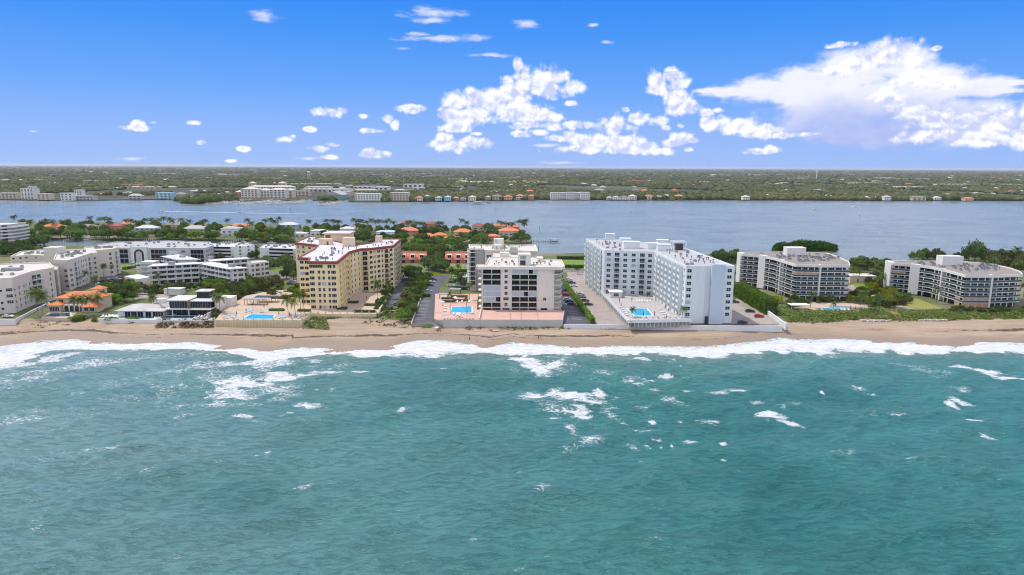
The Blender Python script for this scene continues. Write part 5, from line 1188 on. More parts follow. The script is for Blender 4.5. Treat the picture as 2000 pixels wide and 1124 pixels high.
# ================================================================== vegetation
def leafquads(rng, pts, s, flat=.0):
    n = len(pts); a = rng.normal(size=(n,3)); a[:,2] += flat*np.sign(a[:,2]+1e-6)*1.2; a /= np.linalg.norm(a,axis=1)[:,None]
    b = rng.normal(size=(n,3)); b -= a*(a*b).sum(1)[:,None]; b /= np.linalg.norm(b,axis=1)[:,None]; c = np.cross(a,b)
    sz = s*rng.uniform(.6,1.4,size=(n,1)); b = b*sz; c = c*sz*rng.uniform(.5,.9,size=(n,1))
    return np.stack([pts-b-c*.4, pts+b*.2-c, pts+b+c*.4, pts-b*.3+c], 1)
def quadmesh(name, q, mt):
    n = len(q); me = bpy.data.meshes.new(name)
    me.vertices.add(n*4); me.vertices.foreach_set('co', q.astype(np.float32).ravel())
    me.loops.add(n*4); me.loops.foreach_set('vertex_index', np.arange(n*4, dtype=np.int32))
    me.polygons.add(n); me.polygons.foreach_set('loop_start', np.arange(0, n*4, 4, dtype=np.int32)); me.update()
    me.materials.append(mt); return me
def crown(seed, R_, H_, n, s, lobes=7, low=.0):
    """leaf sprays gathered on uneven lobes; crown sits z 0..H"""
    rng = np.random.RandomState(seed); P = []
    for k in range(lobes):
        a = rng.uniform(0, 2*PI); r = R_*rng.uniform(.15,.62)*(k > 0); c = np.array([math.cos(a)*r, math.sin(a)*r, H_*(rng.uniform(.22,.66) if k else .7)])
        rr = np.array([R_*rng.uniform(.38,.58), R_*rng.uniform(.38,.58), H_*rng.uniform(.26,.36)])
        m = n//lobes; d = rng.normal(size=(m,3)); d /= np.linalg.norm(d,axis=1)[:,None]; d[:,2] = np.where(d[:,2] < -.3, -d[:,2], d[:,2])
        P.append(c + d*rr*rng.uniform(.72,1.08,size=(m,1)))
    P = np.concatenate(P); P[:,2] = np.maximum(P[:,2], low)
    return leafquads(rng, P, s)
TREES = {}
def tree_mesh(key, mt, R_, H_, n, s, lobes): TREES.setdefault(key, []).append(quadmesh('crown', crown(len(TREES)*31+len(TREES.get(key, []))*7+1, R_, H_, n, s, lobes), X[mt]))
for key, mt in (('g','leaf'),('b','leafb'),('d','leafd'),('o','leafo'),('y','leafy')):
    for k in range(3): tree_mesh(key, mt, 1., 1., 760, .105, 9+k)
TR = []
for k in range(3):
    m = MB(); rr = random.Random(k); m.tube((0,0,0),(.02,.01,.45),.07,.05,6)
    for j in range(4): a = j*1.6+k; m.tube((.02,.01,.4),(.45*math.cos(a),.45*math.sin(a),.72+.1*rr.random()),.04,.015,5)
    TR.append(m.mesh('trunk', X['trunk']))
NAMES = {'g':'green','b':'bright green','d':'dark green','o':'brownish','y':'yellow-green'}
treecount = {}
def tree(x, y, z, R_, H_, key, label, name='tree', cat='tree', trunk=.35, group=None):
    r = empty(name, (x,y,z), label, cat, group); rz = random.uniform(0, 6.28)
    k = random.randrange(3)
    inst('crown', TREES[key][k], r, (x,y,z+H_*trunk*.75), rz, (R_,R_*random.uniform(.85,1.15),H_*(1-trunk*.75)))
    if trunk > .05: inst('trunk', TR[k], r, (x,y,z), rz, (R_*.8,R_*.8,H_))
    return r
def poly_scatter(px, z, n, mind, seed=0, avoid=()):
    P = G(px, z); xs = [p[0] for p in P]; ys = [p[1] for p in P]; rr = random.Random(seed); out = []; t = 0
    while len(out) < n and t < n*60:
        t += 1; x = rr.uniform(min(xs), max(xs)); y = rr.uniform(min(ys), max(ys))
        if pip(x, y, P) and all((x-a)**2+(y-b)**2 > mind*mind for a, b in out) and not any(a0 < x < a1 and b0 < y < b1 for a0,b0,a1,b1 in avoid): out.append((x, y))
    return out
def grove(px, z, n, mind, R_, H_, keys, where, seed, name='tree', cat='tree', trunk=.2, avoid=(), join=False):
    L = [(x, y, keys[random.randrange(len(keys))], random.uniform(.75, 1.25)) for x, y in poly_scatter(px, z, n, mind, seed, avoid)]
    if join: return mass(L, z, R_, H_, where, cat)
    what = 'shrub' if cat == 'shrub' else 'tree'; cnt = {}
    for x, y, key, s in sorted(L, key=lambda q: q[0]/q[1]):
        k = cnt.get(key, 0); cnt[key] = k+1
        one = sum(1 for q in L if q[2] == key) == 1
        tree(x, y, z, R_*s, H_*s*random.uniform(.85,1.1), key, '%s %s %s%s' % (NAMES[key], what, where, '' if one else ', ' + ordw(k)), 'shrub' if what == 'shrub' else name, cat, trunk, '%ss %s' % (what, where))
def mass(L, z, R_, H_, where, cat):
    """a thicket nobody could count: many crowns in one mesh, one object per leaf colour"""
    for key in sorted(set(q[2] for q in L)):
        out = []
        for x, y, k_, s in L:
            if k_ != key: continue
            me = TREES[key][random.randrange(3)]; c = np.empty(len(me.vertices)*3, np.float32); me.vertices.foreach_get('co', c); c = c.reshape(-1,4,3)
            a = random.uniform(0, 6.28); ca, sa = math.cos(a), math.sin(a); c = np.stack([c[...,0]*ca-c[...,1]*sa, c[...,0]*sa+c[...,1]*ca, c[...,2]], -1)
            out.append(c*np.array([R_*s,R_*s,H_*s]) + np.array([x,y,z]))
        o = link(bpy.data.objects.new('thicket', quadmesh('thicket', np.concatenate(out), TREES[key][0].materials[0])))
        props(o, '%s foliage massed %s' % (NAMES[key], where), 'thicket', kind='stuff')
# obstacles on the finger island = house boxes
HB = []
for px, py, wp, d_, *_ in HS: x, y = g(px, py, 1.6); w_ = wp/FPX*y; HB.append((x-2, y-13, x+w_+2, y+d_+3))
Z1 = 1.6
grove([(25,470),(240,470),(245,465),(120,462),(30,463)], Z1, 26, 7, 6, 8.5, 'ggb', 'on the canal bank behind the long jetty', 1, avoid=HB)
grove([(240,471),(420,471),(425,465),(240,465)], Z1, 24, 7, 5.5, 8, 'gbgb', 'on the canal bank by the turquoise house', 2, avoid=HB)
grove([(455,472),(575,474),(575,467),(455,466)], Z1, 20, 6.5, 5.5, 8, 'gb', 'on the canal bank above the moored boats', 3, avoid=HB)
grove([(660,478),(790,483),(860,484),(860,475),(665,468)], Z1, 26, 6.5, 6, 8.5, 'gbgd', 'on the canal bank behind the yellow condominium', 4, avoid=HB)
grove([(850,484),(945,480),(945,472),(855,474)], Z1, 20, 6, 5.5, 7.5, 'bgg', 'on the canal bank below the terracotta roofs', 5, avoid=HB)
grove([(940,478),(1036,473),(1030,463),(940,466)], Z1, 15, 6, 5, 7, 'gd', 'at the tip of the finger island', 6, avoid=HB)
grove([(5,462),(300,462),(300,446),(5,444)], Z1, 30, 9, 5.4, 7.4, 'dgbg', 'among the houses at the left of the finger island', 7, avoid=HB, join=True)
grove([(300,464),(640,466),(640,449),(300,448)], Z1, 32, 9, 5.4, 7.6, 'dgbo', 'among the houses in the middle of the finger island', 8, avoid=HB, join=True)
grove([(640,470),(1020,466),(1015,454),(640,452)], Z1, 40, 9, 5.4, 7.8, 'dgbg', 'among the houses at the right of the finger island', 9, avoid=HB, join=True)
grove([(5,446),(1015,454),(1012,451),(5,441)], Z1, 34, 14, 5, 7, 'dg', 'along the lagoon edge of the finger island', 10, avoid=HB, join=True)
grove([(352,397.5),(400,397.8),(430,395.5),(428,391),(360,394)], 1.5, 70, 5, 7, 10, 'dg', 'on the mangrove point left of the marina', 60, join=True)
grove([(622,394),(650,394.5),(662,392),(626,390)], 1.5, 18, 6, 6, 8, 'dg', 'below the green boat shed', 61, join=True)
# palms --------------------------------------------------------------
def frond_mesh(name, L, droop, w_, mt, seed):
    rr = random.Random(seed); m = MB(); n = 7; pts = []
    for i in range(n+1):
        t = i/n; pts.append((L*(t-.12*t*t*droop), 0, L*(.42*t-(.55+.45*droop)*t*t)))
    for i in range(n):
        a, b = Vector(pts[i]), Vector(pts[i+1]); ww = w_*math.sin(PI*min(1, (i+.6)/(n+.2)))**.6
        for s in (-1, 1):
            for k in range(2):
                p = a.lerp(b, k/2); q = a.lerp(b, k/2+.42)
                tip = q + Vector((L*.07, s*ww*rr.uniform(.8,1.15), -ww*rr.uniform(.25,.6)))
                m.add([p, q, tip], [(0,1,2)])
    m.add([pts[0], pts[1], (pts[1][0],.05,pts[1][2]), (0,.05,0)], [(0,1,2,3)])
    return m.mesh(name, X[mt])
FRO = [frond_mesh('frond', 1., d, .34, 'frond', 5+i) for i, d in enumerate((.1,.6,1.1))]; FROY = [frond_mesh('frond', 1., d, .34, 'frondy', 15+i) for i, d in enumerate((.1,.6,1.1))]
def fan_crown(seed, fr, n=26, L=1., name='crown'):
    rr = random.Random(seed); vs = []; fs = []; me = None; m = MB()
    for i in range(n):
        a = i*2.399; e = rr.uniform(-.5, .95)*(1 if i else 1); M_ = Matrix.Rotation(a, 3, 'Z') @ Matrix.Rotation(-e, 3, 'Y')
        src = fr[rr.randrange(3)]; b = [M_ @ (v.co*L*rr.uniform(.8,1.05)) for v in src.vertices]
        m.add(b, [tuple(p.vertices) for p in src.polygons])
    return m.mesh(name, fr[0].materials[0])
PC = [fan_crown(3+k, FRO) for k in range(4)]; PCY = [fan_crown(30+k, FROY) for k in range(2)]
PCR = [fan_crown(60+k, FRO, 34, 1.) for k in range(2)]
def ptrunk(k):
    m = MB(); n = 5; off = (.0,.05,-.06,.09)[k]
    for i in range(n): 
        f = lambda t: (off*t*t, off*.5*t*t, t)
        m.tube(f(i/n), f((i+1)/n), .028-.010*i/n, .028-.010*(i+1)/n, 6, cap=(i == n-1))
    return m.mesh('trunk', X['ptrunk'])
PT = [ptrunk(k) for k in range(4)]
def palm(x, y, z, H_, R_, label, group, near=False, yel=False, name='palm_tree'):
    k = random.randrange(4); r = empty(name, (x,y,z), label, 'palm tree', group); rz = random.uniform(0, 6.28)
    o = inst('trunk', PT[k], r, (x,y,z), rz, (H_*.9 if H_ < 8 else H_*.55,)*2 + (H_,))
    off = (.0,.05,-.06,.09)[k]*o.scale[0]; tx, ty = x+off*math.cos(rz)-off*.5*math.sin(rz), y+off*math.sin(rz)+off*.5*math.cos(rz)
    if near:
        fr = FROY if yel else FRO
        for i in range(20):
            a = i*2.399+rz; e = .95-1.35*(i/20)+random.uniform(-.1,.1)
            f_ = inst('frond', fr[min(2, i//7)], r, (tx,ty,z+H_), 0, (R_*random.uniform(.85,1.05),)*3); f_.rotation_euler = (0, -e, a)
    else: inst('crown', (PCY if yel else PC)[k % (2 if yel else 4)], r, (tx,ty,z+H_), rz, (R_,R_,R_*.9))
    return r
pc = {}
for i, (px, h_) in enumerate([(28,15),(60,11),(93,13),(104,13),(125,12),(134,12),(176,14),(196,13),(205,16),(215,14),(246,12),(258,12),(266,12),(277,12),(285,15),(297,15),(303,13),(311,14),(322,15),(333,15),(338,13),(356,14),(371,11),(396,11),(403,12),(445,12),(484,13),(492,11),
     (519,15),(529,14),(537,11),(545,15),(604,12),(637,14),(650,13),(657,14),(663,12),(691,15),(700,14),(707,13),(716,13),(726,14),(735,14),(742,13),(752,13),(760,14),(768,13),(797,12),(803,13),(814,13),(822,12),(828,12),(855,12),(862,13),(903,14),(911,11),(956,11),(975,12),(983,13),(993,12),(1002,12),(1014,15),(1021,13),(1028,14),(1024,12)]):
    py = 447+6*(px/1000) + random.uniform(-2, 4); x, y = g(px, py, Z1)
    lab = 'tall palm on the finger island ' + ('above the left apartment roofs' if px < 150 else 'beside the dull red roof' if px < 250 else 'in the dense clump right of the turquoise house' if px < 380 else 'near the white modern house' if px < 500 else 'in front of the white roofed turquoise house' if px < 620 else 'in the thick row above the yellow condominium' if px < 790 else 'among the terracotta roofs' if px < 930 else 'at the island tip')
    pc[lab] = pc.get(lab, 0)+1; palm(x, y, Z1, h_*.86, 4.6, lab+', '+ordw(pc[lab]-1), lab.replace('tall palm', 'palms'))
# --- barrier island planting
grove([(196,600),(262,592),(262,566),(215,562),(196,575)], 4, 26, 3.6, 3.4, 5.5, 'dgbd', 'between the orange villa and the low white villa', 20, trunk=.3)
grove([(392,596),(420,606),(448,600),(480,578),(550,566),(548,556),(500,552),(430,548),(385,552),(400,565)], 4, 95, 3.3, 3.2, 4.6, 'gdogb', 'in the thicket between the modern villa and the tan pool terrace', 21, trunk=.25, join=True)
grove([(410,624),(420,622),(432,604),(415,600)], 4, 8, 2.2, 2.2, 3.4, 'do', 'against the right side of the modern villa', 22, 'shrub', 'shrub', .1, join=True)
grove([(302,618),(322,616),(322,600),(304,602)], 4, 9, 2, 2.2, 3.2, 'dg', 'between the low white villa and the modern villa', 23, 'shrub', 'shrub', .1)
grove([(244,562),(300,575),(390,568),(395,560),(300,566),(250,552)], 4, 22, 3.5, 2.6, 3.4, 'dgo', 'in front of the white Y-shaped block', 24, 'shrub', 'shrub', .1, join=True)
grove([(778,632),(803,627),(815,590),(836,545),(812,540),(800,560),(788,590)], 4, 58, 3., 2.7, 4.2, 'dgbo', 'on the planted strip between the two left car parks', 25, trunk=.2)
grove([(730,612),(745,606),(766,572),(757,568),(745,590)], 4, 16, 2.6, 2., 3.4, 'dg', 'along the boundary wall right of the yellow condominium', 26, 'shrub', 'shrub', .1)
grove([(740,616),(772,612),(778,604),(745,604)], 4, 11, 2.1, 1.7, 1.8, 'bgo', 'at the sea end of the left car park', 27, 'shrub', 'shrub', .05, join=True)
grove([(836,534),(870,534),(870,524),(836,522)], 4, 9, 5, 4.2, 7, 'dgd', 'beside the coast road left of the striped car park', 28)
grove([(776,548),(812,552),(822,538),(790,536)], 4, 8, 4.5, 3.8, 6.5, 'dg', 'at the inland end of the left car park', 29)
grove([(786,502),(836,504),(866,508),(866,496),(786,492)], 4, 22, 5, 4.2, 7.5, 'gbd', 'around the coral townhouses', 30, avoid=[(-82,490,-63,515)])
grove([(838,517),(868,518),(868,498),(838,497)], 4, 16, 4.2, 4.2, 8, 'gd', 'between the two coral townhouse rows', 31)
grove([(872,500),(925,500),(925,495),(872,493)], 4, 10, 5, 4, 7, 'gb', 'behind the right coral townhouse row', 32)
grove([(885,560),(912,556),(908,542),(888,540)], 4, 9, 3, 2.4, 3.6, 'dgb', 'by the inland end of the pink terrace', 33, 'shrub', 'shrub', .1)
grove([(560,548),(578,548),(578,525),(555,528)], 4, 12, 4, 3.6, 6, 'gd', 'left of the yellow condominium by the drive', 34)
grove([(563,583),(584,583),(584,566),(566,564)], 4, 5, 2.6, 2.9, 4.2, 'b', 'round clipped beside the yellow condominium', 35, 'shrub', 'shrub', .05)
grove([(530,586),(560,576),(552,569),(520,573)], 4, 9, 3, 2.4, 2.6, 'gdo', 'on the tan terrace edge by the thicket', 36, 'shrub', 'shrub', .05)
grove([(1655,595),(1745,603),(1775,596),(1725,560),(1728,535),(1660,530),(1660,545),(1700,555),(1690,570),(1660,580)], 4, 88, 3.6, 2.8, 3.8, 'gboyg', 'in the garden between the two curved balcony buildings', 37, trunk=.25, join=True)
grove([(1745,602),(1790,583),(1760,575),(1735,580)], 4, 16, 2.8, 2., 2.6, 'dg', 'bordering the dry lawn', 38, 'shrub', 'shrub', .05)
grove([(1660,528),(1735,529),(1735,523),(1660,521)], 4, 16, 5, 4.5, 7, 'gd', 'on the lagoon bank between the two curved balcony buildings', 39)
grove([(1395,514),(1445,516),(1445,508),(1395,506)], 4, 12, 5, 4.5, 7.5, 'gd', 'on the lagoon bank behind the pale blue condominium', 40)
grove([(1780,512),(1870,510),(1960,514),(2050,516),(2050,508),(1780,506)], 4, 26, 6.5, 4.6, 7.5, 'dg', 'on the lagoon bank behind the far right building', 41, join=True)
grove([(1930,535),(2060,540),(2060,515),(1935,513)], 4, 26, 6, 4.6, 8, 'dgo', 'behind the right end of the far right building', 42, join=True)
grove([(1440,545),(1475,552),(1470,533),(1440,530)], 4, 12, 4, 3.4, 5, 'ood', 'between the pale blue condominium and the left curved building', 43)
grove([(0,502),(60,503),(60,488),(0,486)], 4, 18, 6, 5, 8, 'dg', 'behind the left cream complex by the canal', 44, join=True)
grove([(60,486),(90,486),(90,478),(60,478)], 4, 5, 5, 6, 10, 'd', 'on the canal bank above the cream rooftops', 45)
grove([(205,516),(330,512),(345,503),(300,500),(215,505)], 4, 14, 6, 3.4, 5, 'odd', 'in the car park of the arcaded block', 46)
grove([(400,512),(500,508),(500,501),(400,502)], 4, 16, 6, 4, 6, 'gdo', 'in front of the canal side blocks', 47, join=True)
grove([(510,528),(578,528),(578,514),(520,512)], 4, 12, 6, 4, 6, 'dg', 'beside the road left of the yellow condominium', 48, join=True)
grove([(1542,606),(1556,600),(1575,596),(1560,590),(1540,592)], 4, 9, 2.6, 2.2, 3, 'dg', 'at the left end of the right pool terrace', 49, 'shrub', 'shrub', .05)
grove([(1575,594),(1650,591),(1655,588),(1580,590)], 4, 16, 2.8, 1.7, 2, 'dg', 'hedging the front of the left curved building', 50, 'shrub', 'shrub', .05)
grove([(1860,612),(2030,612),(2030,606),(1860,606)], 4, 22, 2.8, 1.9, 2.2, 'dg', 'at the foot of the far right building', 51, 'shrub', 'shrub', .05)
for px, py, key, lab in ((1520,592,'y','bright yellow-green shrub at the end of the tall hedge'),(1508,598,'y','second yellow-green shrub by the tall hedge'),(1604,592,'g','small round tree in front of the left curved building'),(1622,592,'g','second round tree in front of the left curved building'),(1755,573,'g','round shrub on the lawn of the far right building')):
    x, y = g(px, py); tree(x, y, 4, 2.8, 4, key, lab, trunk=.2)
# casuarina behind the far right building
for k in range(3): TREES.setdefault('c', []).append(quadmesh('crown', crown(400+k, .85, 1., 800, .055, 22), X['leafd']))
NAMES['c'] = 'feathery'
for px, s in ((1890,.85),(1903,1.1),(1915,.8)):
    x, y = g(px, 517, 4); tree(x, y, 4, 8*s, 17*s, 'c', 'tall feathery casuarina rising above the far right roof, %s of three' % {.85:'left',1.1:'middle and tallest',.8:'right'}[s], 'casuarina_tree', trunk=.25)
# mangrove islet: one dense wood
rng = np.random.RandomState(5); P_ = []
for k in range(60):
    x, y = g(1516+112*(k+.5)/60, 490.5+rng.uniform(-1.6,1.4), 0); h_ = 9*math.sin(PI*(.12+.76*(k+.5)/60))**.5*rng.uniform(.85,1.1)
    m = 190; d = rng.normal(size=(m,3)); d /= np.linalg.norm(d,axis=1)[:,None]; d[:,2] = np.abs(d[:,2])*1.0
    P_.append(np.array([x,y,.3]) + d*np.array([4.2,4.5,h_])*rng.uniform(.75,1.05,size=(m,1)))
o = link(bpy.data.objects.new('mangrove_islet', quadmesh('mangrove_islet', leafquads(rng, np.concatenate(P_), .8), X['mang'])))
props(o, 'dense round topped mangrove wood on a small islet in the lagoon', 'mangroves')
# hedges
def hedge(a, b, w_, h_, m, label, z=4, dens=26, s=.28, name='hedge'):
    L = dist(a, b); d = np.array([(b[0]-a[0])/L, (b[1]-a[1])/L]); nrm = np.array([-d[1], d[0]]); rng = np.random.RandomState(int(abs(a[0]*7+a[1])) % 9999)
    n = int(dens*(L*(w_+2*h_))/ (s/.28)**2 / 2.2); u = rng.uniform(0, L, n); f = rng.uniform(0, w_+2*h_, n)
    off = np.where(f < h_, -w_/2, np.where(f > h_+w_, w_/2, f-h_-w_/2)); zz = np.where(f < h_, f, np.where(f > h_+w_, f-h_-w_, h_))
    lump = fbm(u/2.5+a[0], zz/2.5+off, 3, 2)*.7-.35; P = np.zeros((n,3)); off = off*(1+lump*.5); zz = zz*(1+lump*.35)
    P[:,:2] = np.array(a) + u[:,None]*d + off[:,None]*nrm; P[:,2] = z+zz
    r = empty(name, (*lerp(a,b,.5), z), label, 'hedge')
    q = leafquads(rng, P, s) - np.array([*lerp(a,b,.5), z])
    o = link(bpy.data.objects.new('foliage', quadmesh('foliage', q, X[m])), r)
    q4 = [(a[0]-nrm[0]*w_*.38, a[1]-nrm[1]*w_*.38), (b[0]-nrm[0]*w_*.38, b[1]-nrm[1]*w_*.38), (b[0]+nrm[0]*w_*.38, b[1]+nrm[1]*w_*.38), (a[0]+nrm[0]*w_*.38, a[1]+nrm[1]*w_*.38)]
    MB().prism(q4, z, z+h_*.82).build('branches', X['leafd'], r); return r
hedge(g(1441,577), g(1506,616), 6, 7.5, 'leafb', 'tall dense hedge with a sunlit top beside the right concrete car park', s=.34)
hedge(g(1098,551), g(1158,632), 2.0, 2.2, 'leafb', 'long clipped hedge between the asphalt lot and the concrete lot')
hedge(g(838,541), g(818,586), 2.2, 2.2, 'leafb', 'straight green hedge along the upper left side of the striped car park'); hedge(g(818,580), g(840,580.5), 2.0, 1.8, 'leaf', 'short hedge island crossing the striped car park')
hedge(g(1088,507), g(1148,507), 3, 2.4, 'leafd', 'dark hedge on the lagoon side of the big lawn'); hedge(g(1096,523), g(1140,524), 2.5, 2, 'leafd', 'dark hedge on the road side of the big lawn')
hedge(g(270,576), g(322,574), 2, 2, 'leafd', 'dark hedge behind the low white villa'); hedge(g(240,527), g(292,521), 2, 1.6, 'leaf', 'low hedge by the road left of the Y-shaped block')
hedge(g(876,532), g(915,532), 2, 1.8, 'leafd', 'hedge along the road in front of the right coral townhouses'); hedge(g(888,566), g(922,566), 1.6, 1.6, 'leafd', 'low hedge closing the inland end of the pink terrace')
hedge(g(590,599,5.6), g(606,598,5.6), 1.5, 1.2, 'leafd', 'small hedge bed at the left foot of the yellow tower', 5.55) if False else None
for px, py, w_, lab in ((541,607,7,'oval planting bed on the tan terrace behind the pool'),(594,608,6,'oval planting bed left of the yellow tower foot'),(668,604,5,'small planting bed right of the yellow tower foot'),(690,592,5,'dark planting bed in the courtyard'),(724,597,6,'curved planting bed near the courtyard edge'),(712,610,10,'long hedge bed at the sea edge of the courtyard'),(632,568,1,'') ,(545,583,8,'round planting bed by the pergola'),(565,580,7,'planting bed below the clipped round shrubs')):
    if w_ < 2: continue
    a = g(px, py, 5.6); hedge((a[0]-w_/2, a[1]), (a[0]+w_/2, a[1]), 2.4, .8, 'leaf', lab, 5.58, name='planting_bed')
# beach front shrubs and dune cover
for px, py, wp, lab in ((152,628,42,'wide green sea grape mound on the sand below the orange villa'),(183,630,14,'small green mound right of the wide one on the sand'),(215,630,32,'oval green mound on the sand below the white wall'),(263,630,40,'long oval green mound on the sand at the left of the modern villa')):
    x, y = g(px, py, 3); w_ = wp/FPX*y*.5; tree(x, y+1, 2.6, w_*.95, 2.6, 'b', lab, 'sea_grape_shrub', 'shrub', .0)
    for k in range(3): pass
def cover(name, px, z, n, s, m, label, seed=0, hz=.6, cut=.45, sc=5., zf=None):
    P = G(px, z); rng = np.random.RandomState(seed); xs = [p[0] for p in P]; ys = [p[1] for p in P]; out = []
    Q = rng.uniform((min(xs),min(ys)), (max(xs),max(ys)), size=(n*5,2)); f = fbm(Q[:,0]/sc+seed, Q[:,1]/sc, 3, seed)
    for (x, y), ff in zip(Q, f):
        if ff > cut and pip(x, y, P): out.append((x, y, (zf(x, y) if zf else z)+rng.uniform(0, hz)*(.4+ff)))
        if len(out) >= n: break
    o = link(bpy.data.objects.new(name, quadmesh(name, leafquads(rng, np.array(out), s, .6), X[m]))); return props(o, label, 'ground cover', kind='stuff')
def zf_dune(x, y):
    u = min(1, max(0, (y-float(fup(x)))/(float(ffr(x))-float(fup(x))))); k = min(1, max(0, (y-float(ffr(x)))/5)); return .25+2.7*u**.8 + k*k*(3-2*k)
cover('dune_vegetation', [(1502,604),(1536,628),(1590,627),(1650,623),(1700,619),(1750,623),(1785,626),(1800,621),(1850,622),(1900,621),(2080,617),(2080,606),(1860,607),(1790,608),(1700,606),(1600,609),(1550,607),(1525,600)], 3.6, 15000, .40, 'leaf', 'band of green dune shrubs along the top of the right beach', 1, .8, .26, 6, zf_dune)
cover('dune_grass', [(1533,629),(1590,629),(1650,625),(1700,621),(1750,625),(1785,628),(1800,623),(1850,624),(1900,623),(2080,619),(2080,612),(1850,614),(1700,612),(1540,616)], 3.5, 6500, .38, 'leafb', 'bright low grass along the seaward edge of the dune band', 2, .5, .42, 4, zf_dune)
cover('dune_vegetation', [(590,640),(645,641),(636,627),(735,618),(602,618)], 3.4, 2200, .36, 'leaf', 'green slope cover below the courtyard wall of the yellow condominium', 3, .9, .38, 4, zf_dune)
cover('dune_grass', [(636,626),(800,640),(800,622),(740,616),(640,622)], 3.2, 800, .3, 'leafo', 'sparse brownish dune grass in front of the left car park', 4, .5, .52, 3, zf_dune)
cover('dune_vegetation', [(300,640),(418,641),(418,629),(318,628)], 3., 1500, .34, 'leafo', 'brownish green cover below the modern villa wall', 5, .8, .42, 4, zf_dune)
cover('dune_vegetation', [(820,639),(848,640),(880,643),(930,644),(1100,643),(1250,643),(1250,640),(848,638)], 2.9, 900, .3, 'leafd', 'patches of dark creepers at the foot of the seawalls', 6, .6, .5, 4, zf_dune)
cover('dune_vegetation', [(823,640),(842,640),(842,635),(823,635)], 3.1, 260, .34, 'leafb', 'green tuft at the end of the striped car park', 7, .8, .0, 4, zf_dune)
cover('dune_grass', [(60,640),(140,636),(140,626),(60,628)], 3, 160, .3, 'leafo', 'sparse grass below the orange villa pool', 8, .4, .55, 3, zf_dune)
cover('strip_grass', [(845,540),(862,539),(858,533),(842,532)], 4.1, 500, .4, 'leafy', 'yellow-green grass at the road end of the striped car park', 9, .4, .3, 4)
# near palms
NP = [(75,619,11,5.2,'tall windblown palm by the drive at the left of the orange villa'),(84,617,9,4.6,'second palm by the drive beside the tall windblown one'),(116,566,8,2.8,'fan palm against the cream block end wall'),(170,560,8,2.6,'slim palm in front of the long cream block'),
 (203,548,9,2.4,'twin palm by the end wall of the long cream block, left'),(206,547,9,2.4,'twin palm by the end wall of the long cream block, right'),(219,546,8,2.3,'single palm right of the twin palms'),
 (145,617,8,3.6,'palm in front of the orange villa, leftmost'),(161,618,8,3.6,'palm in front of the orange villa, centre'),(176,616,8,3.6,'palm in front of the orange villa, right of centre'),(193,608,7,3.4,'palm right of the orange villa'),(203,600,7,3.2,'palm at the back right of the orange villa'),(155,560,6,3.4,'bushy palm behind the orange villa roof'),(186,566,6,3.6,'wide palm behind the orange villa turret'),
 (269,583,6,2.6,'palm in front of the stair wing of the Y-shaped block'),(296,610,7.5,2.8,'left palm of the clump between the two white villas'),(302,612,7.5,2.8,'right palm of the clump between the two white villas'),(312,560,7,2.8,'palm before the galleries of the Y-shaped block'),(328,577,6,2.6,'round headed palm behind the modern villa'),(422,556,8,3.4,'palm above the thicket by the Y-shaped block'),(460,551,7,2.8,'palm at the right end of the Y-shaped block'),
 (424,615,8.5,3.2,'left palm beside the modern villa side wall'),(430,618,9,3.4,'right palm beside the modern villa side wall'),(563,616,8,3.8,'large leaning palm on the tan terrace beside the pool'),(577,617,7,3.4,'yellowish palm between the large ones on the tan terrace'),(588,613,9,3.6,'left of the paired palms at the foot of the yellow tower'),(594,612,9.5,3.6,'right of the paired palms at the foot of the yellow tower'),
 (738,588,9,3.6,'tall palm at the right of the courtyard'),(758,578,7,3.,'palm by the boundary wall below the yellow balconies'),(880,612,9,1.8,'slim palm left of the rectangular pool on pink paving'),(912,612,7,1.6,'slim palm right of the rectangular pool on pink paving'),(917,586,8,2.6,'palm at the back of the pink terrace'),(900,512,8,3,'palm in front of the right coral townhouse row'),
 (893,556,8,2.8,'round headed palm beside the drive behind the pink terrace'),(882,548,7,2.8,'second round headed palm beside the drive'),(896,548,9,3,'tallest round headed palm beside the drive'),(1236,620,3.5,2.4,'small palm in a planter on the pale pool deck, nearest the pool'),(1333,620,4,2.4,'small palm on the pale pool deck at the tower corner'),(1231,572,3.5,2,'small palm at the back of the pale pool deck'),(1265,584,2.6,1.8,'low palm in the deck planter bed'),
 (1128,536,4,2.6,'low palm cluster at the inland end of the concrete lot'),(1458,550,8,3.6,'brownish palm left of the left curved building'),(1447,552,7,3.6,'second brownish palm by the tall hedge'),(1466,556,7,3.4,'third brownish palm by the tall hedge'),(1583,602,7,2.6,'palm in front of the left curved building by the pool'),(1551,592,4,3,'low spreading palm at the corner of the left curved building'),(1628,605,3,2,'small palm between the two pool halves'),(1679,609,9,2.8,'tall palm at the right of the blue lagoon pool'),(1698,608,6,2.6,'bushy palm right of the pool palm'),
 (1688,604,8,2.6,'palm just behind the tall pool palm'),(1720,568,9,2.8,'palm at the left end of the far right building'),(1741,566,8,2.6,'palm against the white end wall of the far right building'),(1829,594,8,2.6,'dark palm in front of the far right building'),(1745,600,6,2.6,'palm by the garden path'),(1752,602,5.5,2.4,'second palm by the garden path'),(1985,515,11,4,'palm behind the far right building near the frame edge'),(1973,516,9,3.4,'shorter palm left of the frame edge one'),(1996,600,11,3.4,'dark palm cut by the right edge of the frame'),
 (1665,552,8,2.6,'palm right of the left curved building, inland'),(1676,556,8,2.4,'second palm right of the left curved building, inland'),(408,500,8,3,'palm before the left canal side block'),(427,501,8,3,'second palm before the left canal side block'),(446,502,8,3,'third palm before the left canal side block'),(464,503,8,3,'fourth palm before the left canal side block'),(487,504,9,3.2,'palm between the two canal side blocks'),(501,505,9,3.2,'taller palm between the two canal side blocks'),(555,510,8,3,'palm before the right canal side block')]
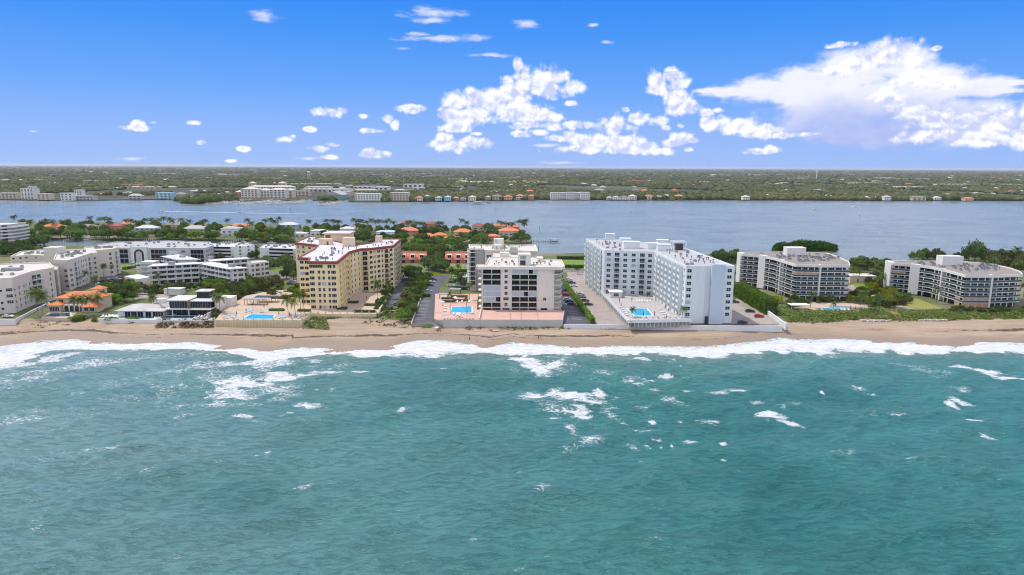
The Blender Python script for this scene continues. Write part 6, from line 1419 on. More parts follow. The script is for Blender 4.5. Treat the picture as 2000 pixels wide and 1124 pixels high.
for px, py, h_, R_, lab in NP:
    z = 5.6 if 540 < px < 760 and 570 < py < 620 else 6.0 if 875 < px < 925 and py > 580 else 7.0 if 1225 < px < 1340 else 4
    x, y = g(px, py, z); palm(x, y, z, h_, R_, lab, None, near=(py > 540), yel=(px in (577,594) or 'brownish' in lab))
# ------------------------------------------------ mainland woods: one far mass of tree crowns
def woods():
    rng = np.random.RandomState(17); N = 30000
    u = rng.uniform(0, 1, N); D = 1/(1/1500 + u*(1/19000 - 1/1500)); D = D*(1+.0*u)
    t = rng.uniform(-.86, .86, N); Y = D; Xc = t*D
    fxs = np.array([p[0] for p in far]); fys = np.array([p[1] for p in far]); o_ = np.argsort(fxs)
    shore = np.interp(Xc, fxs[o_], fys[o_]); keep = (Y > shore+5)
    # a full hedge of trees along the waterline
    xs2 = rng.uniform(-1300, 1400, 4200); s2 = np.interp(xs2, fxs[o_], fys[o_]); ys2 = s2+rng.exponential(30, 4200)+3
    gap = fbm(xs2/60, xs2*0+3, 3, 5); k2 = gap > .32
    Xc = np.concatenate([Xc[keep], xs2[k2]]); Y = np.concatenate([Y[keep], ys2[k2]])
    R_ = np.clip(3.2+Y/620, 4, 34)*rng.uniform(.6,1.3,len(Y)); Hh = np.clip(7+Y/2200, 7, 13)*rng.uniform(.6,1.25,len(Y))
    dens = fbm(Xc/260, Y/420, 4, 33); keep = dens > .36 + .05*(Y < 2600)*(Xc < 0)
    for cx, cy, hw, h_ in CLEAR:
        dep = (26 if h_ < 4 else 60+min(200, h_*8)) if h_ else 40
        m = (abs(Xc-cx*Y/cy) < hw) & (Y < cy+8+(150 if h_ == 0 else 0)) & (Y > cy-dep); keep &= ~m
        if h_ > 4 and cy < 2200: keep |= False
    Xc, Y, R_, Hh = Xc[keep], Y[keep], R_[keep], Hh[keep]; n = len(Y)
    seg = 7; V = []; ang = np.linspace(0, 2*PI, seg, endpoint=False)
    rings = ((1.,.05),(1.08,.42),(.78,.78),(.32,.98))
    co = np.zeros((n, 4*seg+1, 3), np.float32)
    for j, (rr, zz) in enumerate(rings):
        jr = rng.uniform(.72,1.25,(n,seg)); jz = rng.uniform(.85,1.12,(n,seg))
        co[:, j*seg:(j+1)*seg, 0] = Xc[:,None]+np.cos(ang)*R_[:,None]*rr*jr
        co[:, j*seg:(j+1)*seg, 1] = Y[:,None]+np.sin(ang)*R_[:,None]*rr*jr
        co[:, j*seg:(j+1)*seg, 2] = 1.5+Hh[:,None]*zz*jz
    co[:, -1] = np.stack([Xc, Y, 1.5+Hh*1.02], 1)
    tris = []
    for j in range(3):
        for i in range(seg):
            a, b, c, d = j*seg+i, j*seg+(i+1)%seg, (j+1)*seg+(i+1)%seg, (j+1)*seg+i; tris += [(a,b,c),(a,c,d)]
    for i in range(seg): tris.append((3*seg+i, 3*seg+(i+1)%seg, 4*seg))
    tris = np.array(tris, np.int32); F_ = (tris[None]+ (np.arange(n)*(4*seg+1))[:,None,None]).reshape(-1,3).astype(np.int32)
    me = bpy.data.meshes.new('mainland_woods'); me.vertices.add(n*(4*seg+1)); me.vertices.foreach_set('co', co.ravel())
    me.loops.add(F_.size); me.loops.foreach_set('vertex_index', F_.ravel()); me.polygons.add(len(F_)); me.polygons.foreach_set('loop_start', np.arange(0, F_.size, 3, dtype=np.int32)); me.update()
    tint = np.repeat(rng.uniform(0, 1, n), 4*seg+1); at = me.attributes.new('tint', 'FLOAT', 'POINT'); at.data.foreach_set('value', tint.astype(np.float32))
    m = bpy.data.materials.new('far_foliage'); m.use_nodes = True; T = NT(m.node_tree)
    a = T.add('ShaderNodeAttribute', attribute_name='tint').outputs['Fac']; p = T.pos()
    c = T.mix(a, (.040,.062,.026), (.12,.14,.062)); c = T.mix(T.ss(T.noise(p, .004, 3, .6), .4, .65), c, T.mix(a, (.07,.078,.036), (.18,.165,.09)))
    nf = T.noise(p, .35, 3, .7); c = T.mix(T.math('MULTIPLY', T.ss(nf, .45, .7), .6), c, (.03,.045,.018))
    b = T.add('ShaderNodeBsdfDiffuse'); T.put(b.inputs[0], c); o = T.add('ShaderNodeOutputMaterial'); T.put(o.inputs[0], b.outputs[0])
    me.materials.append(m); ob = link(bpy.data.objects.new('mainland_woods', me)); props(ob, 'wide green wooded suburb on the mainland reaching the horizon', 'woods', kind='stuff')
# far pale houses scattered through the woods
rr = random.Random(5); hm = {}
for key, wm_, rm_ in (('w','white','roofw'),('t','tan','roofc'),('c','cream','roofc'),('r','coralw','coral'),('g','greyw','roofg')):
    m1 = MB().box(-7,-5,0,7,5,4).mesh('wall', X[wm_]); m2 = hip(MB(), -7,-5,7,5,4.01,2.6,.7).mesh('roof', X[rm_]); hm[key] = (m1, m2)
n = 0
while n < 150:
    u = rr.random()**1.2; D = 1/(1/1640 + u*(1/7500-1/1640)); t = rr.uniform(-.8, .8); x, y = t*D, D
    if any(abs(x-cx*y/cy) < hw+12 and abs(y-cy) < 260 for cx,cy,hw,h_ in CLEAR[:200]): continue
    key = rr.choice('wttctcrgwgt'); s = rr.uniform(.6,1.1)*(1+D/6000); lab = 'small %s house with %s roof among the mainland trees' % ({'w':'white','t':'tan','c':'cream','r':'coral','g':'grey'}[key], {'w':'white','t':'pale','c':'pale','r':'red tiled','g':'grey'}[key])
    r = empty('suburban_house', (x,y,1.5), lab, 'house', 'small houses among the mainland trees', rr.uniform(-.3,.3)); s2 = (s*rr.uniform(.9,2.4), s, s*.72)
    for nm, me in zip(('wall','roof'), hm[key]): o = link(bpy.data.objects.new(nm, me), r); o.scale = s2
    CLEAR.append((x, y, 6*s2[0], 3.2)); n += 1
woods()
# ================================================================== cars, boats, people, furniture
PAINT = {'silver': (.48,.49,.50), 'white': (.78,.78,.77), 'black': (.02,.02,.022), 'dark grey': (.07,.075,.08), 'red': (.38,.015,.02), 'blue': (.04,.10,.24), 'grey': (.22,.23,.24)}
for k in list(PAINT):
    m = mat('car_paint_' + k.replace(' ', '_'), PAINT[k], .25, .03, .5, spec=.6); X['p_'+k] = m
def car_parts():
    prof = [(-2.25,.35),(-2.25,.85),(-1.95,.98),(-1.25,1.02),(1.05,1.0),(2.1,.82),(2.28,.6),(2.25,.32)]
    m = MB(); n = len(prof); W_ = .9
    m.add([(x,-W_,z) for x,z in prof]+[(x,W_,z) for x,z in prof], [tuple(range(n)), tuple(reversed(range(n,2*n)))]+[(i,n+i,n+(i+1)%n,(i+1)%n) for i in range(n)])
    m.box(-1.45,-.66,1.36,.35,.66,1.42)
    body = m
    c = MB(); c.add([(-1.9,-.84,.98),(.95,-.84,.98),(.3,-.66,1.37),(-1.4,-.66,1.37),(-1.9,.84,.98),(.95,.84,.98),(.3,.66,1.37),(-1.4,.66,1.37)], [(0,1,2,3),(7,6,5,4),(1,5,6,2),(4,0,3,7),(3,2,6,7)])
    wh = MB(); wh.tube((0,-.12,0),(0,.12,0),.33,.33,10,0); wh.tube((0,-.125,0),(0,.125,0),.18,.18,8,1)
    return {k: body.mesh('body', X['p_'+k]) for k in PAINT}, c.mesh('cabin_glass', X['glass']), wh.mesh('wheel', [X['tyre'], X['metal']])
CB, CG, CW = car_parts()
def car(px, py, col, label, rz=0., z=4.1, group='parked cars'):
    x, y = g(px, py, z); r = empty('parked_car', (x,y,z), label, 'car', group, rz)
    link(bpy.data.objects.new('body', CB[col]), r); link(bpy.data.objects.new('cabin_glass', CG), r)
    for sx in (-1.4, 1.4):
        for sy in (-.84, .84): o = link(bpy.data.objects.new('wheel', CW), r); o.location = (sx, sy, .33)
    return r
CARS = [(845.5,547.5,'red','red car at the inland end of the striped car park row',0),(843,552.5,'white','white car next to the red one in the striped car park',0),(839.5,559,'black','black car next to the white one in the striped car park',0),(837,570.5,'silver','silver car above the hedge island in the striped car park',0),(834,576,'silver','pale car just above the hedge island, nearest the sea',0),
 (883,553,'dark grey','dark grey car on the right side of the drive behind the pink terrace',0),(881,560,'white','white car nearest the sea on the right side of that drive',0),(884,546.5,'silver','silver car farthest inland on the right side of the drive',0),(930,566.5,'grey','grey car under the left wall of the central condominium',0),(921,567,'silver','silver car beside the grey one behind the pink terrace',0),
 (1103.5,577.5,'red','red car beside the right wall of the central condominium',.05),(1107.5,587,'silver','silver car in the asphalt lot beside the long hedge, middle of the row',.05),(1111,591,'black','black car in the asphalt lot below the silver one',.05),(1116,596,'black','black car nearest the sea in the asphalt lot',.05),(1102,569,'dark grey','dark grey car behind the red one in the asphalt lot',.05),
 (1110,547,'white','white car at the inland end of the concrete lot hedge',.0),(1112,550.5,'silver','silver car second from the inland end of the concrete lot hedge',.0),(1117,554,'dark grey','dark car third from the inland end of the concrete lot hedge',0),(1121,560.5,'white','white car fourth along the concrete lot hedge',0),
 (1134,577,'silver','silver car in the concrete lot, inland one of four',.05),(1137,582,'grey','grey car in the concrete lot, second of four',.05),(1142.5,589,'dark grey','dark grey car in the concrete lot, third of four',.05),(1149,596.5,'black','black car in the concrete lot, nearest the sea of four',.05),(1112,620+8,'black','low dark car near the seawall of the asphalt lot',0) if False else (1131,574.3,'white','white car behind the silver one in the concrete lot',.05),
 (1464.5,610,'black','black sedan in the right concrete lot',.0),(1482,620,'red','dark red sedan near the sea in the right concrete lot',.0),(1435,592,'dark grey','dark car half hidden by the pale blue tower',.0),(1450,632,'dark grey','dark car close behind the long white seawall',.0),
 (16,620,'white','white car behind the beach wall at the far left',.0),(80,600,'blue','blue car by the drive left of the orange villa',.3),(88,597,'white','white car behind the blue one by the orange villa',.3),(191,560,'silver','silver car behind the orange villa turret',.0),(194,557,'white','white car behind the silver one by the orange villa',.0),(203,552,'black','black car in front of the long cream block, left',0),(212,550.5,'dark grey','dark grey car in front of the long cream block, second',0),(221,549,'black','black car in front of the long cream block, third',0),(230,547,'silver','silver car in front of the long cream block, fourth',0),(238,545,'red','red car in front of the long cream block, right end',0),
 (262,518,'white','white car in the arcade car park, front row left',0),(276,518,'silver','silver car in the arcade car park, front row right',0),(272,513,'white','white car in the arcade car park, back row left',0),(281,512.5,'grey','grey car in the arcade car park, back row second',0),(244,511,'blue','blue car at the left of the arcade car park',0),(292,511,'silver','silver car in the arcade car park, back row right',0),
 (280,576,'white','white car parked behind the low white villa',.2),(571,551,'silver','silver car left of the yellow condominium, inland one',.0),(567,556.5,'blue','dark blue car left of the yellow condominium, seaward one',.0),(549,522,'white','white car on the lot before the right canal block',0),
 (805,532,'white','white van parked by the road right of the yellow condominium',0),(778,601+5,'silver','pale car at the sea end of the left car park',0),(776,597,'grey','grey car above the pale one in the left car park',0),(700,532,'red','red car on the coast road behind the yellow condominium',0)]
for px, py, col, lab, rz in CARS: car(px, py, col, lab, rz)
for i, (x, col) in enumerate(((-330,'white'),(-130,'silver'),(-20,'dark grey'),(205,'white'),(262,'silver'))):
    r = copy_tree(next(o for o in COL.objects if o.name.startswith('parked_car') and o.get('label','').startswith(col) )); r.location = (x, road_y(x)+(-1.8 if i % 2 else 1.8), 4.1); r.rotation_euler = (0,0,0)
    r['label'] = '%s car driving on the coast road %s' % (col, ('behind the left apartments','left of the yellow condominium','behind the central condominium','behind the left curved building','between the two curved buildings')[i]); r['group'] = 'cars on the coast road'
# parking stall lines (paint on the asphalt)
def stalls(name, px, n, flip=0):
    (xa, ya), (xb, yb), (xc, yc), (xd, yd) = G(px, 4.1)   # left-bottom, right-bottom, right-top, left-top
    m = MB()
    for i in range(n+1):
        t = i/n; a = lerp((xa,ya),(xd,yd),t); b = lerp((xb,yb),(xc,yc),t); m.quad((a[0],a[1]-.09,4.11),(b[0],b[1]-.09,4.11),(b[0],b[1]+.09,4.11),(a[0],a[1]+.09,4.11))
    props(m.build(name, X['paint']), kind='structure')
stalls('parking_lines', [(810,624),(830,624),(841,587),(822,587)], 13)
stalls('parking_lines', [(1119,626),(1136,624),(1118,598),(1103,598)], 9); stalls('parking_lines', [(842,577),(848,577),(858,548),(852,548)], 9) if False else None
stalls('road_lines', [(0,534.1),(1999,543.0),(1999,543.05),(0,534.15)], 1) if False else None
m = MB(); 
for k in range(-60, 61): m.quad((k*9., road_y(k*9.)-.1, 4.06+.01),(k*9.+4, road_y(k*9.+4)-.1, 4.07),(k*9.+4, road_y(k*9.+4)+.1, 4.07),(k*9., road_y(k*9.)+.1, 4.07))
props(m.build('road_markings', X['paint']), kind='structure')
# loungers -----------------------------------------------------------
LM = {}
for k, c in (('w','whitecloth'),('b','bluecloth')):
    a = MB(); a.box(-.32,-.9,.3,.32,.35,.4); a.add([(-.32,.35,.3),(.32,.35,.3),(.32,.85,.85),(-.32,.85,.85),(-.32,.35,.4),(.32,.35,.4),(.32,.8,.93),(-.32,.8,.93)],[(0,1,2,3),(7,6,5,4),(0,4,5,1),(1,5,6,2),(2,6,7,3),(3,7,4,0)])
    f = MB()
    for sx in (-.3,.24):
        for sy in (-.85,.3): f.box(sx,sy,0,sx+.06,sy+.06,.3)
    f.box(-.34,-.92,.24,.34,.37,.3); LM[k] = (a.mesh('cushion', X[c]), f.mesh('frame', X['railw']))
def lounger(x, y, z, k, rz, label, group):
    r = empty('sun_lounger', (x,y,z), label, 'sun lounger', group, rz)
    for nm, me in zip(('cushion','frame'), LM[k]): link(bpy.data.objects.new(nm, me), r).scale = (1.15,1.15,1.15)
def lrow(pts, z, k, rz, where):
    for i, (px, py) in enumerate(pts):
        x, y = g(px, py, z); lounger(x, y, z, k, rz+random.uniform(-.12,.12), 'sun lounger %s, %s' % (where, ordw(i)), 'sun loungers ' + where)
lrow([(1684+i*6.1+(i % 2)*-1.6, 627.5+(i%3)*.3) for i in range(10)], 2.75, 'w', PI, 'on the sand, left row of the right beach')
lrow([(1795+i*6.0+(i % 2)*-1.6, 627.3-(i%3)*.3) for i in range(10)], 2.8, 'w', PI, 'on the sand, right row of the right beach')
lrow([(868+i*6.2, 624.3) for i in range(10)], 6.0, 'w', PI, 'along the seaward edge of the pink terrace')
lrow([(866,616),(867,609),(868,603),(869,598.5),(872,614)], 6.0, 'w', PI/2, 'along the left side of the pink terrace'); lrow([(886,615),(892,617),(897,618),(893,591),(902,591),(911,590.5),(916,591)], 6.0, 'w', 0, 'beside the pool on the pink terrace')
lrow([(448,617),(452,621),(443,622),(459,616),(463,624)], 5.6, 'b', .8, 'at the left end of the tan terrace'); lrow([(480,610),(486,608),(491,611),(494,606),(509,611),(513,610),(526,607),(532,605)], 5.6, 'b', .5, 'behind the pool on the tan terrace')
lrow([(546,622),(551,620),(556,621),(571,622),(579,619),(583,622),(567,617)], 5.6, 'b', 0, 'right of the pool on the tan terrace')
lrow([(1239+i*11.5, 621.5) for i in range(9)], 7., 'w', PI, 'in the middle row of the pale deck seaward of the pool'); lrow([(1246+i*9.5, 626.0) for i in range(9)], 7., 'w', PI, 'in the front row along the pale deck edge')
lrow([(1214,605),(1217,609),(1220,613),(1223,617),(1211,601)], 7., 'w', PI/2, 'left of the pool on the pale deck'); lrow([(1281,602),(1285,606),(1289,604),(1294,611),(1298,615),(1302,618),(1311,605)], 7., 'w', -PI/2, 'right of the pool on the pale deck'); lrow([(1244+i*5.2, 590) for i in range(6)], 7., 'w', 0, 'behind the pool on the pale deck')
lrow([(1643,606),(1650,606.5),(1658,606.8),(1690,603),(1695,604)], 4.15, 'w', 0, 'on the right pool terrace'); lrow([(200,620),(206,620.5),(212,619.5),(218,619),(222,621)], 4.1, 'w', 0, 'at the left of the low white villa pool'); lrow([(388,620),(393,621),(399,619),(404,621)], 4.1, 'w', 0, 'right of the modern villa lap pool')
# closed umbrellas / poles
def parasol(px, py, z, label, openw=0, m='darkcloth', h_=2.4):
    x, y = g(px, py, z); r = empty('parasol', (x,y,z), label, 'parasol')
    MB().tube((x,y,z),(x,y,z+h_),.05,n=5).build('pole', X['metal'], r)
    (MB().tube((x,y,z+h_-.55),(x,y,z+h_),openw,.06,8) if openw else MB().tube((x,y,z+.9),(x,y,z+h_),.24,.07,6)).build('canopy', X[m], r)
for i, (px, py) in enumerate([(481,611),(462,617),(494,600),(516,604),(523,599),(545,618),(566,620)]): parasol(px, py, 5.6, 'closed dark parasol on the tan terrace, %s from the left' % ordw(i))
for i, (px, py) in enumerate([(1210,593),(1213,602),(1234,590),(1256,620),(1278,620),(1301,626),(1281,592),(1299,606),(1322,617),(1306,611)]): parasol(px, py, 7., 'closed dark green parasol on the pale deck, %s' % ordw(i), h_=2.8)
for i, (px, py) in enumerate([(896,620),(864,597),(889,588)]): parasol(px, py, 6., 'white open parasol on the pink terrace, %s' % ordw(i), 1.3, 'whitecloth')
for i, (px, py) in enumerate([(1661,606),(1670,607),(1683,606.5),(1717,606.5)]): parasol(px, py, 4.1, 'closed dark parasol on the right pool terrace, %s from the left' % ordw(i))
parasol(853, 646, 2.2, 'small white beach umbrella over two people on the sand', 1.0, 'whitecloth', 1.9)
# right lagoon pool and sun shelter
pool([(1604,602.4),(1610,606.6),(1640,607),(1650,608.8),(1676,609),(1677,606),(1652,605.6),(1640,602.6)], 4.16, 'bright blue free-form pool in front of the left curved building')
x, y = g(1545, 606, 4.1); r = empty('sun_shelter', (x,y,4.1), 'white flat canopy shelter at the left end of the right pool terrace', 'shelter')
rbox(r, 'canopy', x, y, 6.3, x+9.5, y+5.5, 6.6, 'whitecloth')
for ax in (.3, 8.9):
    for ay in (.3, 4.9): rbox(r, 'post', x+ax, y+ay, 4.1, x+ax+.2, y+ay+.2, 6.3, 'railw')
walls([(1620,596),(1664,598.5)], 4, 5.6, 'stonew', 'low white garden wall behind the right pool', .3, 'garden_wall'); walls([(1656,600),(1700,601)], 4, 5.2, 'peach', 'low pale coral garden wall behind the right pool', .3, 'garden_wall')
x, y = g(1706, 590, 4); house_at('cabana', 'small white cabana in the garden between the curved buildings', 'cabana', x, y, 4, 5, 4, 2.6, 'white', 'roofw', 0)
x, y = g(1660, 553, 4); house_at('house', 'pink-white house in the trees right of the left curved building', 'house', x, y, 4, 16, 10, 4, 'peach', 'roofw', 0, [(.3,.8,'sq'),(.7,.8,'sq')])
x, y = g(1680, 543, 4); house_at('tennis_pavilion', 'low dark roofed pavilion on the inland side between the curved buildings', 'pavilion', x, y, 4, 18, 8, 3, 'greyw', 'dark', 0)
for (px, py, lab) in ((349,577,'small white flat roofed outbuilding behind the modern villa'),(474,556,'small white outbuilding in front of the Y-shaped block right wing')):
    x, y = g(px, py, 4); house_at('outbuilding', lab, 'outbuilding', x-8, y, 4, 9, 6, 3, 'white', 'roofw', 0)
# carport behind pink terrace
x, y = g(900, 551, 4); r = empty('carport', (x,y,4), 'white roofed carport behind the pink terrace', 'carport'); rbox(r, 'roof', x, y, 6.6, x+12, y+12, 6.9, 'roofw')
for ax in (.3, 11.4):
    for ay in (.3, 11.4): rbox(r, 'post', x+ax, y+ay, 4.06, x+ax+.25, y+ay+.25, 6.59, 'metal')
x, y = g(857, 584, 6); r = empty('shade_roof', (x,y,6), 'dark shade roof at the left edge of the pink terrace', 'shelter'); rbox(r, 'roof', x, y, 8.2, x+5, y+4, 8.45, 'metal')
for ax in (.2, 4.6):
    for ay in (.2, 3.6): rbox(r, 'post', x+ax, y+ay, 6.0, x+ax+.2, y+ay+.2, 8.19, 'dark')
x, y = g(878, 575, 6); r = empty('shade_roof', (x,y,6), 'dark shade roof at the inland end of the pink terrace', 'shelter'); rbox(r, 'roof', x, y, 8.4, x+6, y+4, 8.65, 'metal')
for ax in (.2, 5.6):
    for ay in (.2, 3.6): rbox(r, 'post', x+ax, y+ay, 6.0, x+ax+.2, y+ay+.2, 8.39, 'dark')
# stairs to the beach
def beach_stair(a, b, z0, z1, w_, m, label):
    r = empty('beach_stair', (a[0], a[1], z1), label, 'stairs'); n = 9; L = dist(a, b); d = ((b[0]-a[0])/L, (b[1]-a[1])/L); nn = (-d[1], d[0])
    for i in range(n):
        x, y = lerp(a, b, (i+.5)/n); z = z1+(z0-z1)*(i+1)/n
        q = [(x-d[0]*L/n/2-nn[0]*w_/2, y-d[1]*L/n/2-nn[1]*w_/2),(x+d[0]*L/n/2-nn[0]*w_/2, y+d[1]*L/n/2-nn[1]*w_/2),(x+d[0]*L/n/2+nn[0]*w_/2, y+d[1]*L/n/2+nn[1]*w_/2),(x-d[0]*L/n/2+nn[0]*w_/2, y-d[1]*L/n/2+nn[1]*w_/2)]
        if d[0]*nn[1]-d[1]*nn[0] < 0: q.reverse()
        MB().prism(q, z-.12, z).build('step', X[m], r)
    for s in (-1, 1):
        A = (a[0]+nn[0]*s*w_/2, a[1]+nn[1]*s*w_/2); B = (b[0]+nn[0]*s*w_/2, b[1]+nn[1]*s*w_/2)
        mb = MB().tube((*A, z1+1), (*B, z0+1), .07, n=4).tube((*A, z1-.2), (*B, z0-.1), .1, n=4)
        for i in range(5): c = lerp(A, B, i/4); zz = z1+(z0-z1)*i/4; mb.tube((*c, zz-.6), (*c, zz+1), .06, n=4)
        mb.build('railing', X[m], r)
beach_stair(g(1745,609,5.2), g(1757,626,3), 2.6, 5.4, 2.2, 'wood', 'orange-brown timber beach stair crossing the right dune band')
beach_stair((D[0][0]-.5, D[0][1]) if False else g(1528,632,5), g(1537,641,3), 2.4, 5.0, 1.8, 'woodd', 'weathered timber stair at the right end of the long white seawall')
beach_stair(g(1229,630,7), g(1249,639,3), 2.2, 6.6, 1.6, 'woodd', 'grey stair going down the seawall from the pale pool deck corner')
beach_stair(g(850,628,6), g(871,640,2.6), 2.2, 5.9, 1.6, 'woodd', 'weathered stair at the left corner of the pink terrace seawall')
x, y = g(797, 637, 2.6); r = empty('timber_bin', (x,y,2.4), 'weathered timber enclosure at the left corner of the striped car park', 'enclosure'); 
for k in range(6): rbox(r, 'plank', x+k*.75, y, 2.2, x+k*.75+.6, y+.2, 4.6, 'woodd')
# bicycles / motor scooter near deck corner, white rocks
for px, py, s, lab in ((643,630,1.0,'larger white rock on the green slope below the courtyard'),(651,633,.7,'smaller white rock on the green slope below the courtyard')):
    x, y = g(px, py, 3.2); m = MB(); rr = random.Random(px); pts = []
    for j in range(3):
        for i in range(7): a = i*2*PI/7; q = (1, .8, .3)[j]*rr.uniform(.8,1.2)*s; pts.append((x+math.cos(a)*q, y+math.sin(a)*q*.7, 3+(.0,.5,.85)[j]*s))
    m.add(pts, [(j*7+i, j*7+(i+1)%7, j*7+7+(i+1)%7, j*7+7+i) for j in range(2) for i in range(7)]+[tuple(range(14,21))]); props(m.build('rock', X['stonew']), lab, 'rock')
# people -------------------------------------------------------------
def person(px, py, z, label, pose='walk', shirt='whitecloth', short='darkcloth', rz=0., top=True):
    x, y = g(px, py, z); r = empty('person', (x,y,z), label, 'person', None, rz)
    if pose == 'walk':
        J = {'pel':(0,0,.95),'ch':(0,0,1.32),'nk':(0,0,1.50),'hd':(0,.01,1.66),'ht':(0,.0,1.76),'ls':(-.19,0,1.42),'le':(-.26,-.1,1.15),'lh':(-.24,-.24,.92),'rs':(.19,0,1.42),'re':(.26,.12,1.14),'rh':(.25,.2,.88),
             'lk':(-.1,-.16,.52),'lf':(-.1,-.02,.07),'lt':(-.1,-.18,.03),'rk':(.1,.06,.5),'rf':(.1,.32,.1),'rt':(.1,.2,.02),'lp':(-.1,0,.9),'rp':(.1,0,.9)}
    else:
        J = {'pel':(0,0,.14),'ch':(0,.22,.46),'nk':(0,.30,.62),'hd':(0,.32,.78),'ht':(0,.33,.88),'ls':(-.19,.26,.55),'le':(-.28,.42,.32),'lh':(-.26,.5,.06),'rs':(.19,.26,.55),'re':(.28,.42,.32),'rh':(.26,.5,.06),
             'lk':(-.13,-.42,.42),'lf':(-.13,-.72,.06),'lt':(-.13,-.9,.06),'rk':(.13,-.44,.32),'rf':(.13,-.82,.06),'rt':(.13,-.98,.08),'lp':(-.1,-.05,.13),'rp':(.1,-.05,.13)}
    R_ = {'pel':.14,'ch':.15,'nk':.06,'hd':.10,'ht':.07,'ls':.06,'rs':.06,'le':.045,'re':.045,'lh':.035,'rh':.035,'lp':.10,'rp':.10,'lk':.06,'rk':.06,'lf':.04,'rf':.04,'lt':.04,'rt':.04}
    E_ = [('pel','ch'),('ch','nk'),('nk','hd'),('hd','ht'),('ch','ls'),('ls','le'),('le','lh'),('ch','rs'),('rs','re'),('re','rh'),('pel','lp'),('lp','lk'),('lk','lf'),('lf','lt'),('pel','rp'),('rp','rk'),('rk','rf'),('rf','rt')]
    ks = list(J); me = bpy.data.meshes.new('body'); me.from_pydata([J[k] for k in ks], [(ks.index(a), ks.index(b)) for a, b in E_], [])
    me.materials.append(X['skin']); o = link(bpy.data.objects.new('body', me), r)
    o.modifiers.new('skin', 'SKIN'); sv = me.skin_vertices[0].data
    for i, k in enumerate(ks): sv[i].radius = (R_[k]*1.0, R_[k]); sv[i].use_root = (k == 'pel')
    sd = o.modifiers.new('sub', 'SUBSURF'); sd.levels = sd.render_levels = 1
    def V_(k, dz=0): a = J[k]; return (a[0], a[1], a[2]+dz)
    link(bpy.data.objects.new('hair', MB().tube(V_('hd',.03), V_('ht',.06), .12, .08, 8).mesh('hair', X['hair'])), r)
    m = MB()
    for s in 'lr': m.tube(V_(s+'p',.06), tuple(Vector(J[s+'p']).lerp(Vector(J[s+'k']), .6)), .125, .10, 8)
    m.tube(V_('pel',-.06) if pose == 'walk' else V_('pel'), V_('pel',.12), .17, .165, 10); link(bpy.data.objects.new('shorts', m.mesh('shorts', X[short])), r)
    if top: link(bpy.data.objects.new('shirt', MB().tube(V_('pel',.1), V_('ch',.12), .175, .19, 10).mesh('shirt', X[shirt])), r)
zb_ = lambda px, py: max(.3, zf_dune(*g(px, py, 1.2)))
for a in ((917,666,'person in dark clothes walking near the water line below the pink terrace','walk','darkcloth','darkcloth',.3),(930,669,'person in white walking at the water edge, right of the one in dark clothes','walk','whitecloth','whitecloth',-.2),
          (1051.5,664,'person in dark shorts, left one of the pair walking below the right car lots','walk','darkcloth','darkcloth',.4),(1055,663,'person with bare back, right one of the pair walking below the right car lots','walk','skin','darkcloth',.4),
          (855,648.5,'person sitting on the sand at the left under the small white umbrella','sit','darkcloth','darkcloth',0),(860,648.5,'person sitting on the sand right of the small white umbrella','sit','redcloth','darkcloth',.2),
          (961,649,'person in red sitting on the sand in front of the pink terrace seawall','sit','redcloth','redcloth',1.2),(803,578+8,'person standing in the courtyard',None,None,None,0),(716,585,'person walking in the courtyard right of the yellow tower','walk','darkcloth','darkcloth',0)):
    px, py, lab, pose, sh, st_, rz = a
    if not pose: continue
    z = 5.6 if py < 600 else zb_(px, py); person(px, py, z, lab, pose, sh, st_, rz)
x, y = g(965, 649.5, 2); z = zb_(965, 649.5); props(MB().box(x,y-.5,z-.02,x+1.9,y+.4,z+.12).build('beach_towel', X['tan']), 'tan beach towel beside the person in red on the sand', 'towel')
x, y = g(954, 648, 2); z = zb_(954, 648); props(MB().box(x,y-.4,z-.02,x+1.6,y+.3,z+.1).build('beach_towel', X['redcloth']), 'red beach towel left of the person in red on the sand', 'towel')
# boats --------------------------------------------------------------
def boat_meshes(L, W_, fly):
    h = MB(); st_ = [(-.5,.42,0),(-.2,.5,0),(.15,.48,.05),(.38,.28,.14),(.5,.02,.24)]; v = []
    for t, wf, sh in st_:
        x = t*L; b = W_*wf; z = .95+sh*L*.16; v += [(x,-b,z),(x,-b*.6,-.3),(x,b*.6,-.3),(x,b,z)]
    fs = [(0,1,2,3)]
    for i in range(4):
        a = i*4; fs += [(a+j, a+4+j, a+5+j, a+1+j) for j in range(3)] + [(a, a+3, a+7, a+4)]
    h.add(v, fs)
    c = MB(); c.add([(-L*.18,-W_*.32,.95),(L*.2,-W_*.3,.98),(L*.2,W_*.3,.98),(-L*.18,W_*.32,.95),(-L*.16,-W_*.28,2.1),(L*.1,-W_*.25,2.0),(L*.1,W_*.25,2.0),(-L*.16,W_*.28,2.1)],[(0,1,5,4),(1,2,6,5),(2,3,7,6),(3,0,4,7),(4,5,6,7)])
    w_ = MB(); w_.box(-L*.15,-W_*.305,1.35,L*.12,W_*.305,1.75)
    t = MB()
    if fly: 
        t.box(-L*.2,-W_*.3,3.0,L*.06,W_*.3,3.1)
        for sx in (-L*.18, L*.04):
            for sy in (-W_*.27, W_*.25): t.box(sx,sy,2.0,sx+.08,sy+.08,3.0)
    return [('hull', h.mesh('hull', X['white'])), ('cabin', c.mesh('cabin', X['white'])), ('windows', w_.mesh('windows', X['glass']))] + ([('canopy', t.mesh('canopy', X['white']))] if fly else [])
BT = [boat_meshes(12,4,True), boat_meshes(8,2.8,False), boat_meshes(18,5.2,True)]
def boat(px, py, k, rz, label, group=None, z=-.15, cat='boat'):
    x, y = g(px, py, 0); r = empty('motor_boat', (x,y,z), label, cat, group, rz)
    for nm, me in BT[k]: link(bpy.data.objects.new(nm, me), r)
    return r
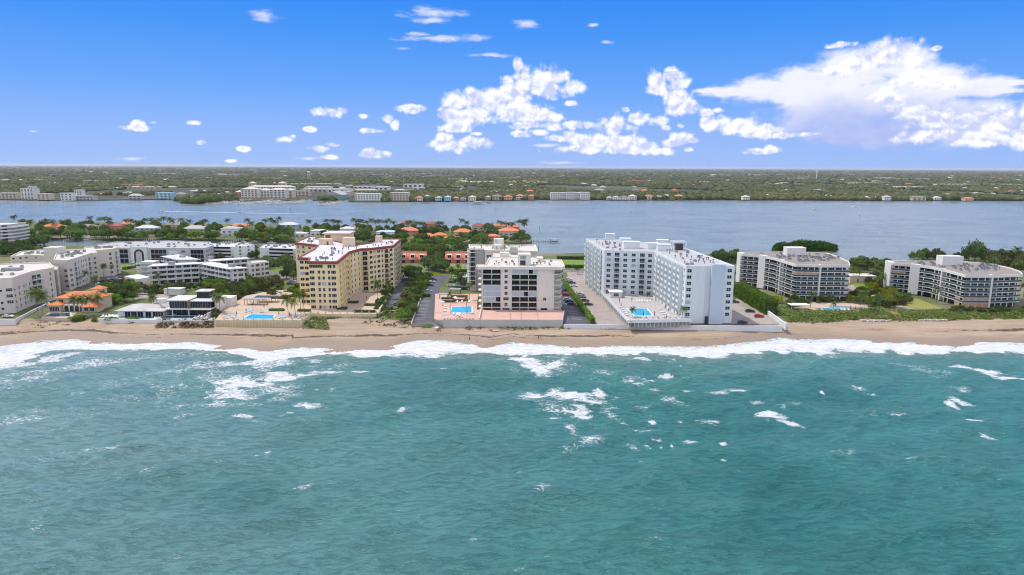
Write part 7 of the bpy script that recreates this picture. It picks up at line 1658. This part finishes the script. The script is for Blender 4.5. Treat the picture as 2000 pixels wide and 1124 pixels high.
for px, py, k, rz, lab in ((240,403,1,0,'small white motor boat alone on the lagoon at left'),(317,412.5,1,0,'dark low motor boat heading left with a long wake'),(470,415.5,1,0,'small motor boat on the lagoon below the marina'),(1590,410,0,.1,'white motor boat anchored on the right lagoon'),(1670,404.5,0,.1,'white motor boat near the right far shore'),(869,398,0,0,'white motor boat moored in front of the turquoise far shore house'),
    (50,466.5,0,.1,'white cabin cruiser at the left end of the canal'),(36,468,1,0,'small boat at the left mouth of the canal'),(176,469,0,.25,'grey-white boat moored in the canal above the cream rooftops'),(187,466,1,-.4,'small boat on a lift by the canal bank'),(476,475.5,0,0,'white boat moored in the canal left of the jetty'),(498,474.5,1,.1,'second white boat moored along the canal jetty'),(530,475.5,1,.1,'small boat in the canal by the long low white house'),
    (580,473,0,.1,'white cruiser moored near the yellow condominium'),(596,472,1,0,'small boat left of the yellow condominium roof'),(802,483.5,2,.1,'long white yacht moored behind the left coral townhouses'),(822,484,0,.2,'white cruiser moored beside the long yacht'),(884,486,2,0,'white covered yacht behind the right coral townhouses')): boat(px, py, k, rz, lab)
piers = [((408,398.2),(484,391.5),14,0),((466,399.2),(540,392),14,0),((530,399),(566,393.5),7,1),((566,398),(602,391),9,1),((627,401),(674,393.2),12,2)]
for i, (a, b, n, _) in enumerate(piers):
    A, B = g(*a, .5), g(*b, .5); L = dist(A, B); d = ((B[0]-A[0])/L, (B[1]-A[1])/L)
    nm = ('first','second','third','fourth','fifth')[i]; r = empty('marina_pier', (A[0],A[1],.3), 'marina pier with moored boats, %s from the left' % nm, 'pier')
    MB().prism([A, B, (B[0]-d[1]*2.4, B[1]+d[0]*2.4), (A[0]-d[1]*2.4, A[1]+d[0]*2.4)], .5, .9).build('deck', X['conc'], r)
    for k in range(8): c = lerp(A, B, k/7); MB().tube((*c,-1),(*c,2.4),.3,n=5).build('pile', X['woodd'], r)
    for k in range(n):
        for s in (-1, 1):
            c = lerp(A, B, (k+.5+random.uniform(-.15,.15))/n); q = (c[0]+d[1]*s*-(8 if s > 0 else -11)*1.0*-1 if False else c[0]-d[1]*s*9, c[1]+d[0]*s*9)
            rb = empty('motor_boat', (q[0], q[1], -.1), '%s boat %s the %s marina pier' % (ordw(k), 'behind' if s > 0 else 'in front of', nm), 'boat', 'boats moored in the marina', math.atan2(d[1],d[0])+PI/2+random.uniform(-.1,.1))
            for nm2, me in BT[random.choice((0,0,1,2))]: link(bpy.data.objects.new(nm2, me), rb)
# docks and jetties
def dock(pts, label, w_=2.0, zt_=1.3, np_=7, name='jetty', m='woodd'):
    P = G(pts, zt_); r = empty(name, (P[0][0],P[0][1],zt_), label, 'jetty'); k = 0
    for a, b in zip(P, P[1:]):
        L = dist(a, b); d = ((b[0]-a[0])/L, (b[1]-a[1])/L)
        MB().prism([a, b, (b[0]-d[1]*w_, b[1]+d[0]*w_), (a[0]-d[1]*w_, a[1]+d[0]*w_)], zt_-.25, zt_+k*.004).build('deck', X[m], r); k += 1
        n = max(2, int(np_*L/sum(dist(p, q) for p, q in zip(P, P[1:]))+.5))
        for i in range(n+1):
            c = lerp(a, b, i/n)
            for s in (0, 1): MB().tube((c[0]-d[1]*w_*s, c[1]+d[0]*w_*s, -1),(c[0]-d[1]*w_*s, c[1]+d[0]*w_*s, zt_+1.1),.2,n=5).build('pile', X['stonew'] if 'white' in label else X['woodd'], r)
    return r
dock([(1038,471.2),(1080,471.8)], 'long thin jetty running out from the island tip to a covered platform', 1.6, 1.4, 9)
x, y = g(1075, 472, 1.4); r = empty('boat_house', (x,y,1), 'small covered boat platform at the end of the long jetty', 'boat house'); rbox(r, 'deck', x-1, y-4, 1.15, x+8, y+4, 1.5, 'woodd'); rbox(r, 'roof', x-.5, y-3, 4.0, x+7, y+3, 4.3, 'metal')
for ax in (0, 6.3):
    for ay in (-2.6, 2.4): rbox(r, 'post', x+ax, y+ay, 1.5, x+ax+.25, y+ay+.25, 3.99, 'woodd')
dock([(128,470),(163,463.5)], 'canal jetty with white pilings above the cream rooftops', 2., 1.4, 12); dock([(286,470),(344,463)], 'long canal dock with white pilings in front of the turquoise house', 2.2, 1.4, 16)
dock([(352,470),(400,463)], 'grey canal dock below the slate roofed beige house', 2.2, 1.4, 8); dock([(436,475),(470,469)], 'canal dock right of the white modern house', 2., 1.4, 7); dock([(468,477),(512,471.5)], 'canal dock behind the left canal side block', 2., 1.4, 8)
for i, (a, b) in enumerate((((822,396.5),(836,396)),((925,397.5),(938,396.5)),((948,392.5),(957,397)),((966,393.5),(975,393)),((1250,391),(1266,393.6)),((1310,390.5),(1334,393.8)),((1337,391.5),(1362,394.4)),((1445,393.6),(1458,393.3)),((1478,393.2),(1502,394.6)),((1858,395.5),(1872,395.6)),((1950,396),(2010,398)))):
    dock([a, b], 'far shore jetty, %s from the left' % ordw(i), 2.4, 1.6, 6)
x, y = g(923, 397.5, 1.5); rb = empty('boat_house', (x,y,1), 'white covered dock platform in front of the cream far shore house', 'boat house'); rbox(rb, 'deck', x, y-3, 1.2, x+22, y+8, 1.6, 'conc'); rbox(rb, 'roof', x+2, y-1, 4.4, x+18, y+6, 4.8, 'roofw'); [rbox(rb, 'post', x+ax, y+ay, 1.6, x+ax+.4, y+ay+.4, 4.39, 'white') for ax in (2.4,17) for ay in (-.6,5)]
x, y = g(1729, 394.8, 1.5); rb = empty('boat_house', (x,y,1), 'dark open boat house standing in the water near the right far shore', 'boat house'); rbox(rb, 'roof', x, y, 5.4, x+14, y+8, 5.9, 'roofg'); [rbox(rb, 'post', x+ax, y+ay, -1, x+ax+.4, y+ay+.4, 5.39, 'dark') for ax in (.2,13.2) for ay in (.2,7.2)]
for i, (px, py) in enumerate(((567,414),(550,404.5),(967,414.5),(1052,489.5),(1232,419.5),(1679,424.5),(1054,449.5))):
    x, y = g(px, py, 0); h_ = 4.5 if py > 440 else 6; r = empty('channel_marker', (x,y,0), 'thin channel marker post standing in the lagoon, %s' % ordw(i), 'channel marker'); MB().tube((x,y,-1),(x,y,h_),.28,n=6).build('post', X['woodd'], r); MB().box(x-.7,y-.35,h_-1.7,x+.7,y-.28,h_-.3).build('sign_board', X['bluecloth' if i % 2 else 'shedg'], r)
# boat wake: a low ridge of foam on the water
for a, b, nm in (((322,413),(462,415.3),'long thin white wake behind the dark motor boat'),((478,416),(600,418),'thin wake trailing right of the small motor boat')):
    A, B = g(*a, 0), g(*b, 0); m = MB()
    for k in range(40):
        p, q = lerp(A, B, k/40), lerp(A, B, (k+.85)/40); w_ = .3+.5*random.random()
        m.add([(p[0],p[1]-w_,-.28),(q[0],q[1]-w_,-.28),(q[0],q[1],-.05),(p[0],p[1],-.05),(q[0],q[1]+w_,-.28),(p[0],p[1]+w_,-.28)],[(0,1,2,3),(3,2,4,5)])
    props(m.build('wake', X['white']), nm, 'wake', kind='stuff')
# street lamps along the coast road and radio masts inland
for i, px in enumerate((520,700,838,905,1120,1705)):
    x, y = g(px, 536, 4); y = road_y(x)-6.8; r = empty('street_lamp', (x,y,4), 'street lamp on the coast road pavement, %s from the left' % ordw(i), 'street lamp', 'street lamps'); MB().tube((x,y,4),(x,y,12),.12,.08,6).build('pole', X['metal'], r); MB().tube((x,y,12),(x,y+2.2,12.3),.06,n=5).build('arm', X['metal'], r); rbox(r, 'lamp_head', x-.15, y+2, 12.2, x+.15, y+2.7, 12.35, 'metal')
for i, (px, pyb, h_) in enumerate(((385,366,0),(788,366,60),(1428,358,62),(716,360,55),(1473,352,0))):
    if not h_: continue
    x, y = g(px, pyb, 2); r = empty('radio_mast', (x,y,1.5), 'thin lattice mast rising from the mainland trees, %s' % ordw(i), 'mast'); MB().tube((x,y,1.5),(x,y,h_),.7,.4,4).build('mast', X['metal'], r)

# ------------------------------------------------------------------ haze: one closed box of even, pale air
HAZE = 2.6e-5
hm_ = bpy.data.materials.new('haze'); hm_.use_nodes = True; T = NT(hm_.node_tree)
pv = T.add('ShaderNodeVolumePrincipled'); pv.inputs['Color'].default_value = (.92,.95,1,1); pv.inputs['Density'].default_value = HAZE; pv.inputs['Anisotropy'].default_value = 0.2
o = T.add('ShaderNodeOutputMaterial'); T.put(o.inputs['Volume'], pv.outputs[0])
ho = props(MB().box(-36000,-2700,-4,36000,31000,90).build('haze', hm_), 'thin pale sea haze lying over the whole coast', 'haze', kind='stuff')
